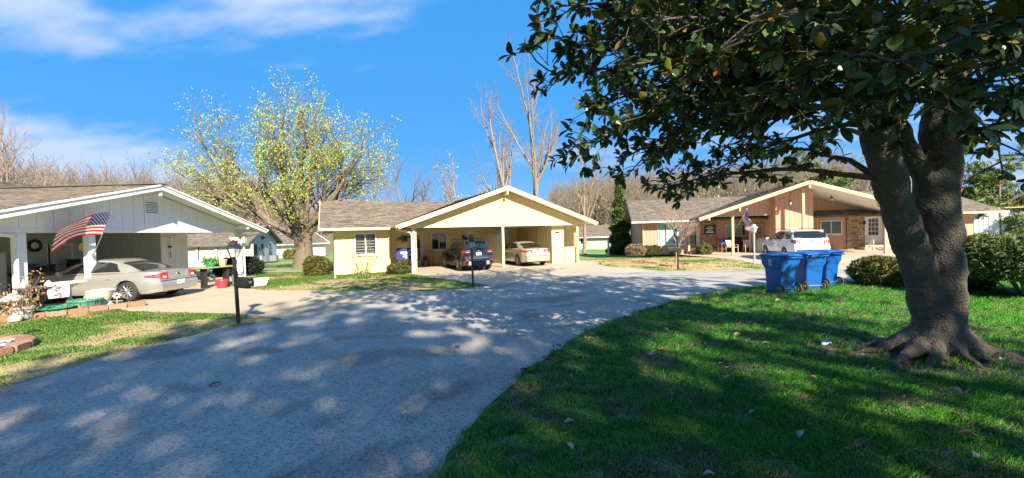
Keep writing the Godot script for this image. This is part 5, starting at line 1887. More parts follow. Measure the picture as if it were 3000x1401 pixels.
# nose at -z, tail at +z; o holds its measures
func car(called: String, label: String, cat: String, at: Vector3, turn: float, paint: String, o: Dictionary) -> Node3D:
	var c := thing(called, label, cat, at, turn)
	var L: float = o.length
	var W: float = o.width / 2
	var R: float = o.wheel
	var axles := [o.rear_axle, o.rear_axle - o.wheelbase]
	var arch := R + 0.055
	# ---- lower body: stations along z, section from the sill over the shoulder to the middle of the deck
	var zs := []
	var n := 64
	for i in n + 1:
		zs.append(-1.0 + 2.0 * i / n)
	var rows := []
	var sec := func(tz: float) -> PackedVector3Array:
		var z := tz * L / 2
		var deck: float = prof(o.deck, z)
		var e := absf(tz)
		var w := W * (1.0 - (0.16 if tz > 0 else 0.24) * pow(smoothstep(0.72, 1.0, e), 1.7))
		var low: float = o.sill + (0.05 * smoothstep(0.8, 1.0, e))
		var pts := PackedVector3Array()
		var arc := -1.0
		for a in axles:
			var dz := absf(z - a)
			if dz < arch:
				arc = R + sqrt(arch * arch - dz * dz)
		var list := [[0.93, low], [0.975, low + 0.10], [0.995, o.waist * 0.62 + low * 0.38], [1.0, o.waist - 0.04], [0.985, o.waist + 0.03], [0.945, deck - 0.055], [0.86, deck - 0.012], [0.6, deck + 0.004], [0.3, deck + 0.012], [0.0, deck + 0.014]]
		for s in list:
			var y: float = minf(s[1], deck + 0.014)
			if arc > 0:
				y = maxf(y, minf(arc, deck - 0.05))
			# the ends lean: bumper foremost, deck drawn in
			var lean := 0.0
			if tz > 0:
				lean = prof(o.tail, y) * smoothstep(0.80, 1.0, tz)
			else:
				lean = -prof(o.nose, y) * smoothstep(0.80, 1.0, -tz)
			pts.append(Vector3(s[0] * w, y, z - lean))
		return pts
	for tz in zs:
		var half: PackedVector3Array = sec.call(tz)
		var full := PackedVector3Array()
		for p in half:
			full.append(p)
		for k in range(half.size() - 2, -1, -1):
			full.append(Vector3(-half[k].x, half[k].y, half[k].z))
		rows.append(full)
	var b := MB.new()
	b.sheet(rows, true)
	for e in [0, n]:
		var rw: PackedVector3Array = rows[e]
		var m := rw.size()
		for k in (m - 1) / 2:
			b.qo(rw[k], rw[k + 1], rw[m - 2 - k], rw[m - 1 - k], Vector3(0, 0, 1 if e == n else -1))
	var body := part(c, "body", b.done(M[paint]))
	# ---- greenhouse
	var g: Dictionary = o.glass
	var gh := func(z: float, s: float) -> Vector3:
		# s: 0 belt, 1 roof edge, 2 roof middle; sign picks the side
		var sg := -1.0 if s < 0 else 1.0
		var a := absf(s)
		var top: float = prof(g.roof, z)
		var wb: float = W * prof(g.base_w, z)
		var wr: float = W * prof(g.roof_w, z)
		var belt: float = minf(prof(g.belt, z), top)
		if a <= 1.0:
			var k := a
			var bow := sin(k * PI) * 0.02
			return Vector3(sg * (lerpf(wb, wr, k) + bow), lerpf(belt, maxf(top - 0.07, belt), k), z)
		var q := a - 1.0
		return Vector3(sg * wr * cos(q * PI / 2), lerpf(maxf(top - 0.07, belt), top, sin(q * PI / 2)), z)
	rows = []
	var steps := 30
	for i in steps + 1:
		var z := lerpf(g.z0, g.z1, i / float(steps))
		var row := PackedVector3Array()
		for s in [0.0, 0.5, 1.0, 1.25, 1.5, 1.75, 2.0]:
			row.append(gh.call(z, s + 0.0001))
		for s in [1.75, 1.5, 1.25, 1.0, 0.5, 0.0]:
			row.append(gh.call(z, -s - 0.0001))
		rows.append(row)
	b = MB.new()
	b.sheet(rows, true)
	part(c, "cabin", b.done(M[paint]))
	# panes: [name, corners (z, s) x4 in order], laid just proud of the shell
	for p in g.panes:
		for sg in ([1.0, -1.0] if p[0] == "side_window" or p[0] == "quarter_window" else [1.0]):
			var pr := []
			var na := 9
			var nb := 7
			for i in na + 1:
				var row := PackedVector3Array()
				for j in nb + 1:
					var fa := i / float(na)
					var fb := j / float(nb)
					var q: Vector2 = (p[1] as Vector2).lerp(p[2], fa).lerp((p[4] as Vector2).lerp(p[3], fa), fb)
					var s2: float = q.y * sg
					var w0: Vector3 = gh.call(q.x, s2 if absf(s2) > 1e-4 else 0.0001 * sg)
					var e1: Vector3 = gh.call(q.x + 0.02, s2 if absf(s2) > 1e-4 else 0.0001 * sg) - w0
					var out := Vector3(w0.x, 0, 0) * 1.0
					var tangent: Vector3 = gh.call(q.x, s2 + 0.03) - gh.call(q.x, s2 - 0.03)
					var nn := e1.cross(tangent).normalized()
					if nn.dot(w0 - Vector3(0, 0.7, (g.z0 + g.z1) / 2)) < 0:
						nn = -nn
					row.append(w0 + nn * 0.012)
				pr.append(row)
			var pb := MB.new()
			pb.sheet(pr)
			if pb.n.size() > 0:
				var midp: Vector3 = pb.v[pb.v.size() / 2]
				if pb.n[pb.n.size() / 2].dot(midp - Vector3(0, 0.7, (g.z0 + g.z1) / 2)) < 0:
					pb = MB.new()
					pb.sheet(pr, true)
			part(c, p[0], pb.done(M["tinted_glass"]))
	# ---- underside, wheels
	b = MB.new()
	b.cbox(Vector3(0, o.sill + 0.12, 0), Vector3(o.width * 0.84, 0.24, L * 0.9), 0.05)
	b.cbox(Vector3(0, o.waist * 0.5 + 0.1, 0), Vector3(o.width * 0.62, o.waist * 0.75, L * 0.86), 0.05)
	part(c, "underbody", b.done(M["black_plastic"]))
	for a in axles:
		for sx in [-1.0, 1.0]:
			var tb := MB.new()
			var hw := 0.11
			tb.lathe([Vector2(R * 0.66, -hw), Vector2(R * 0.93, -hw), Vector2(R, -hw * 0.7), Vector2(R, hw * 0.7), Vector2(R * 0.93, hw), Vector2(R * 0.66, hw)], 28)
			var x := Basis(Vector3(0, 0, 1), -PI / 2 * sx)
			var w := part(c, "wheel", tb.done(M["rubber"]), Vector3(sx * (W - 0.115), R, a), x)
			var rb := MB.new()
			rb.lathe([Vector2(R * 0.66, hw * 0.55), Vector2(R * 0.69, hw * 0.95), Vector2(R * 0.62, hw * 0.9), Vector2(R * 0.60, 0.01)], 28)
			rb.lathe([Vector2(R * 0.16, hw * 0.5), Vector2(R * 0.14, hw * 0.82), Vector2(0.0, hw * 0.85)], 12)
			var sp: int = o.spokes
			for k in sp:
				var an := TAU * k / sp
				rb.cbox(Vector3(cos(an) * R * 0.38, hw * 0.66, sin(an) * R * 0.38), Vector3(R * 0.5, 0.03, R * (0.9 / sp)), 0.008, Basis(Vector3.UP, -an))
			part(w, "rim", rb.done(M["alloy"]))
			var db := MB.new()
			db.lathe([Vector2(R * 0.62, 0.02), Vector2(0, 0.022)], 20)
			part(w, "brake_disc", db.done(M["black_plastic"]))
	# ---- tail: lamps that wrap the corner, plate, bumper seam, handles, mirrors
	var tail_at := func(xf: float, y: float) -> Vector3:
		# a point on the tail's skin at a share of the half width and a height
		var w := W * 0.84
		return Vector3(xf * w, y, L / 2 - prof(o.tail, y))
	for sx in [-1.0, 1.0]:
		var lb := MB.new()
		var lamp: Dictionary = o.lamp
		var rws := []
		for i in 7:
			var f := i / 6.0          # 0 on the side, 1 on the tail
			var row := PackedVector3Array()
			for j in 4:
				var y := lerpf(lerpf(lamp.y0s, lamp.y0, f), lerpf(lamp.y1s, lamp.y1, f), j / 3.0)
				var p: Vector3
				if f < 0.5:
					var tz := lerpf(lamp.z, 0.985, f * 2.0)
					var hp: PackedVector3Array = sec.call(tz)
					# find the height on the section
					p = hp[4]
					for q in hp.size() - 1:
						if hp[q].y <= y and hp[q + 1].y >= y:
							p = hp[q].lerp(hp[q + 1], (y - hp[q].y) / maxf(hp[q + 1].y - hp[q].y, 1e-4))
							break
					p = Vector3(p.x + 0.012, y, p.z + 0.006)
				else:
					p = tail_at.call(lerpf(0.99, lamp.x, f * 2.0 - 1.0), y) + Vector3(0.004, 0, 0.016)
				row.append(Vector3(p.x * sx, p.y, p.z))
			rws.append(row)
		lb.sheet(rws, sx > 0)
		var lo := part(c, "tail_light", lb.done(M["tail_red"]))
		var rv: Vector3 = tail_at.call(lerpf(0.99, lamp.x, 0.55), lerpf(lamp.y0, lamp.y1, 0.32))
		bx(lo, "reverse_lens", Vector3(W * 0.14, (lamp.y1 - lamp.y0) * 0.3, 0.014), Vector3(rv.x * sx, rv.y, rv.z + 0.018), "tail_clear", 0, 0.003)
		# door handles and mirror
		for hz in o.handles:
			bx(c, "door_handle", Vector3(0.03, 0.035, 0.19), Vector3(sx * (W * 0.985 + 0.012), o.waist + 0.055, hz), o.handle_mat, 0, 0.012)
		var mb := MB.new()
		mb.cbox(Vector3(sx * (W + 0.09), o.mirror.y, o.mirror.z), Vector3(0.2, 0.14, 0.11), 0.035)
		part(c, "mirror", mb.done(M[paint if o.get("mirror_paint", true) else "black_plastic"]))
	var pp: Vector3 = tail_at.call(0.0, o.plate)
	var pl := bx(c, "number_plate", Vector3(0.31, 0.155, 0.012), pp + Vector3(0, 0, 0.018), "plate_white", 0, 0.003)
	var tm := TextMesh.new()
	tm.text = o.plate_text
	tm.font_size = 24
	tm.pixel_size = 0.0031
	tm.depth = 0.004
	tm.material = M["ink_blue"]
	part(pl, "lettering", tm, Vector3(0, -0.008, 0.006))
	var em: Vector3 = tail_at.call(0.0, o.emblem)
	var eb := MB.new()
	eb.lathe([Vector2(0.062, -0.004), Vector2(0.06, 0.012), Vector2(0.045, 0.014), Vector2(0.04, 0.006), Vector2(0, 0.006)], 18)
	part(c, "emblem", eb.done(M["chrome"]), em + Vector3(0, 0, 0.012), Basis(Vector3.RIGHT, PI / 2).scaled(Vector3(1.25, 0.8, 1)))
	if o.has("bumper"):
		for q in o.bumper:   # strips across the tail: [y, height, material, half share]
			var bp: Vector3 = tail_at.call(0.0, q[0])
			bx(c, "bumper_strip", Vector3(W * 2 * 0.84 * q[3], q[1], 0.03), bp + Vector3(0, 0, 0.006), q[2], 0, 0.01)
	if o.has("cladding"):
		for sx in [-1.0, 1.0]:
			bx(c, "sill_cladding", Vector3(0.05, 0.17, o.wheelbase - 2 * arch - 0.04), Vector3(sx * (W * 0.965), o.sill + 0.06, axles[0] - o.wheelbase / 2), o.cladding, 0, 0.02)
	if o.has("rails"):
		for sx in [-1.0, 1.0]:
			pipe(c, "roof_rail", [Vector3(sx * W * 0.66, o.rails - 0.045, 1.5), Vector3(sx * W * 0.66, o.rails + 0.02, 1.2), Vector3(sx * W * 0.66, o.rails + 0.05, 0.0), Vector3(sx * W * 0.66, o.rails, -0.8)], 0.018, "black_plastic", 6)
	if o.has("spoiler"):
		bx(c, "spoiler", Vector3(W * 1.3, 0.05, 0.24), o.spoiler, paint, 0, 0.02)
	if o.has("wiper"):
		var wp: Vector3 = o.wiper
		board(c, "wiper", wp, wp + Vector3(0.42, 0.06, 0.0), 0.03, 0.02, "black_plastic")
	for ex in o.exhausts:
		var xb := MB.new()
		xb.lathe([Vector2(0.035, -0.2), Vector2(0.04, 0.0), Vector2(0.032, 0.0), Vector2(0.03, -0.15)], 10)
		part(c, "exhaust", xb.done(M["chrome"]), Vector3(ex, o.sill + 0.06, L / 2 - 0.06), Basis(Vector3.RIGHT, PI / 2))
	return c


func build_cars() -> void:
	var sedan_panes := func(z0: float, z1: float, zr0: float, zr1: float) -> Array:
		# rear glass, windscreen, front and rear door windows
		return [
			["rear_window", Vector2(zr1 + 0.06, 1.25), Vector2(z1 - 0.06, 1.30), Vector2(z1 - 0.06, -1.30), Vector2(zr1 + 0.06, -1.25)],
			["windscreen", Vector2(z0 + 0.06, 1.3), Vector2(zr0 - 0.06, 1.25), Vector2(zr0 - 0.06, -1.25), Vector2(z0 + 0.06, -1.3)]]
	var L := 5.0
	var g := {"z0": -1.35, "z1": 1.85, "roof": [[-1.35, 0.98], [-0.55, 1.36], [0.05, 1.455], [0.6, 1.44], [1.1, 1.30], [1.85, 1.01]], "belt": [[-1.35, 0.93], [0.4, 0.95], [1.85, 0.985]],
		"base_w": [[-1.35, 0.86], [-0.6, 0.955], [0.9, 0.95], [1.85, 0.80]], "roof_w": [[-1.35, 0.80], [-0.4, 0.66], [0.7, 0.64], [1.85, 0.74]]}
	# windscreen and rear window lie where the roof line falls; s beyond 1 runs over the top
	g.panes = [
		["rear_window", Vector2(0.98, 1.22), Vector2(1.74, 1.16), Vector2(1.74, 2.0), Vector2(0.98, 2.0)], ["rear_window", Vector2(0.98, -2.0), Vector2(1.74, -2.0), Vector2(1.74, -1.16), Vector2(0.98, -1.22)],
		["windscreen", Vector2(-1.28, 1.1), Vector2(-0.45, 1.2), Vector2(-0.45, 2.0), Vector2(-1.28, 2.0)], ["windscreen", Vector2(-1.28, -2.0), Vector2(-0.45, -2.0), Vector2(-0.45, -1.2), Vector2(-1.28, -1.1)],
		["side_window", Vector2(-0.85, 0.12), Vector2(0.10, 0.1), Vector2(0.10, 0.93), Vector2(-0.30, 0.93)], ["side_window", Vector2(0.16, 0.1), Vector2(1.14, 0.16), Vector2(0.86, 0.88), Vector2(0.16, 0.93)]]
	var o := {"length": L, "width": 1.86, "wheel": 0.335, "wheelbase": 2.81, "rear_axle": 1.40, "sill": 0.24, "waist": 0.72, "spokes": 10,
		"deck": [[-2.5, 0.72], [-2.2, 0.82], [-1.3, 0.97], [0.0, 0.97], [1.75, 1.005], [2.3, 1.0], [2.5, 0.965]],
		"tail": [[0.2, 0.05], [0.42, 0.0], [0.62, 0.015], [0.68, 0.07], [0.95, 0.115], [1.02, 0.14]], "nose": [[0.2, 0.08], [0.45, 0.0], [0.7, 0.1], [0.9, 0.3]],
		"glass": g, "lamp": {"y0s": 0.80, "y1s": 0.86, "y0": 0.70, "y1": 0.955, "z": 0.80, "x": 0.58}, "handles": [-0.12, 0.78], "handle_mat": "silver_car", "mirror": Vector3(0, 1.0, -0.75), "plate": 0.56, "plate_text": "8LP H30", "emblem": 0.86,
		"bumper": [[0.655, 0.012, "black_plastic", 0.98]], "exhausts": [-0.55]}
	car("silver_sedan", "silver sedan backed half out of the white carport", "car", Vector3(-14.52, 0, -14.38), 90.0, "silver_car", o)
	# champagne sedan in the yellow carport
	var g2 := {"z0": -1.45, "z1": 1.95, "roof": [[-1.45, 0.96], [-0.55, 1.36], [0.05, 1.46], [0.6, 1.45], [1.2, 1.29], [1.95, 1.04]], "belt": [[-1.45, 0.92], [0.4, 0.97], [1.95, 1.02]],
		"base_w": [[-1.45, 0.86], [-0.6, 0.955], [0.9, 0.94], [1.95, 0.76]], "roof_w": [[-1.45, 0.80], [-0.4, 0.66], [0.7, 0.63], [1.95, 0.70]]}
	g2.panes = [
		["rear_window", Vector2(1.0, 1.22), Vector2(1.82, 1.16), Vector2(1.82, 2.0), Vector2(1.0, 2.0)], ["rear_window", Vector2(1.0, -2.0), Vector2(1.82, -2.0), Vector2(1.82, -1.16), Vector2(1.0, -1.22)],
		["windscreen", Vector2(-1.38, 1.1), Vector2(-0.5, 1.2), Vector2(-0.5, 2.0), Vector2(-1.38, 2.0)], ["windscreen", Vector2(-1.38, -2.0), Vector2(-0.5, -2.0), Vector2(-0.5, -1.2), Vector2(-1.38, -1.1)],
		["side_window", Vector2(-0.9, 0.15), Vector2(0.05, 0.12), Vector2(0.05, 0.92), Vector2(-0.3, 0.92)], ["side_window", Vector2(0.12, 0.12), Vector2(1.3, 0.3), Vector2(0.85, 0.88), Vector2(0.12, 0.92)]]
	var o2 := o.duplicate(true)
	o2.glass = g2
	o2.merge({"length": 4.82, "width": 1.84, "wheelbase": 2.8, "rear_axle": 1.36, "spokes": 12, "plate": 0.80, "plate_text": "AB1 C2", "emblem": 0.96, "waist": 0.76, "handle_mat": "gold_car",
		"deck": [[-2.41, 0.7], [-2.1, 0.8], [-1.4, 0.96], [0.0, 0.98], [1.75, 1.045], [2.2, 1.05], [2.41, 1.01]], "lamp": {"y0s": 0.88, "y1s": 0.95, "y0": 0.80, "y1": 0.97, "z": 0.72, "x": 0.50},
		"bumper": [[0.62, 0.012, "black_plastic", 0.98]], "exhausts": [-0.5, 0.5]}, true)
	o2.plate_text = ""
	var hb := Transform3D(Basis(Vector3.UP, deg_to_rad(24.5)), Vector3(-0.17, 0, -22.4))
	car("champagne_sedan", "champagne sedan parked in the yellow house's carport", "car", hb * Vector3(1.85, 0, -2.36), 24.5, "gold_car", o2)
	# dark SUV in the other bay
	var g3 := {"z0": -1.2, "z1": 2.2, "roof": [[-1.2, 1.06], [-0.35, 1.52], [0.2, 1.66], [1.2, 1.64], [1.85, 1.58], [2.2, 1.16]], "belt": [[-1.2, 1.02], [0.5, 1.07], [1.5, 1.16], [2.2, 1.14]],
		"base_w": [[-1.2, 0.86], [-0.4, 0.96], [1.5, 0.94], [2.2, 0.82]], "roof_w": [[-1.2, 0.8], [-0.2, 0.70], [1.6, 0.68], [2.2, 0.76]]}
	g3.panes = [
		["rear_window", Vector2(1.93, 1.16), Vector2(2.16, 1.12), Vector2(2.16, 2.0), Vector2(1.93, 2.0)], ["rear_window", Vector2(1.93, -2.0), Vector2(2.16, -2.0), Vector2(2.16, -1.12), Vector2(1.93, -1.16)],
		["windscreen", Vector2(-1.14, 1.1), Vector2(-0.3, 1.2), Vector2(-0.3, 2.0), Vector2(-1.14, 2.0)], ["windscreen", Vector2(-1.14, -2.0), Vector2(-0.3, -2.0), Vector2(-0.3, -1.2), Vector2(-1.14, -1.1)],
		["side_window", Vector2(-0.7, 0.1), Vector2(0.25, 0.1), Vector2(0.25, 0.92), Vector2(-0.1, 0.92)], ["side_window", Vector2(0.32, 0.1), Vector2(1.2, 0.12), Vector2(1.5, 0.8), Vector2(0.32, 0.92)]]
	var o3 := o.duplicate(true)
	o3.glass = g3
	o3.merge({"length": 4.7, "width": 1.88, "wheel": 0.37, "wheelbase": 2.7, "rear_axle": 1.38, "sill": 0.30, "waist": 0.86, "spokes": 5, "plate": 0.93, "emblem": 1.07, "handle_mat": "chrome",
		"deck": [[-2.35, 0.85], [-2.0, 1.0], [-1.2, 1.07], [0.0, 1.08], [1.6, 1.17], [2.35, 1.15]], "tail": [[0.28, 0.08], [0.5, 0.0], [0.72, 0.02], [0.8, 0.07], [1.1, 0.09], [1.2, 0.14]],
		"lamp": {"y0s": 1.01, "y1s": 1.1, "y0": 0.98, "y1": 1.1, "z": 0.86, "x": 0.62}, "mirror": Vector3(0, 1.12, -0.62), "bumper": [[0.70, 0.035, "chrome", 0.8], [0.44, 0.2, "car_silver_trim", 0.75]], "exhausts": [0.6], "cladding": "car_grey_plastic",
		"rails": 1.66, "spoiler": Vector3(0, 1.60, 1.95), "wiper": Vector3(-0.02, 1.22, 2.2)}, true)
	o3.plate_text = ""
	var suv := car("dark_suv", "dark navy sport utility car parked in the yellow carport beside the slatted screen", "car", hb * Vector3(-2.0, 0, -1.78), 24.5, "navy_car", o3)
	for sx in [-1.0, 1.0]:
		bx(suv, "reflector", Vector3(0.2, 0.06, 0.02), Vector3(sx * 0.66, 0.6, 2.345), "tail_red", 0, 0.004)
	# white SUV on the peach house's driveway
	var g4 := {"z0": -1.3, "z1": 2.4, "roof": [[-1.3, 1.1], [-0.45, 1.58], [0.1, 1.74], [1.4, 1.74], [2.05, 1.66], [2.4, 1.22]], "belt": [[-1.3, 1.06], [0.5, 1.13], [2.4, 1.2]],
		"base_w": [[-1.3, 0.86], [-0.4, 0.96], [1.7, 0.95], [2.4, 0.86]], "roof_w": [[-1.3, 0.8], [-0.2, 0.72], [1.8, 0.72], [2.4, 0.8]]}
	g4.panes = [
		["rear_window", Vector2(2.10, 1.14), Vector2(2.36, 1.1), Vector2(2.36, 2.0), Vector2(2.10, 2.0)], ["rear_window", Vector2(2.10, -2.0), Vector2(2.36, -2.0), Vector2(2.36, -1.1), Vector2(2.10, -1.14)],
		["windscreen", Vector2(-1.24, 1.1), Vector2(-0.4, 1.2), Vector2(-0.4, 2.0), Vector2(-1.24, 2.0)], ["windscreen", Vector2(-1.24, -2.0), Vector2(-0.4, -2.0), Vector2(-0.4, -1.2), Vector2(-1.24, -1.1)],
		["side_window", Vector2(-0.8, 0.1), Vector2(0.2, 0.1), Vector2(0.2, 0.92), Vector2(-0.2, 0.92)], ["side_window", Vector2(0.28, 0.1), Vector2(1.15, 0.1), Vector2(1.15, 0.92), Vector2(0.28, 0.92)], ["quarter_window", Vector2(1.3, 0.12), Vector2(2.15, 0.12), Vector2(1.95, 0.9), Vector2(1.3, 0.92)]]
	var o4 := o3.duplicate(true)
	o4.glass = g4
	o4.merge({"length": 5.03, "width": 2.0, "wheel": 0.38, "wheelbase": 2.86, "rear_axle": 1.45, "sill": 0.31, "waist": 0.93, "spokes": 5, "plate": 1.0, "emblem": 1.14, "handle_mat": "white_car",
		"deck": [[-2.5, 0.92], [-2.2, 1.06], [-1.3, 1.13], [0.0, 1.15], [1.7, 1.22], [2.5, 1.2]], "lamp": {"y0s": 1.04, "y1s": 1.17, "y0": 0.93, "y1": 1.17, "z": 0.86, "x": 0.66}, "mirror": Vector3(0, 1.2, -0.72),
		"bumper": [[0.55, 0.22, "car_grey_plastic", 0.9], [1.085, 0.012, "chrome", 0.6]], "exhausts": [-0.6, 0.6], "rails": 1.75, "spoiler": Vector3(0, 1.68, 2.12), "wiper": Vector3(0.05, 1.28, 2.42)}, true)
	o4.plate_text = ""
	car("white_suv", "white sport utility car on the peach house's driveway", "car", Vector3(16.95, 0, -24.05), -14.0, "white_car", o4)


func build_bins() -> void:
	var spots := [[Vector3(8.05, 0, -11.95), 14.0, "blue wheeled recycling cart with a white star mark, nearest of the three"], [Vector3(9.15, 0, -12.35), 4.0, "blue wheeled recycling cart between the other two carts"], [Vector3(10.2, 0, -13.05), 19.0, "blue wheeled recycling cart farthest along the grass edge"]]
	for i in 3:
		var t := thing("recycling_cart", spots[i][2], "trash cart", spots[i][0], spots[i][1], "blue recycling carts at the lawn's edge")
		# tapered shell, a step where it widens, rolled rim; +z is the handle side
		var b := MB.new()
		var ring := func(w: float, d0: float, d1: float, y: float, r: float) -> PackedVector3Array:
			var o := PackedVector3Array()
			for c in [[1, 1], [-1, 1], [-1, -1], [1, -1]]:
				for k in 4:
					var base := {"1 1": 0.0, "-1 1": 90.0, "-1 -1": 180.0, "1 -1": 270.0}["%d %d" % [c[0], c[1]]] as float
					var a := deg_to_rad(base + 30.0 * k)
					var cz: float = (d1 - r) if c[1] > 0 else (-d0 + r)
					o.append(Vector3(c[0] * (w - r) + cos(a) * r, y, cz + sin(a) * r))
			o.append(o[0])
			return o
		var rows := []
		for s in [[0.25, 0.27, 0.24, 0.03, 0.05], [0.262, 0.275, 0.27, 0.2, 0.06], [0.285, 0.30, 0.31, 0.68, 0.06], [0.295, 0.31, 0.325, 0.74, 0.06], [0.335, 0.37, 0.37, 0.84, 0.07], [0.345, 0.39, 0.385, 1.04, 0.07], [0.362, 0.41, 0.40, 1.06, 0.075], [0.362, 0.41, 0.40, 1.09, 0.075], [0.33, 0.37, 0.36, 1.09, 0.06]]:
			rows.append(ring.call(s[0], s[1], s[2], s[3], s[4]))
		b.sheet(rows, true)
		var body := part(t, "body", b.done(M["bin_blue"]))
		b = MB.new()
		rows = []
		for s in [[0.355, 0.41, 0.42, 1.094, 0.07], [0.372, 0.43, 0.435, 1.10, 0.075], [0.372, 0.43, 0.435, 1.125, 0.075], [0.34, 0.40, 0.40, 1.15, 0.07], [0.2, 0.2, 0.2, 1.175, 0.06], [0.01, 0.01, 0.01, 1.18, 0.005]]:
			rows.append(ring.call(s[0], s[1], s[2], s[3], s[4]))
		b.sheet(rows, true)
		part(t, "lid", b.done(M["bin_blue_lid"]))
		b = MB.new()
		b.rod(Vector3(-0.27, 1.06, 0.47), Vector3(0.27, 1.06, 0.47), 0.018, 8)
		for sx in [-1, 1]:
			b.cbox(Vector3(sx * 0.25, 1.05, 0.43), Vector3(0.04, 0.06, 0.12), 0.012)
		part(t, "handle", b.done(M["bin_blue_lid"]))
		b = MB.new()
		b.rod(Vector3(-0.33, 0.145, 0.27), Vector3(0.33, 0.145, 0.27), 0.014, 8)
		part(t, "axle", b.done(M["grey_metal"]))
		for sx in [-1.0, 1.0]:
			b = MB.new()
			b.lathe([Vector2(0.105, -0.03), Vector2(0.14, -0.03), Vector2(0.148, -0.015), Vector2(0.148, 0.015), Vector2(0.14, 0.03), Vector2(0.105, 0.03), Vector2(0.105, -0.03)], 24)
			var w := part(t, "wheel", b.done(M["rubber"]), Vector3(sx * 0.32, 0.148, 0.27), Basis(Vector3(0, 0, 1), -PI / 2 * sx))
			b = MB.new()
			b.lathe([Vector2(0.03, -0.025), Vector2(0.03, 0.03), Vector2(0, 0.034)], 12)
			b.lathe([Vector2(0.108, 0.018), Vector2(0.108, 0.026), Vector2(0.094, 0.026), Vector2(0.094, 0.018)], 24)
			for k in 6:
				b.cbox(Vector3(cos(TAU * k / 6) * 0.062, 0.012, sin(TAU * k / 6) * 0.062), Vector3(0.085, 0.02, 0.018), 0.004, Basis(Vector3.UP, -TAU * k / 6))
			part(w, "hub", b.done(M["grey_metal"]))
		# printed mark: five pointed loop star and two lines of lettering on the side
		if i == 0:
			b = MB.new()
			var face := Transform3D(Basis(Vector3.UP, -PI / 2), Vector3(-0.352, 0.945, -0.02))
			var star := PackedVector3Array()
			var sr := PackedFloat32Array()
			for k in 41:
				var a := TAU * k / 40.0 + PI / 2
				var rr := 0.047 + 0.018 * cos(5.0 * (a - PI / 2))
				star.append(face * Vector3(cos(a) * rr, sin(a) * rr, 0.0))
				sr.append(0.012)
			b.tube(star, sr, 4, false)
			part(body, "star_mark", b.done(M["print_white"]))
			for k in 3:
				bx(body, "print_line", Vector3(0.005, 0.014 if k < 2 else 0.006, [0.14, 0.08, 0.14][k]), Vector3(-0.347 + 0.006 * k, 0.855 - 0.022 * k - (0.012 if k == 2 else 0.0), -0.02), "print_white", 0, 0.001, Basis(Vector3(0, 0, 1), 0.3))


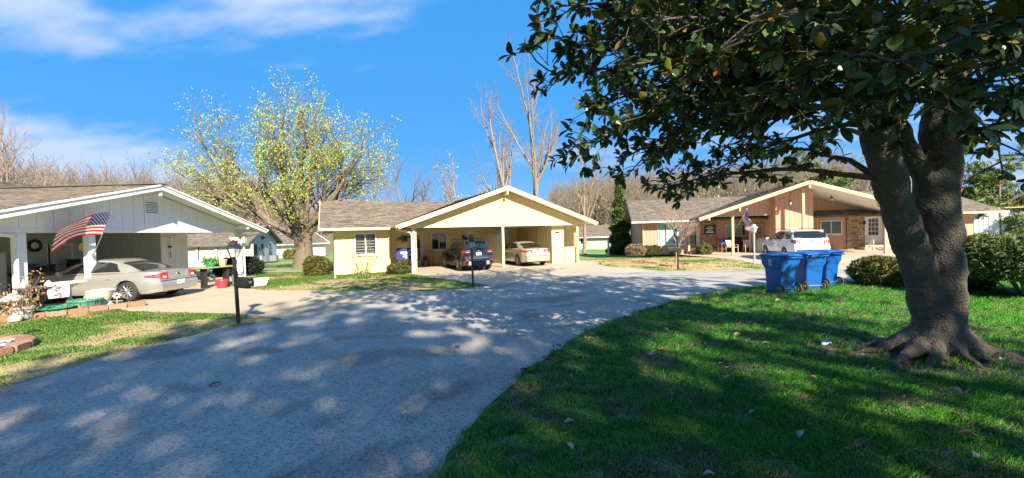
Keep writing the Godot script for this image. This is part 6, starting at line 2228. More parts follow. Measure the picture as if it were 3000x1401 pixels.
func lamp_post(label: String, at: Vector3, tall: float, m: String, head: float, mailbox: Array, lean := 0.0) -> void:
	var t := thing("lamp_post", label, "street lamp", at, r_(0, 60), "yard lamps along the lane")
	t.rotation_degrees.z = lean
	var b := MB.new()
	var neck := tall - 0.42 * head
	b.lathe([Vector2(0.0, -0.1), Vector2(0.042, -0.1), Vector2(0.042, neck - 0.16), Vector2(0.05, neck - 0.15), Vector2(0.05, neck - 0.05), Vector2(0.028, neck - 0.03), Vector2(0.03, neck)], 12)
	part(t, "post", b.done(M[m]))
	b = MB.new()
	b.lathe([Vector2(0.03, neck - 0.01), Vector2(0.09 * head, neck), Vector2(0.09 * head, neck + 0.012)], 6, Vector3.ZERO, Basis(), 0, true)
	var y0 := neck + 0.01
	var y1 := neck + 0.24 * head
	for k in 6:
		var a := TAU * k / 6.0
		b.rod(Vector3(cos(a) * 0.085 * head, y0, sin(a) * 0.085 * head), Vector3(cos(a) * 0.155 * head, y1, sin(a) * 0.155 * head), 0.009, 5)
	b.lathe([Vector2(0.15 * head, y1 - 0.01), Vector2(0.20 * head, y1), Vector2(0.195 * head, y1 + 0.02), Vector2(0.12 * head, y1 + 0.06 * head), Vector2(0.085 * head, y1 + 0.14 * head), Vector2(0.03, y1 + 0.155 * head), Vector2(0.012, y1 + 0.19 * head), Vector2(0, y1 + 0.2 * head)], 6, Vector3.ZERO, Basis(), 0, true)
	part(t, "lantern_frame", b.done(M[m]))
	for k in 6:
		b = MB.new()
		var a := TAU * k / 6.0 + 0.05
		var a2 := TAU * (k + 1) / 6.0 - 0.05
		b.q(Vector3(cos(a) * 0.083 * head, y0, sin(a) * 0.083 * head), Vector3(cos(a2) * 0.083 * head, y0, sin(a2) * 0.083 * head), Vector3(cos(a2) * 0.152 * head, y1, sin(a2) * 0.152 * head), Vector3(cos(a) * 0.152 * head, y1, sin(a) * 0.152 * head))
		part(t, "lantern_pane", b.done(M["lantern_glass"]))
	b = MB.new()
	b.lathe([Vector2(0.018, y0), Vector2(0.018, y0 + 0.05), Vector2(0.032, y0 + 0.09), Vector2(0.035, y0 + 0.13), Vector2(0.02, y0 + 0.17), Vector2(0, y0 + 0.175)], 10)
	part(t, "bulb", b.done(M["bulb_white"]))
	if mailbox.size() > 0:
		var mb := thing("mailbox", mailbox[0], "mailbox", at + Vector3(0, mailbox[1], 0), mailbox[2], "mailboxes on the yard lamps")
		b = MB.new()
		var pr := PackedVector2Array([Vector2(-0.085, 0), Vector2(0.085, 0)])
		for k in 9:
			var a := PI * k / 8.0
			pr.append(Vector2(cos(a) * 0.085, 0.13 + sin(a) * 0.085))
		b.prism(pr, 0.06, 0.54)
		var body := part(mb, "body", b.done(M["black_metal"]))
		b = MB.new()
		var dr := PackedVector2Array()
		for q in pr:
			dr.append(Vector2(q.x * 1.05, (q.y - 0.1) * 1.05 + 0.1))
		b.prism(dr, 0.541, 0.556)
		var d := part(mb, "door", b.done(M["black_metal"]))
		bx(d, "handle", Vector3(0.03, 0.02, 0.03), Vector3(0, 0.19, 0.568), "grey_metal")
		if mailbox[3]:
			var pb := MB.new()
			pb.cbox(Vector3(0, 0.26, 0.27), Vector3(0.02, 0.045, 0.42), 0.004)
			pb.cbox(Vector3(0, 0.31, 0.24), Vector3(0.02, 0.05, 0.1), 0.004)
			var sgn := part(mb, "name_plate", pb.done(M["black_metal"]))
			for k in 9:
				bx(sgn, "letter", Vector3(0.006, 0.026, 0.025), Vector3(-0.012, 0.26, 0.11 + k * 0.038), "print_white", 0, 0.001)
				if k < 2:
					bx(sgn, "letter", Vector3(0.006, 0.03, 0.022), Vector3(-0.012, 0.31, 0.22 + k * 0.035), "print_white", 0, 0.001)
			bx(d, "emblem", Vector3(0.07, 0.05, 0.004), Vector3(0, 0.1, 0.558), "grey_metal")
		b = MB.new()
		b.cbox(Vector3(0, -0.03, 0.26), Vector3(0.06, 0.05, 0.52), 0.01)
		part(mb, "bracket", b.done(M["black_metal"]))


func build_lamps() -> void:
	rng.seed = 31
	lamp_post("black yard lamp beside the white house's driveway, carrying a lettered mailbox", Vector3(-6.65, 0, -9.56), 2.0, "black_metal", 1.0, ["black mailbox with a name plate on the lamp by the white house's driveway", 0.90, 62.0, true], 1.4)
	lamp_post("black yard lamp before the dark sport utility car, on the yellow house's lawn", Vector3(-1.52, 0, -15.0), 1.86, "black_metal", 0.95, ["plain black mailbox on the lamp at the yellow house's drive", 0.78, 70.0, false], 0.5)
	lamp_post("dark yard lamp standing before the small bare tree and peach window", Vector3(8.0, 0, -19.2), 2.02, "black_metal", 0.95, ["small black mailbox on the lamp before the peach house's window", 0.92, -80.0, false], 1.0)
	lamp_post("grey metal yard lamp behind the blue carts", Vector3(12.25, 0, -20.1), 2.12, "pale_metal", 1.05, [], 0.5)


# cloth with stripes as real strips of cloth colour; local: pole along +y at x = 0, cloth towards +x
func flag_mesh(w: float, h: float, bend: Callable) -> ArrayMesh:
	var b := MB.new()
	b.tinted = true
	var nx := 26
	var ny := 13
	var red := Color(0.52, 0.015, 0.025)
	var white := Color(0.74, 0.73, 0.71)
	var blue := Color(0.025, 0.035, 0.17)
	for j in ny:
		for i in nx * 2:
			var f0 := i / (nx * 2.0)
			var f1 := (i + 1) / (nx * 2.0)
			var g0 := j / float(ny)
			var g1 := (j + 1) / float(ny)
			b.col = red if j % 2 == 0 else white
			if f0 < 0.4 and j < 7:
				b.col = blue
			var q := [bend.call(f0, g0), bend.call(f1, g0), bend.call(f1, g1), bend.call(f0, g1)]
			b.q(q[0], q[1], q[2], q[3])
	# stars, sewn on both faces
	b.col = white
	for r in 9:
		for c in (6 if r % 2 == 0 else 5):
			var f := 0.4 * ((c + 0.5 + (0.0 if r % 2 == 0 else 0.5)) / 6.0)
			var g := (r + 0.6) / 9.0 * 7.0 / 13.0
			var p: Vector3 = bend.call(f, g)
			var ex: Vector3 = (bend.call(f + 0.01, g) - p).normalized()
			var ey: Vector3 = (bend.call(f, g + 0.01) - p).normalized()
			var nn := ex.cross(ey).normalized()
			for sgn in [-0.003, 0.003]:
				var o: Vector3 = p + nn * sgn
				for k in 5:
					var a := TAU * k / 5.0
					var s: float = h * 0.024
					b.to(o, o + (ex * cos(a + 0.6) + ey * sin(a + 0.6)) * s * 0.42, o + (ex * cos(a) + ey * sin(a)) * s, nn * sgn)
					b.to(o, o + (ex * cos(a) + ey * sin(a)) * s, o + (ex * cos(a - 0.6) + ey * sin(a - 0.6)) * s * 0.42, nn * sgn)
	return b.done(M["flag_cloth"])


func build_flags() -> void:
	# pole on the white house's post, cloth blown towards the photo's left (world +z, +x)
	var base := Vector3(-14.28, 1.62, -13.55)
	var tip := Vector3(-13.35, 3.06, -13.32)
	var t := thing("flag", "striped and starred flag flying from the white carport's post", "flag", base)
	var d := (tip - base).normalized()
	var b := MB.new()
	b.rod(Vector3.ZERO, tip - base, 0.014, 8)
	b.lathe([Vector2(0, 0.04), Vector2(0.024, 0.02), Vector2(0.024, 0), Vector2(0, -0.02)], 8, tip - base)
	var pole := part(t, "pole", b.done(M["grey_metal"]))
	b = MB.new()
	b.cbox(Vector3(-0.02, -0.02, 0), Vector3(0.05, 0.16, 0.06), 0.01)
	part(t, "bracket", b.done(M["grey_metal"]))
	var top := tip - base - d * 0.05
	var out := Vector3(-0.46, -0.2, 0.87).normalized()
	var cloth := flag_mesh(1.5, 0.9, func(f: float, g: float) -> Vector3:
		var p := top - d * g * 0.9 * (1.0 - 0.05 * f)
		var sway := Vector3(0.7, 0.25, 0.2).normalized()
		p += out * f * 1.22 + sway * 0.09 * sin(f * 7.5 + g * 2.2) * f + Vector3(0, 0.10 * sin(f * PI) - 0.30 * f * f, 0) + Vector3(0.05, -0.07, 0) * sin(g * 4.0 + f * 3.0) * f
		return p)
	part(t, "cloth", cloth)
	# slack flag on the peach house's post
	base = Vector3(15.75, 1.9, -27.85)
	tip = Vector3(16.0, 3.15, -27.05)
	t = thing("flag", "furled starred flag hanging from the peach house's post", "flag", base)
	b = MB.new()
	b.rod(Vector3.ZERO, tip - base, 0.014, 8)
	b.lathe([Vector2(0, 0.09), Vector2(0.05, 0.05), Vector2(0.05, 0), Vector2(0, -0.04)], 8, tip - base)
	part(t, "pole", b.done(M["pale_metal"]))
	var d2 := (tip - base).normalized()
	var top2 := tip - base - d2 * 0.06
	part(t, "cloth", flag_mesh(1.5, 0.9, func(f: float, g: float) -> Vector3:
		var p := top2 - d2 * g * 0.62
		p += Vector3(0.36 * f + 0.10 * sin(f * 14.0 + g * 3.0) * (0.3 + f), -1.25 * f - 0.02 * g, 0.15 * f + 0.10 * cos(f * 11.0 + g * 5.0) * f)
		return p))


func shrub(called: String, label: String, at: Vector3, r: Vector3, col: Color, count: int, size: float, seed_: int, stems := 5, flat := 0.35) -> Node3D:
	rng.seed = seed_
	var t := thing(called, label, "shrub", at)
	var b := MB.new()
	for k in stems:
		var a := TAU * k / stems + r_(-0.3, 0.3)
		var e := Vector3(cos(a) * r.x * r_(0.4, 0.8), r.y * r_(1.0, 1.7), sin(a) * r.z * r_(0.4, 0.8))
		b.tube(sag(Vector3(cos(a) * 0.06, -0.03, sin(a) * 0.06), e, 0.1, 4), PackedFloat32Array([0.035, 0.028, 0.02, 0.014, 0.006]), 5)
	part(t, "stems", b.done(M["twig_bark"]))
	var clumps := []
	for k in 26:
		var a := rng.randf() * TAU
		var h := rng.randf()
		clumps.append(Vector3(cos(a), h * 2.0 - 1.0, sin(a)))
	spray_crown(t, func() -> Vector3:
		var d := Vector3(r_(-1, 1), r_(-1, 1), r_(-1, 1)).normalized()
		var best := 0.0
		for q in clumps:
			best = maxf(best, d.dot(q.normalized()))
		var k := (0.80 + 0.26 * smoothstep(0.7, 1.0, best)) * (0.55 + 0.45 * pow(rng.randf(), 0.35))
		var p := Vector3(d.x * r.x, d.y * r.y, d.z * r.z) * k
		if p.y < -r.y * (1.0 - flat):
			p.y = -r.y * (1.0 - flat) + rng.randf() * 0.08
		return p + Vector3(0, r.y * (1.0 - flat) + 0.05, 0), count, size, col, "foliage")
	return t


func build_shrubs() -> void:
	shrub("yew_bush", "low spreading yew bush between the blue carts and the magnolia trunk", Vector3(12.2, 0, -12.75), Vector3(1.15, 0.52, 0.9), Color(0.125, 0.145, 0.022), 5200, 0.12, 3, 7, 0.3)
	shrub("yew_bush", "brown tinged yew bush just behind the magnolia trunk", Vector3(13.1, 0, -11.6), Vector3(0.65, 0.42, 0.6), Color(0.135, 0.10, 0.03), 2600, 0.11, 4, 6, 0.3)
	# the dome bush by the trunk's other side: dense head on a short open foot
	var t := shrub("yew_bush", "tall domed yew bush on a short stem at the photo's edge", Vector3(13.4, 0.62, -10.4), Vector3(1.55, 0.72, 1.3), Color(0.10, 0.155, 0.03), 8000, 0.13, 5, 9, 0.55)
	t.position.y = 0.0
	var fol := t.get_node("foliage") as MultiMeshInstance3D
	fol.position.y = 0.50
	var b := MB.new()
	b.tube(PackedVector3Array([Vector3(0.1, -0.05, 0), Vector3(0.08, 0.4, 0), Vector3(0, 1.0, 0)]), PackedFloat32Array([0.13, 0.1, 0.06]), 8)
	part(t, "trunk", b.done(M["twig_bark"]))
	for k in 26:
		var a := k * 2.4
		pipe(t, "branch", [Vector3(0.08, 0.25 + 0.02 * k, 0), Vector3(cos(a) * 0.6, 0.45 + 0.014 * k, sin(a) * 0.6), Vector3(cos(a) * 1.3, 0.5 + 0.02 * k, sin(a) * 1.1)], 0.012, "twig_bark", 4)
	shrub("green_shrub", "yellow green shrub behind the domed yew by the peach wall", Vector3(29.5, 0, -24.5), Vector3(1.3, 0.7, 0.9), Color(0.19, 0.22, 0.02), 2400, 0.16, 6)
	shrub("clipped_shrub", "small clipped green hedge shrub by the yellow carport post", Vector3(-6.0, 0, -20.8), Vector3(0.62, 0.3, 0.42), Color(0.11, 0.125, 0.022), 2400, 0.10, 7)
	shrub("loose_shrub", "loose olive shrub against the end of the yellow wing", Vector3(-10.6, 0, -21.5), Vector3(0.62, 0.62, 0.6), Color(0.15, 0.14, 0.03), 2600, 0.13, 8)
	shrub("clipped_shrub", "clipped dark green shrub under the peach wing's corner", Vector3(10.9, 0, -31.1), Vector3(0.75, 0.42, 0.45), Color(0.09, 0.11, 0.022), 2000, 0.12, 9)
	shrub("clipped_shrub", "tiny clipped shrub below the peach house's big window", Vector3(12.6, 0, -30.7), Vector3(0.4, 0.26, 0.35), Color(0.10, 0.12, 0.022), 1200, 0.10, 10)
	shrub("loose_shrub", "tan twiggy shrub at the peach wing's corner", Vector3(9.5, 0, -30.6), Vector3(0.75, 0.5, 0.6), Color(0.33, 0.27, 0.15), 1800, 0.13, 11)
	shrub("green_shrub", "light green shrub at the foot of the peach wall", Vector3(14.3, 0, -29.6), Vector3(0.55, 0.45, 0.5), Color(0.17, 0.19, 0.035), 1600, 0.12, 12)
	shrub("dark_shrub", "rounded dark shrub behind the white carport's end", Vector3(-15.6, 0, -22.6), Vector3(1.3, 0.62, 0.8), Color(0.018, 0.022, 0.014), 3000, 0.13, 13)
	shrub("loose_shrub", "yellowish shrub beside the pale far house", Vector3(-33.5, -1.1, -60.0), Vector3(1.0, 0.9, 0.8), Color(0.25, 0.22, 0.04), 900, 0.25, 14)
	# bare arching bush before the yellow wing
	rng.seed = 61
	t = thing("bare_bush", "bare arching bush with a few new leaves before the yellow wing", "shrub", Vector3(-7.2, 0, -18.9))
	b = MB.new()
	var xs := []
	var cs := []
	for k in 15:
		var a := k * 2.4
		var o := Vector3(cos(a) * 0.12, 0, sin(a) * 0.12)
		var out := r_(0.5, 1.15)
		var e := Vector3(cos(a) * out + r_(-0.2, 0.4), r_(0.9, 1.75), sin(a) * out * 0.6)
		var pts := sag(o, e, 0.25, 6)
		b.tube(pts, PackedFloat32Array([0.016, 0.014, 0.012, 0.010, 0.008, 0.006, 0.004]), 4)
		for m in 4:
			var q := pts[2 + rng.randi() % 5]
			var te := q + Vector3(r_(-0.3, 0.3), r_(0.05, 0.35), r_(-0.3, 0.3))
			b.tube(PackedVector3Array([q, te]), PackedFloat32Array([0.006, 0.003]), 3)
			for n in 4:
				xs.append(Transform3D(random_basis(r_(0.04, 0.075)), q.lerp(te, rng.randf())))
				cs.append(Color(0.30, 0.22, 0.07) * r_(0.7, 1.3))
	for k in 160:
		xs.append(Transform3D(random_basis(r_(0.06, 0.12)), Vector3(r_(-0.4, 0.4), r_(0.02, 0.4), r_(-0.3, 0.3))))
		cs.append(Color(0.13, 0.19, 0.03) * r_(0.7, 1.3))
	part(t, "stems", b.done(M["twig_bark"]))
	many(t, "leaves", leaf_mesh(0.6, Color(1, 1, 1), "leaf"), xs, cs).set_meta("kind", "stuff")
	# rusty bush in the white house's bed
	for a in [[Vector3(-13.4, 0, -10.7), "rusty leaved bush in front of the white house's corner post", 0.95, 71], [Vector3(-10.8, 0.1, -7.4), "low rusty plant in the round stone bed", 0.55, 72]]:
		rng.seed = a[3]
		t = thing("rusty_bush", a[1], "shrub", a[0])
		b = MB.new()
		xs = []
		cs = []
		for k in 22:
			var an := k * 2.4
			var e: Vector3 = Vector3(cos(an) * r_(0.2, 0.75), r_(0.6, 1.25), sin(an) * r_(0.2, 0.6)) * a[2]
			var pts := sag(Vector3(cos(an) * 0.08, 0, sin(an) * 0.08), e, 0.1, 4)
			b.tube(pts, PackedFloat32Array([0.012, 0.01, 0.008, 0.006, 0.004]), 4)
			for m in 16:
				xs.append(Transform3D(random_basis(r_(0.05, 0.1)), pts[1 + rng.randi() % 4] + Vector3(r_(-0.16, 0.16), r_(-0.12, 0.14), r_(-0.16, 0.16)) * a[2]))
				cs.append([Color(0.33, 0.12, 0.05), Color(0.42, 0.27, 0.10), Color(0.22, 0.16, 0.05)][rng.randi() % 3] * r_(0.7, 1.2))
		part(t, "stems", b.done(M["twig_bark"]))
		many(t, "leaves", leaf_mesh(0.5, Color(1, 1, 1), "leaf"), xs, cs).set_meta("kind", "stuff")


func block_mesh(w: float, h: float, d: float, m: String, seed_: int) -> ArrayMesh:
	# rough split-face block
	var g := RandomNumberGenerator.new()
	g.seed = seed_
	var b := MB.new()
	var poly := PackedVector2Array()
	for c in [[-0.5, -0.5], [0, -0.54], [0.5, -0.5], [0.52, 0], [0.5, 0.5], [0.0, 0.52], [-0.5, 0.5], [-0.53, 0]]:
		poly.append(Vector2(c[0] * w + g.randf_range(-0.012, 0.012), c[1] * h + g.randf_range(-0.008, 0.008)))
	var rows := []
	for s in [[-0.5, 0.9], [-0.42, 1.0], [0.38, 1.0], [0.5, 0.9]]:
		var row := PackedVector3Array()
		for p in poly:
			row.append(Vector3(p.x * s[1], p.y * s[1], s[0] * d))
		row.append(row[0])
		rows.append(row)
	for i in 3:
		for j in 8:
			b.qo(rows[i][j], rows[i][j + 1], rows[i + 1][j + 1], rows[i + 1][j], rows[i][j] * Vector3(1, 1, 0) + rows[i][j + 1] * Vector3(1, 1, 0))
	for e in [0, 3]:
		for j in range(1, 7):
			b.to(rows[e][0], rows[e][j], rows[e][j + 1], Vector3(0, 0, rows[e][0].z))
	return b.done(M[m])


func build_edging() -> void:
	rng.seed = 5
	var kinds := []
	for k in 6:
		kinds.append(block_mesh(0.40, 0.16, 0.24, ["block_red", "block_pink", "block_brown"][k % 3], 40 + k))
	var t := thing("stone_edging", "row of rough red edging blocks along the white house's bed", "edging", Vector3.ZERO)
	var line := curve_through([-14.6, -8.6, -13.55, -10.4, -12.6, -11.65, -11.75, -12.55], 0.1)
	var cu := Curve2D.new()
	for p in line:
		cu.add_point(p)
	var s := 0.2
	var k := 0
	while s < cu.get_baked_length():
		var p := cu.sample_baked(s)
		var q := cu.sample_baked(s + 0.1) - cu.sample_baked(s - 0.1)
		part(t, "block", kinds[k % 6], Vector3(p.x, 0.06 + r_(-0.01, 0.01), p.y), Basis(Vector3.UP, -q.angle() + r_(-0.05, 0.05)))
		s += 0.415
		k += 1
	# soil of the bed behind
	var b := MB.new()
	b.tinted = true
	slab(b, v2([-14.9, -8.4, -14.4, -8.6, -13.4, -10.5, -12.4, -11.8, -11.7, -12.5, -12.6, -12.9, -14.2, -12.6, -14.6, -10.6]), 0.015, Color(0.16, 0.11, 0.075))
	structure("flower_bed", b.done(M["soil"]))
	# round bed with two courses of blocks and white pebbles
	t = thing("round_stone_bed", "round raised bed of red blocks filled with white pebbles", "planter", Vector3(-10.5, 0, -7.2))
	for c in 2:
		for j in (17 if c == 0 else 11):
			var a := TAU * (j + 0.5 * c) / 17.0
			part(t, "block", kinds[(j + c) % 6], Vector3(cos(a) * (1.02 - 0.04 * c), 0.05 + 0.13 * c, sin(a) * (1.02 - 0.04 * c)), Basis(Vector3.UP, -a + PI / 2 + r_(-0.06, 0.06)))
	b = MB.new()
	b.lathe([Vector2(0.92, 0.08), Vector2(0, 0.12)], 20)
	part(t, "gravel_bed", b.done(M["mortar"]))
	var pb := MB.new()
	pb.lathe([Vector2(0, -0.5), Vector2(0.7, -0.35), Vector2(1, 0), Vector2(0.7, 0.35), Vector2(0, 0.5)], 7)
	var pm := pb.done(M["white_pebble"])
	for j in 150:
		var a := rng.randf() * TAU
		var rr := 0.86 * sqrt(rng.randf())
		part(t, "pebble", pm, Vector3(cos(a) * rr, 0.12 + r_(-0.01, 0.02), sin(a) * rr), Basis.from_euler(Vector3(r_(-0.3, 0.3), r_(0, 6), r_(-0.3, 0.3))).scaled(Vector3(r_(0.03, 0.06), r_(0.02, 0.035), r_(0.03, 0.05))))
	# garden birds of painted metal standing in the bed
	t = thing("garden_bird", "teal metal garden bird on two pale stick legs in the round bed", "ornament", Vector3(-10.75, 0.1, -7.5), 20.0)
	b = MB.new()
	b.tube(PackedVector3Array([Vector3(-0.34, 0.62, 0), Vector3(-0.2, 0.68, 0), Vector3(0.0, 0.7, 0), Vector3(0.18, 0.72, 0), Vector3(0.26, 0.86, 0), Vector3(0.3, 1.02, 0), Vector3(0.36, 1.06, 0), Vector3(0.48, 1.03, 0)]), PackedFloat32Array([0.02, 0.08, 0.13, 0.1, 0.045, 0.035, 0.05, 0.006]), 10)
	part(t, "body", b.done(M["teal"]))
	for sz in [-0.05, 0.05]:
		pipe(t, "leg", [Vector3(0.0, 0.62, sz), Vector3(0.02, 0.3, sz), Vector3(0.0, -0.03, sz)], 0.014, "pot_cream", 6)
	# low curb of stones along the strip between the yellow and peach lawns
	t = thing("stone_curb", "low line of tan stones at the edge of the yellow house's drive", "edging", Vector3.ZERO)
	for j in 16:
		var f := j / 15.0
		part(t, "block", kinds[j % 6], Vector3(lerpf(5.3, 9.2, f), 0.04, lerpf(-23.4, -25.0, f)), Basis(Vector3.UP, 0.4 + r_(-0.1, 0.1)).scaled(Vector3.ONE * 0.75))


func pot(called: String, label: String, cat: String, at: Vector3, profile: Array, m: String, sides := 20, group := "") -> Node3D:
	var t := thing(called, label, cat, at, 0.0, group)
	var b := MB.new()
	b.lathe(profile, sides)
	part(t, "vessel", b.done(M[m]))
	return t


func leafy(t: Node, y: float, r: float, n: int, col: Color) -> void:
	var xs := []
	var cs := []
	for k in n:
		var a := rng.randf() * TAU
		xs.append(Transform3D(random_basis(r_(0.08, 0.16)), Vector3(cos(a) * r * rng.randf(), y + r_(-0.05, 0.16), sin(a) * r * rng.randf())))
		cs.append(col * r_(0.6, 1.3))
	many(t, "plant", leaf_mesh(0.6, Color(1, 1, 1), "leaf"), xs, cs).set_meta("kind", "stuff")


func build_white_carport_things() -> void:
	rng.seed = 99
	# cupboard against the back wall and what stands on it
	var t := thing("storage_cupboard", "tall pale two door cupboard at the back of the white carport", "cupboard", Vector3(-19.6, 0, -14.55), 90.0)
	bx(t, "carcass", Vector3(1.25, 1.75, 0.5), Vector3(0, 0.875, 0), "pale_paint", 0, 0.01)
	for s in [-1, 1]:
		var d := bx(t, "door", Vector3(0.6, 1.68, 0.03), Vector3(s * 0.31, 0.88, 0.267), "white_trim", 0, 0.008)
		bx(d, "handle", Vector3(0.02, 0.12, 0.03), Vector3(-s * 0.25, 0, 0.025), "grey_metal")
	t = thing("crate", "long brown box lying on the pale cupboard", "box", Vector3(-19.6, 1.75, -14.65), 90.0)
	bx(t, "box", Vector3(0.85, 0.14, 0.35), Vector3(0, 0.07, 0), "wood_brown")
	bx(t, "lid", Vector3(0.87, 0.03, 0.37), Vector3(0, 0.157, 0), "wood_tan")
	t = thing("wall_clock", "round dark rimmed clock on the white carport's back wall", "clock", Vector3(-19.96, 1.98, -16.6))
	var b := MB.new()
	b.lathe([Vector2(0.26, 0.0), Vector2(0.27, 0.04), Vector2(0.22, 0.06), Vector2(0.15, 0.05), Vector2(0.14, 0.02)], 24, Vector3.ZERO, Basis(Vector3(0, 0, 1), -PI / 2))
	part(t, "rim", b.done(M["black_metal"]))
	b = MB.new()
	b.lathe([Vector2(0.15, 0.025), Vector2(0, 0.025)], 20, Vector3.ZERO, Basis(Vector3(0, 0, 1), -PI / 2))
	part(t, "face", b.done(M["pot_cream"]))
	t = thing("thermometer", "round yellow thermometer disc hanging by the white post", "ornament", Vector3(-15.2, 1.88, -14.1))
	b = MB.new()
	b.lathe([Vector2(0, 0.02), Vector2(0.15, 0.02), Vector2(0.17, 0.0), Vector2(0.15, -0.02), Vector2(0, -0.02)], 24, Vector3.ZERO, Basis(Vector3(0, 0, 1), -PI / 2))
	part(t, "disc", b.done(M["yellow_disc"]))
	pipe(t, "cord", [Vector3(0, 0.16, 0), Vector3(0, 0.6, 0)], 0.005, "black_metal", 4)
	# workbench with boxes
	t = thing("workbench", "cluttered dark bench along the white carport's back wall", "bench", Vector3(-19.55, 0, -16.9), 90.0)
	bx(t, "top", Vector3(2.6, 0.06, 0.6), Vector3(0, 0.85, 0), "wood_brown")
	for x in [-1.2, 1.2]:
		for z in [-0.24, 0.24]:
			bx(t, "leg", Vector3(0.08, 0.82, 0.08), Vector3(x, 0.41, z), "wood_brown")
	var n := 0
	for a in [[-0.95, 0.4, 0.32, "dark_blue_box", "dark blue box at the end of the bench nearest the cupboard"], [-0.45, 0.35, 0.2, "black_plastic", "flat black case on the bench beside the blue box"], [0.1, 0.45, 0.26, "grey_metal", "grey toolbox in the middle of the bench"], [0.75, 0.3, 0.42, "dark_cloth", "dark red carton standing at the bench's far end"]]:
		var q := thing("storage_box", a[4], "box", Vector3(-19.5, 0.881, -16.9 - a[0]), 90.0 + n * 4)
		bx(q, "box", Vector3(a[1], a[2], 0.32), Vector3(0, a[2] / 2, 0), a[3], 0, 0.012)
		bx(q, "lid", Vector3(a[1] + 0.02, 0.03, 0.34), Vector3(0, a[2] + 0.016, 0), a[3], 0, 0.008)
		n += 1
	# the front bed: urns, tables, pots and ornaments behind the edging
	t = pot("concrete_urn", "wide cream concrete urn at the foot of the flag's post", "urn", Vector3(-13.05, 0.1, -12.55), [Vector2(0, 0), Vector2(0.22, 0), Vector2(0.2, 0.06), Vector2(0.24, 0.14), Vector2(0.31, 0.34), Vector2(0.35, 0.42), Vector2(0.33, 0.43), Vector2(0.27, 0.33), Vector2(0, 0.3)], "pot_cream")
	pot("green_tray", "wide green plastic tray under the cream urn", "tray", Vector3(-13.05, 0.02, -12.55), [Vector2(0, 0), Vector2(0.36, 0), Vector2(0.42, 0.08), Vector2(0.4, 0.08), Vector2(0.35, 0.03), Vector2(0, 0.03)], "pot_green")
	pot("green_bowl", "large shallow green bowl in the middle of the bed", "bowl", Vector3(-13.15, 0.02, -11.35), [Vector2(0, 0), Vector2(0.3, 0), Vector2(0.38, 0.16), Vector2(0.46, 0.18), Vector2(0.44, 0.2), Vector2(0.34, 0.14), Vector2(0, 0.1)], "pot_green")
	pot("cream_shell", "pale shell shaped birdbath bowl on a stand by the flag's post", "birdbath", Vector3(-13.65, 0.02, -12.2), [Vector2(0, 0), Vector2(0.16, 0), Vector2(0.06, 0.1), Vector2(0.05, 0.62), Vector2(0.1, 0.68), Vector2(0.42, 0.8), Vector2(0.40, 0.83), Vector2(0, 0.74)], "pot_cream", 14)
	# ornate round tables
	for a in [[Vector3(-13.9, 0, -11.55), 0.78, "iron garden table holding ornaments, beside the shell birdbath"], [Vector3(-13.75, 0, -10.9), 0.5, "low iron plant table next to the corner post"]]:
		t = thing("garden_table", a[2], "table", a[0])
		b = MB.new()
		b.lathe([Vector2(0, a[1] - 0.03), Vector2(0.42, a[1] - 0.03), Vector2(0.43, a[1]), Vector2(0, a[1] + 0.005)], 20)
		part(t, "top", b.done(M["car_grey_plastic"]))
		for k in 3:
			var an := TAU * k / 3.0
			pipe(t, "leg", [Vector3(cos(an) * 0.3, a[1] - 0.02, sin(an) * 0.3), Vector3(cos(an) * 0.15, a[1] * 0.5, sin(an) * 0.15), Vector3(cos(an) * 0.34, 0.0, sin(an) * 0.34)], 0.016, "black_metal", 6)
	# printed shopping bag, cushions and lidded baskets
	t = thing("printed_bag", "white carrier bag with red print propped on the bed's table", "bag", Vector3(-13.45, 0.42, -11.75), 60.0)
	b = MB.new()
	b.prism(v2([-0.2, 0, 0.19, 0.01, 0.22, 0.3, 0.2, 0.46, -0.21, 0.44, -0.23, 0.2]), -0.06, 0.048)
	part(t, "bag", b.done(M["bag_white"]), Vector3.ZERO, Basis(Vector3.RIGHT, -0.12))
	for k in 9:
		var pb := MB.new()
		var cx := r_(-0.11, 0.11)
		var cy := r_(0.08, 0.38)
		pb.prism(v2([cx - r_(0.01, 0.04), cy - r_(0.01, 0.03), cx + r_(0.01, 0.04), cy - r_(0.0, 0.03), cx + r_(0.02, 0.05), cy + r_(0.01, 0.05), cx - r_(0.01, 0.05), cy + r_(0.02, 0.05)]), 0.0, 0.02, Transform3D(Basis(), Vector3(0, 0, 0.05)))
		part(t, "red_print", pb.done(M["red" if k % 3 > 0 else "pot_pink"]), Vector3.ZERO, Basis(Vector3.RIGHT, -0.12))
	for a in [[Vector3(-12.95, 0.02, -12.0), "lidded wire basket with a green lid, beside the flag's post", "grey_metal", "pot_green", 0.36], [Vector3(-13.3, 0.02, -10.75), "small grey lidded tub by the corner post", "grey_metal", "pale_metal", 0.2]]:
		t = thing("lidded_basket", a[1], "basket", a[0], 30.0)
		b = MB.new()
		for k in 16:
			var an := TAU * k / 16.0
			b.rod(Vector3(cos(an) * a[4], 0, sin(an) * a[4]), Vector3(cos(an) * a[4] * 1.08, 0.26, sin(an) * a[4] * 1.08), 0.007, 4)
		for y in [0.02, 0.13, 0.25]:
			b.lathe([Vector2(a[4] * (1 + 0.3 * y), y), Vector2(a[4] * (1 + 0.3 * y), y + 0.02)], 20)
		part(t, "basket", b.done(M[a[2]]))
		b = MB.new()
		b.lathe([Vector2(a[4] * 0.95, 0.0), Vector2(a[4] * 1.0, 0.24), Vector2(a[4] * 1.12, 0.27), Vector2(a[4] * 1.1, 0.31), Vector2(0, 0.33)], 20)
		part(t, "lid", b.done(M[a[3]]))
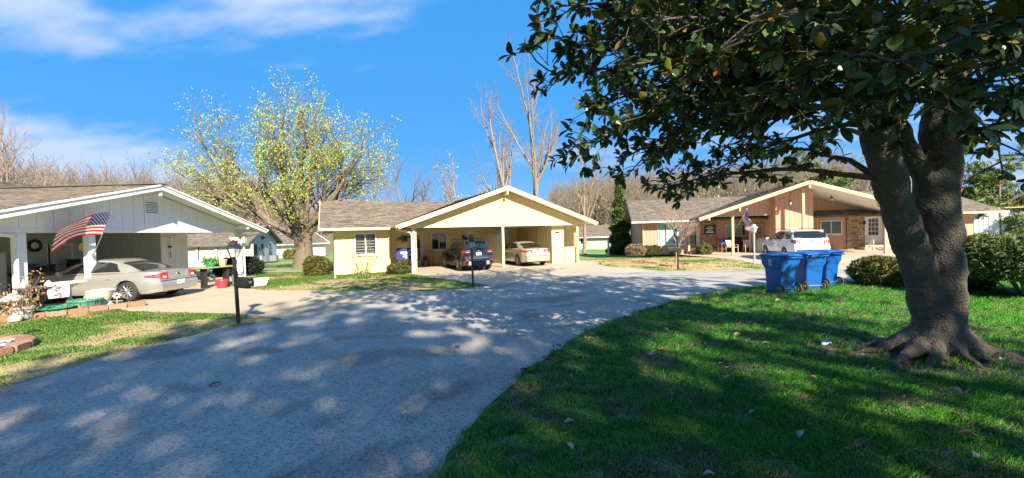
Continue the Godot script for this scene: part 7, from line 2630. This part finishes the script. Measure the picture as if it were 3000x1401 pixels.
	# small ornaments
	var orn := [[Vector3(-13.75, 0.79, -11.75), "pot_cream", 0.09, 0.16, "small cream lidded jar on the iron garden table"], [Vector3(-14.0, 0.79, -11.35), "white_pebble", 0.06, 0.24, "white figurine at the back of the iron garden table"], [Vector3(-13.6, 0.51, -10.75), "pot_cream", 0.2, 0.2, "pale cone shaped ornament on the low plant table"],
		[Vector3(-13.55, 0.05, -12.6), "white_pebble", 0.09, 0.42, "white standing figurine behind the lidded basket"], [Vector3(-12.85, 0.02, -11.7), "block_pink", 0.11, 0.24, "pink clay ornament before the bowl"], [Vector3(-13.15, 0.02, -10.45), "pot_cream", 0.12, 0.2, "cream squat pot at the bed's near end"],
		[Vector3(-12.55, 0.02, -12.35), "pot_pink", 0.08, 0.17, "little pinkish pot by the end of the edging"], [Vector3(-13.95, 0.51, -11.05), "pot_green", 0.1, 0.14, "green glazed pot on the low plant table"]]
	for a in orn:
		var rr: float = a[2]
		var hh: float = a[3]
		pot("garden_ornament", a[4], "ornament", a[0], [Vector2(0, 0), Vector2(rr, 0), Vector2(rr * 1.05, hh * 0.3), Vector2(rr * 0.8, hh * 0.6), Vector2(rr * 0.35, hh * 0.72), Vector2(rr * 0.5, hh * 0.85), Vector2(0, hh)], a[1], 14)
	# flower pinwheels on sticks
	for a in [[Vector3(-12.75, 0, -11.95), "lilac pinwheel flower on a stick before the wire basket"], [Vector3(-12.6, 0, -12.6), "pink pinwheel flower on a stick before the cream urn"]]:
		t = thing("pinwheel", a[1], "ornament", a[0], 70.0)
		pipe(t, "stick", [Vector3.ZERO, Vector3(0, 0.3, 0)], 0.006, "pot_cream", 5)
		for k in 8:
			var an := TAU * k / 8.0
			b = MB.new()
			b.lathe([Vector2(0, -0.05), Vector2(0.028, -0.01), Vector2(0.024, 0.03), Vector2(0, 0.05)], 6)
			part(t, "petal", b.done(M["print_white" if k % 2 == 0 else "pot_pink"]), Vector3(cos(an) * 0.07, 0.32 + sin(an) * 0.07, 0.01), Basis(Vector3(0, 0, 1), an - PI / 2).scaled(Vector3(1, 1, 0.4)))
	# birdhouses on the far post, plant table and pots by it
	t = thing("birdhouse", "little birdhouse with red walls and a pale roof beside the white post", "birdhouse", Vector3(-14.25, 1.80, -20.35), 60.0)
	bx(t, "floor", Vector3(0.34, 0.03, 0.3), Vector3(0, 0, 0), "white_trim")
	bx(t, "body", Vector3(0.28, 0.17, 0.22), Vector3(0, 0.1, 0), "orange_red")
	for s in [-1.0, 1.0]:
		bx(t, "roof", Vector3(0.42, 0.02, 0.24), Vector3(0, 0.25, s * 0.09), "pot_cream", 0, 0.004, Basis(Vector3.RIGHT, s * 0.7))
	pipe(t, "bracket", [Vector3(0, -0.01, 0), Vector3(0.1, -0.15, -0.55)], 0.014, "white_trim", 5)
	t = thing("birdhouse", "tall white arched birdhouse fixed to the carport's end post", "birdhouse", Vector3(-14.3, 1.85, -21.05), 90.0)
	bx(t, "body", Vector3(0.26, 0.42, 0.16), Vector3(0, 0.2, 0.1), "white_trim")
	bx(t, "perch_board", Vector3(0.12, 0.26, 0.02), Vector3(0, 0.2, 0.19), "wood_tan")
	bx(t, "roof", Vector3(0.32, 0.04, 0.22), Vector3(0, 0.43, 0.1), "white_trim")
	t = thing("plant_table", "olive topped plant table beside the silver sedan", "table", Vector3(-12.75, 0, -17.0), 70.0)
	bx(t, "top", Vector3(1.3, 0.05, 0.55), Vector3(0, 0.86, 0), "olive_table")
	for x in [-0.45, 0.45]:
		bx(t, "leg", Vector3(0.1, 0.83, 0.3), Vector3(x, 0.415, 0), "black_plastic")
	t = pot("leafy_planter", "planter of bright green leaves on the olive table", "potted plant", Vector3(-12.75, 0.885, -16.75), [Vector2(0, 0), Vector2(0.15, 0), Vector2(0.19, 0.15), Vector2(0, 0.14)], "pot_green")
	leafy(t, 0.2, 0.32, 150, Color(0.10, 0.26, 0.05))
	pot("clay_pot", "squat pinkish clay pot on the olive table", "pot", Vector3(-12.7, 0.885, -17.35), [Vector2(0, 0), Vector2(0.15, 0), Vector2(0.19, 0.22), Vector2(0.21, 0.24), Vector2(0.2, 0.27), Vector2(0, 0.24)], "pot_pink")
	pot("red_pot", "glossy red pot on the ground under the olive table", "pot", Vector3(-12.25, 0, -16.7), [Vector2(0, 0), Vector2(0.17, 0), Vector2(0.23, 0.28), Vector2(0.25, 0.3), Vector2(0.24, 0.34), Vector2(0, 0.3)], "pot_red")
	t = thing("trough_planter", "long cream trough planter at the lawn's corner by the lamp", "planter", Vector3(-11.0, 0, -17.1), 40.0)
	b = MB.new()
	b.prism(v2([-0.28, 0, 0.28, 0, 0.38, 0.28, 0.41, 0.28, 0.41, 0.33, -0.41, 0.33, -0.41, 0.28, -0.38, 0.28]), -0.18, 0.18)
	part(t, "trough", b.done(M["pot_cream"]))
	pot("grey_canister", "slim grey canister standing beside the red pot", "canister", Vector3(-12.6, 0, -18.0), [Vector2(0, 0), Vector2(0.13, 0), Vector2(0.13, 0.55), Vector2(0.1, 0.58), Vector2(0, 0.58)], "grey_metal")
	t = thing("wheelbarrow", "dark wheelbarrow tipped behind the silver sedan's tail", "wheelbarrow", Vector3(-15.0, 0, -18.9), 30.0)
	b = MB.new()
	b.prism(v2([-0.45, 0.62, -0.3, 0.42, 0.35, 0.42, 0.62, 0.72, 0.55, 0.72, 0.32, 0.47, -0.27, 0.47, -0.4, 0.65]), -0.33, 0.33)
	part(t, "tray", b.done(M["black_metal"]))
	b = MB.new()
	b.lathe([Vector2(0.1, -0.04), Vector2(0.19, -0.03), Vector2(0.19, 0.03), Vector2(0.1, 0.04)], 14, Vector3(0.5, 0.19, 0), Basis(Vector3.RIGHT, PI / 2))
	part(t, "wheel", b.done(M["rubber"]))
	for s in [-0.2, 0.2]:
		pipe(t, "handle", [Vector3(0.5, 0.19, s * 0.4), Vector3(-0.2, 0.45, s), Vector3(-1.0, 0.6, s * 1.3)], 0.018, "wood_tan", 6)
	# wind chime on the storeroom wall
	t = thing("wall_ornament", "thin dark weathervane ornament on the carport's storeroom wall", "ornament", Vector3(-16.64, 1.75, -19.3), 90.0)
	b = MB.new()
	b.rod(Vector3(-0.35, 0.5, 0.02), Vector3(0.4, 0.55, 0.02), 0.008, 4)
	b.rod(Vector3(0, 0.5, 0.02), Vector3(0, -0.35, 0.02), 0.006, 4)
	b.cbox(Vector3(0, 0, 0.03), Vector3(0.18, 0.1, 0.05), 0.015)
	b.cbox(Vector3(0.02, -0.4, 0.03), Vector3(0.03, 0.26, 0.02), 0.005)
	part(t, "vane", b.done(M["black_metal"]))


func build_yellow_carport_things() -> void:
	rng.seed = 17
	var hb := Transform3D(Basis(Vector3.UP, deg_to_rad(24.5)), Vector3(-0.17, 0, -22.4))
	var t := thing("yard_sign", "blue yard sign with white lettering behind the yellow carport post", "sign", hb * Vector3(-5.35, 0.0, -1.75), 10.0)
	bx(t, "board", Vector3(1.15, 0.62, 0.02), Vector3(0, 1.0, 0), "sign_blue")
	for x in [-0.4, 0.4]:
		pipe(t, "stake", [Vector3(x, 0, -0.02), Vector3(x, 0.75, -0.02)], 0.008, "pale_metal", 5)
	for k in 5:
		bx(t, "lettering", Vector3([0.42, 0.6, 0.5, 0.3, 0.2][k], [0.09, 0.03, 0.03, 0.035, 0.05][k], 0.006), Vector3([-0.15, 0, 0.05, -0.1, 0.0][k], 1.06 - 0.075 * k, 0.012), "print_white", 0, 0.001)
	var ab := MB.new()
	ab.prism(v2([0.0, 1.08, 0.28, 1.28, 0.2, 1.28, 0.2, 1.3, 0.33, 1.3, 0.33, 1.17, 0.31, 1.17, 0.3, 1.25, 0.03, 1.05]), 0.012, 0.016)
	part(t, "arrow", ab.done(M["print_white"]))
	t = thing("hanging_basket", "hanging basket of fern beside the yellow carport post", "potted plant", hb * Vector3(-5.55, 1.62, -1.5))
	var b := MB.new()
	b.lathe([Vector2(0, -0.02), Vector2(0.12, 0), Vector2(0.17, 0.13), Vector2(0, 0.12)], 14)
	part(t, "basket", b.done(M["wood_brown"]))
	for k in 3:
		pipe(t, "chain", [Vector3(cos(k * 2.1) * 0.16, 0.13, sin(k * 2.1) * 0.16), Vector3(0, 0.85, 0)], 0.005, "black_metal", 4)
	leafy(t, 0.18, 0.42, 130, Color(0.05, 0.13, 0.025))
	t = thing("wreath", "dark round wreath hanging on the yellow house's glass door", "wreath", hb * Vector3(-4.05, 1.5, -6.08), 24.5)
	b = MB.new()
	var ring := PackedVector3Array()
	var rr := PackedFloat32Array()
	for k in 21:
		ring.append(Vector3(cos(TAU * k / 20.0) * 0.24, sin(TAU * k / 20.0) * 0.24, 0))
		rr.append(0.05)
	b.tube(ring, rr, 6, false)
	part(t, "ring", b.done(M["wood_brown"]))
	var xs := []
	var cs := []
	for k in 160:
		var a := rng.randf() * TAU
		xs.append(Transform3D(random_basis(r_(0.06, 0.1)), Vector3(cos(a) * 0.24, sin(a) * 0.24, 0) + Vector3(r_(-0.06, 0.06), r_(-0.06, 0.06), r_(-0.02, 0.06))))
		cs.append(Color(0.02, 0.05, 0.015) * r_(0.6, 1.4))
	many(t, "leaves", leaf_mesh(0.5, Color(1, 1, 1), "leaf"), xs, cs).set_meta("kind", "stuff")
	t = thing("folding_chair", "folded dark metal chair leaning by the yellow house's door", "chair", hb * Vector3(-3.3, 0, -5.2), 24.5)
	b = MB.new()
	for x in [-0.22, 0.22]:
		b.rod(Vector3(x, 0, 0), Vector3(x, 0.95, -0.2), 0.016, 6)
		b.rod(Vector3(x * 0.85, 0, 0.22), Vector3(x * 0.85, 0.6, -0.1), 0.016, 6)
	b.rod(Vector3(-0.22, 0.95, -0.2), Vector3(0.22, 0.95, -0.2), 0.016, 6)
	part(t, "frame", b.done(M["wood_brown"]))
	bx(t, "seat", Vector3(0.4, 0.5, 0.02), Vector3(0, 0.55, -0.08), "wood_tan", 0, 0.006, Basis(Vector3.RIGHT, -0.2))
	t = pot("dark_planter", "dark pot with a small green plant by the yellow door", "potted plant", hb * Vector3(-3.75, 0, -4.6), [Vector2(0, 0), Vector2(0.2, 0), Vector2(0.26, 0.4), Vector2(0, 0.38)], "black_plastic")
	leafy(t, 0.46, 0.24, 60, Color(0.05, 0.12, 0.03))
	t = thing("small_table", "dark slim table behind the champagne sedan", "table", hb * Vector3(1.05, 0, -5.6), 24.5)
	bx(t, "top", Vector3(0.75, 0.04, 0.4), Vector3(0, 1.15, 0), "wood_brown")
	for x in [-0.33, 0.33]:
		for z in [-0.16, 0.16]:
			bx(t, "leg", Vector3(0.04, 1.13, 0.04), Vector3(x, 0.565, z), "wood_brown")
	t = thing("utility_cabinet", "waist high pale yellow cabinet with a slatted door at the storeroom", "cabinet", hb * Vector3(4.72, 0, -1.2), 24.5)
	bx(t, "carcass", Vector3(0.95, 0.95, 0.6), Vector3(0, 0.475, 0), "yellow_trim", 0, 0.01)
	bx(t, "lid", Vector3(1.0, 0.04, 0.66), Vector3(0, 0.972, 0), "yellow_trim")
	for k in 6:
		bx(t, "door_slat", Vector3(0.075, 0.82, 0.02), Vector3(-0.42 + 0.082 * k, 0.47, 0.312), "yellow_trim")
	bx(t, "knob", Vector3(0.03, 0.03, 0.03), Vector3(-0.15, 0.8, 0.335), "black_metal")
	t = thing("ceiling_light", "double headed flood light under the yellow carport's ceiling", "lamp", hb * Vector3(2.2, 2.38, -2.6), 24.5)
	for s in [-1.0, 1.0]:
		b = MB.new()
		b.lathe([Vector2(0.03, 0.1), Vector2(0.05, 0.02), Vector2(0.07, -0.06), Vector2(0, -0.07)], 10)
		part(t, "lamp_head", b.done(M["bulb_white"]), Vector3(s * 0.1, 0.02, 0), Basis(Vector3(0, 0, 1), s * 0.5))
	b = MB.new()
	b.lathe([Vector2(0, 0.145), Vector2(0.06, 0.14), Vector2(0.06, 0.1), Vector2(0, 0.1)], 10)
	part(t, "base", b.done(M["white_trim"]))
	single("brown_ceiling_lamp", brown_lamp(), "square brown glass lamp under the yellow carport's ceiling", "lamp", hb * Vector3(-2.6, 2.42, -2.4), 24.5)
	t = thing("water_meter_post", "short grey stake on the lawn before the yellow wing's corner", "post", Vector3(-8.7, 0, -19.4))
	b = MB.new()
	b.lathe([Vector2(0, -0.05), Vector2(0.04, -0.05), Vector2(0.04, 0.72), Vector2(0.03, 0.75), Vector2(0, 0.75)], 8)
	part(t, "stake", b.done(M["pale_metal"]))
	t = thing("marker_post", "white marker stake on the grass behind the white carport", "post", Vector3(-17.3, 0, -27.3))
	b = MB.new()
	b.lathe([Vector2(0, -0.05), Vector2(0.04, -0.05), Vector2(0.04, 0.85), Vector2(0, 0.87)], 8)
	part(t, "stake", b.done(M["white_trim"]))
	t = thing("marker_post", "pale stake on the grass to the yellow gable's far side", "post", Vector3(9.2, -0.4, -38.0))
	b = MB.new()
	b.lathe([Vector2(0, -0.05), Vector2(0.09, -0.05), Vector2(0.09, 1.5), Vector2(0, 1.55)], 8)
	part(t, "stake", b.done(M["pot_cream"]))


func brown_lamp() -> ArrayMesh:
	var b := MB.new()
	b.cbox(Vector3(0, 0, 0), Vector3(0.34, 0.12, 0.34), 0.03)
	b.cbox(Vector3(0, 0.07, 0), Vector3(0.2, 0.04, 0.2), 0.01)
	return b.done(M["wood_brown"])


func build_peach_things() -> void:
	rng.seed = 23
	var hc := Transform3D(Basis(Vector3.UP, deg_to_rad(-12.0)), Vector3(19.85, 0, -26.4))
	var t := thing("wall_sign", "black sign with five white lines on the stone pier", "sign", hc * Vector3(-4.72, 1.45, -5.68), -12.0)
	bx(t, "board", Vector3(0.85, 0.72, 0.04), Vector3(0, 0.36, 0), "sign_black")
	for k in 5:
		bx(t, "lettering", Vector3([0.34, 0.6, 0.2, 0.5, 0.6][k], [0.05, 0.06, 0.045, 0.06, 0.075][k], 0.01), Vector3(0, 0.6 - 0.115 * k, 0.022), "print_white", 0, 0.002)
	t = thing("bar_stool", "wooden stool under the blue bucket by the stone pier", "stool", hc * Vector3(-4.1, 0, -4.7), 10.0)
	b_stool(t, 0.72)
	t = pot("blue_bucket", "bright blue bucket standing on the wooden stool", "bucket", hc * Vector3(-4.1, 0.74, -4.7), [Vector2(0, 0), Vector2(0.2, 0), Vector2(0.26, 0.34), Vector2(0.27, 0.36), Vector2(0.24, 0.36), Vector2(0, 0.3)], "bucket_blue")
	t = pot("terracotta_pot", "big terracotta square pot at the peach porch post", "pot", hc * Vector3(-6.15, 0, -2.3), [Vector2(0, 0), Vector2(0.3, 0), Vector2(0.36, 0.36), Vector2(0.42, 0.36), Vector2(0.43, 0.48), Vector2(0.38, 0.48), Vector2(0, 0.42)], "terracotta", 4)
	t.rotation_degrees.y = 40
	pot("terracotta_pot", "smaller round terracotta pot tucked behind the square one", "pot", hc * Vector3(-6.65, 0, -2.6), [Vector2(0, 0), Vector2(0.2, 0), Vector2(0.27, 0.32), Vector2(0.3, 0.38), Vector2(0, 0.34)], "terracotta")
	t = thing("recliner", "dark brown covered chair against the peach carport wall", "chair", hc * Vector3(-3.0, 0, -5.2), -12.0)
	var b := MB.new()
	b.cbox(Vector3(0, 0.62, -0.15), Vector3(0.95, 1.15, 0.5), 0.14)
	part(t, "backrest", b.done(M["dark_cloth"]))
	b = MB.new()
	b.cbox(Vector3(0, 0.3, 0.2), Vector3(0.9, 0.55, 0.7), 0.12)
	part(t, "seat", b.done(M["dark_cloth"]))
	for s in [-1, 1]:
		b = MB.new()
		b.cbox(Vector3(s * 0.5, 0.4, 0.15), Vector3(0.18, 0.7, 0.7), 0.07)
		part(t, "armrest", b.done(M["dark_cloth"]))
	# patio chairs with pale frames
	for a in [[Vector3(-3.6, 0, -3.9), 20.0, "pale framed patio chair before the covered recliner"], [Vector3(-2.5, 0, -3.7), -15.0, "pale framed patio chair beside the grey covered grill"], [Vector3(7.1, 0, -4.0), -30.0, "slatted patio rocker by the peach house's front step"], [Vector3(8.5, 0, -3.8), 15.0, "metal patio chair half behind the magnolia trunk"]]:
		t = thing("patio_chair", a[2], "chair", hc * a[0], a[1], "patio chairs at the peach house")
		patio_chair(t)
	t = thing("covered_grill", "grey fabric covered grill at the peach carport's wall", "grill", hc * Vector3(-1.6, 0, -3.2), -12.0)
	b = MB.new()
	b.tube(PackedVector3Array([Vector3(0, 0.02, 0), Vector3(0, 0.5, 0), Vector3(0, 0.9, 0), Vector3(0.0, 1.08, 0), Vector3(0, 1.15, 0)]), PackedFloat32Array([0.5, 0.46, 0.48, 0.36, 0.08]), 10)
	part(t, "cover", b.done(M["grey_cover"]), Vector3.ZERO, Basis().scaled(Vector3(1.15, 1, 0.7)))
	b = MB.new()
	for x in [-0.4, 0.4]:
		b.cbox(Vector3(x, 0.03, 0.0), Vector3(0.06, 0.07, 0.4), 0.01)
	part(t, "foot", b.done(M["black_plastic"]))
	t = thing("hanging_basket", "dark hanging basket by the peach closet door", "potted plant", hc * Vector3(-1.9, 1.55, -3.6))
	b = MB.new()
	b.lathe([Vector2(0, -0.22), Vector2(0.15, -0.16), Vector2(0.24, 0), Vector2(0.22, 0.0), Vector2(0, -0.05)], 14)
	part(t, "basket", b.done(M["wood_brown"]))
	leafy(t, 0.0, 0.2, 40, Color(0.30, 0.30, 0.25))
	for k in 3:
		pipe(t, "chain", [Vector3(cos(k * 2.1) * 0.22, 0, sin(k * 2.1) * 0.22), Vector3(0, 0.7, 0)], 0.006, "black_metal", 4)
	t = thing("spider_ornament", "dark metal spider ornament on the peach wing's wall", "ornament", hc * Vector3(-6.95 + 0.0, 1.55, -3.38), -12.0)
	t.position = hc * Vector3(-7.0, 1.5, -3.3)
	b = MB.new()
	b.lathe([Vector2(0, 0.09), Vector2(0.1, 0.07), Vector2(0.14, 0), Vector2(0, -0.02)], 10, Vector3.ZERO, Basis(Vector3.RIGHT, PI / 2))
	part(t, "body", b.done(M["black_metal"]))
	for k in 8:
		var a := TAU * (k + 0.5) / 8.0
		pipe(t, "leg", [Vector3(cos(a) * 0.1, sin(a) * 0.1, 0.03), Vector3(cos(a) * 0.26, sin(a) * 0.2 + 0.1, 0.07), Vector3(cos(a) * 0.4, sin(a) * 0.36, 0.0)], 0.012, "black_metal", 4)
	t = thing("doorstep_planter", "planter with grey green leaves beside the peach front door", "potted plant", hc * Vector3(8.6, 0, -5.2))
	b = MB.new()
	b.lathe([Vector2(0, 0), Vector2(0.2, 0), Vector2(0.27, 0.4), Vector2(0, 0.38)], 14)
	part(t, "vessel", b.done(M["pot_cream"]))
	leafy(t, 0.5, 0.3, 60, Color(0.10, 0.13, 0.06))
	# ring of stones round the small tree
	t = thing("tree_ring", "ring of small stones round the little bare tree", "edging", Vector3(8.9, 0, -21.6))
	var bm := block_mesh(0.24, 0.1, 0.15, "block_pink", 77)
	for k in 18:
		var a := TAU * k / 18.0
		part(t, "block", bm, Vector3(cos(a) * 0.75, 0.03, sin(a) * 0.75), Basis(Vector3.UP, -a + PI / 2))
	t = thing("blue_bin", "dark blue storage bin beside the far grey green house", "bin", Vector3(14.6, -0.8, -48.0))
	bx(t, "body", Vector3(1.7, 1.5, 1.2), Vector3(0, 0.75, 0), "dark_blue_box", 0, 0.05)
	bx(t, "lid", Vector3(1.8, 0.1, 1.3), Vector3(0, 1.55, 0), "dark_blue_box", 0, 0.03)


func b_stool(t: Node, h: float) -> void:
	bx(t, "seat", Vector3(0.4, 0.04, 0.4), Vector3(0, h - 0.02, 0), "wood_tan", 0, 0.012)
	for x in [-1, 1]:
		for z in [-1, 1]:
			pipe(t, "leg", [Vector3(x * 0.15, h - 0.04, z * 0.15), Vector3(x * 0.22, 0, z * 0.22)], 0.02, "wood_tan", 6)
	for z in [-1, 1]:
		pipe(t, "rung", [Vector3(-0.2, 0.25, z * 0.2), Vector3(0.2, 0.25, z * 0.2)], 0.013, "wood_tan", 5)


func patio_chair(t: Node) -> void:
	for s in [-1.0, 1.0]:
		pipe(t, "arm_frame", [Vector3(s * 0.3, 0, 0.28), Vector3(s * 0.3, 0.6, 0.26), Vector3(s * 0.3, 0.63, -0.2), Vector3(s * 0.3, 0, -0.32)], 0.018, "pot_cream", 6)
		pipe(t, "back_post", [Vector3(s * 0.26, 0.4, -0.2), Vector3(s * 0.26, 0.98, -0.38)], 0.018, "pot_cream", 6)
	for k in 5:
		bx(t, "seat_slat", Vector3(0.56, 0.02, 0.075), Vector3(0, 0.42, 0.22 - k * 0.095), "pot_cream")
	for k in 5:
		bx(t, "back_slat", Vector3(0.52, 0.075, 0.02), Vector3(0, 0.52 + k * 0.1, -0.235 - k * 0.031), "pot_cream")


func dry_leaf(seed_: int, col: Color) -> ArrayMesh:
	var g := RandomNumberGenerator.new()
	g.seed = seed_
	var b := MB.new()
	b.tinted = true
	b.col = col
	var rows := []
	var curl := g.randf_range(0.3, 1.4)
	var twist := g.randf_range(-0.8, 0.8)
	for i in 6:
		var t := i / 5.0
		var w := 0.035 * pow(sin(PI * clampf(0.05 + t * 0.92, 0, 1)), 0.8) + 0.002
		var row := PackedVector3Array()
		for j in 5:
			var s := (j - 2) / 2.0
			row.append(Vector3(s * w, absf(s) * absf(s) * w * curl + 0.03 * sin(t * 3.0) * curl * 0.6 + s * w * twist * t + 0.004, (t - 0.5) * 0.15))
		rows.append(row)
	b.sheet(rows, true)
	return b.done(M["tint"])


func build_litter() -> void:
	rng.seed = 404
	var meshes := []
	for k in 8:
		meshes.append(dry_leaf(k, [Color(0.26, 0.24, 0.21), Color(0.22, 0.14, 0.08), Color(0.32, 0.30, 0.27), Color(0.15, 0.095, 0.055), Color(0.28, 0.20, 0.11), Color(0.12, 0.08, 0.05), Color(0.24, 0.235, 0.21), Color(0.36, 0.17, 0.05)][k]))
	var n := 0
	while n < 110:
		var p := Vector2(r_(-0.5, 9.5), -r_(2.4, 10.5))
		if p.x < 0.3 and p.y > -5 or absf(p.x / p.y) > 1.25 or paved(p):
			continue
		var o := single("fallen_leaf", meshes[n % 8], "dry curled magnolia leaf lying in the shaded lawn", "leaf", Vector3(p.x, 0.035 + r_(0, 0.02), p.y), r_(0, 360), "fallen leaves on the shaded lawn")
		o.scale = Vector3.ONE * r_(0.4, 0.95)
		o.rotation_degrees.x = r_(-15, 15)
		n += 1
	for a in [[-1.0, -6.9, "dry leaf lying near the middle of the lane"], [-4.1, -5.4, "dry leaf on the lane's shaded far half"], [1.2, -8.9, "dry leaf on the lane by the lawn's edge"]]:
		single("road_leaf", meshes[1], a[2], "leaf", Vector3(a[0], 0.03, a[1]), r_(0, 360), "leaves on the lane")
	var t := thing("wrapper", "crumpled blue and white wrapper beside the magnolia's roots", "litter", Vector3(5.15, 0.0, -6.55), 20.0)
	var b := MB.new()
	b.tube(PackedVector3Array([Vector3(-0.1, 0.03, 0), Vector3(-0.03, 0.05, 0.02), Vector3(0.05, 0.035, -0.02), Vector3(0.12, 0.03, 0.01)]), PackedFloat32Array([0.02, 0.04, 0.03, 0.012]), 6)
	part(t, "wrapper", b.done(M["print_white"]))
	bx(t, "print", Vector3(0.12, 0.02, 0.05), Vector3(0, 0.075, 0.02), "bucket_blue", 20)


func _ready() -> void:
	nz.seed = 12
	nz.frequency = 0.01
	nz.fractal_octaves = 3
	build_camera_and_light()
	build_materials()
	build_ground()
	rng.seed = 1
	build_white_house()
	build_yellow_house()
	build_peach_house()
	build_far_houses()
	build_hill_forest()
	build_leafing_tree()
	build_bare_trees()
	build_magnolia()
	build_cars()
	build_bins()
	build_lamps()
	build_flags()
	build_shrubs()
	build_edging()
	build_white_carport_things()
	build_yellow_carport_things()
	build_peach_things()
	build_litter()
	build_grass()
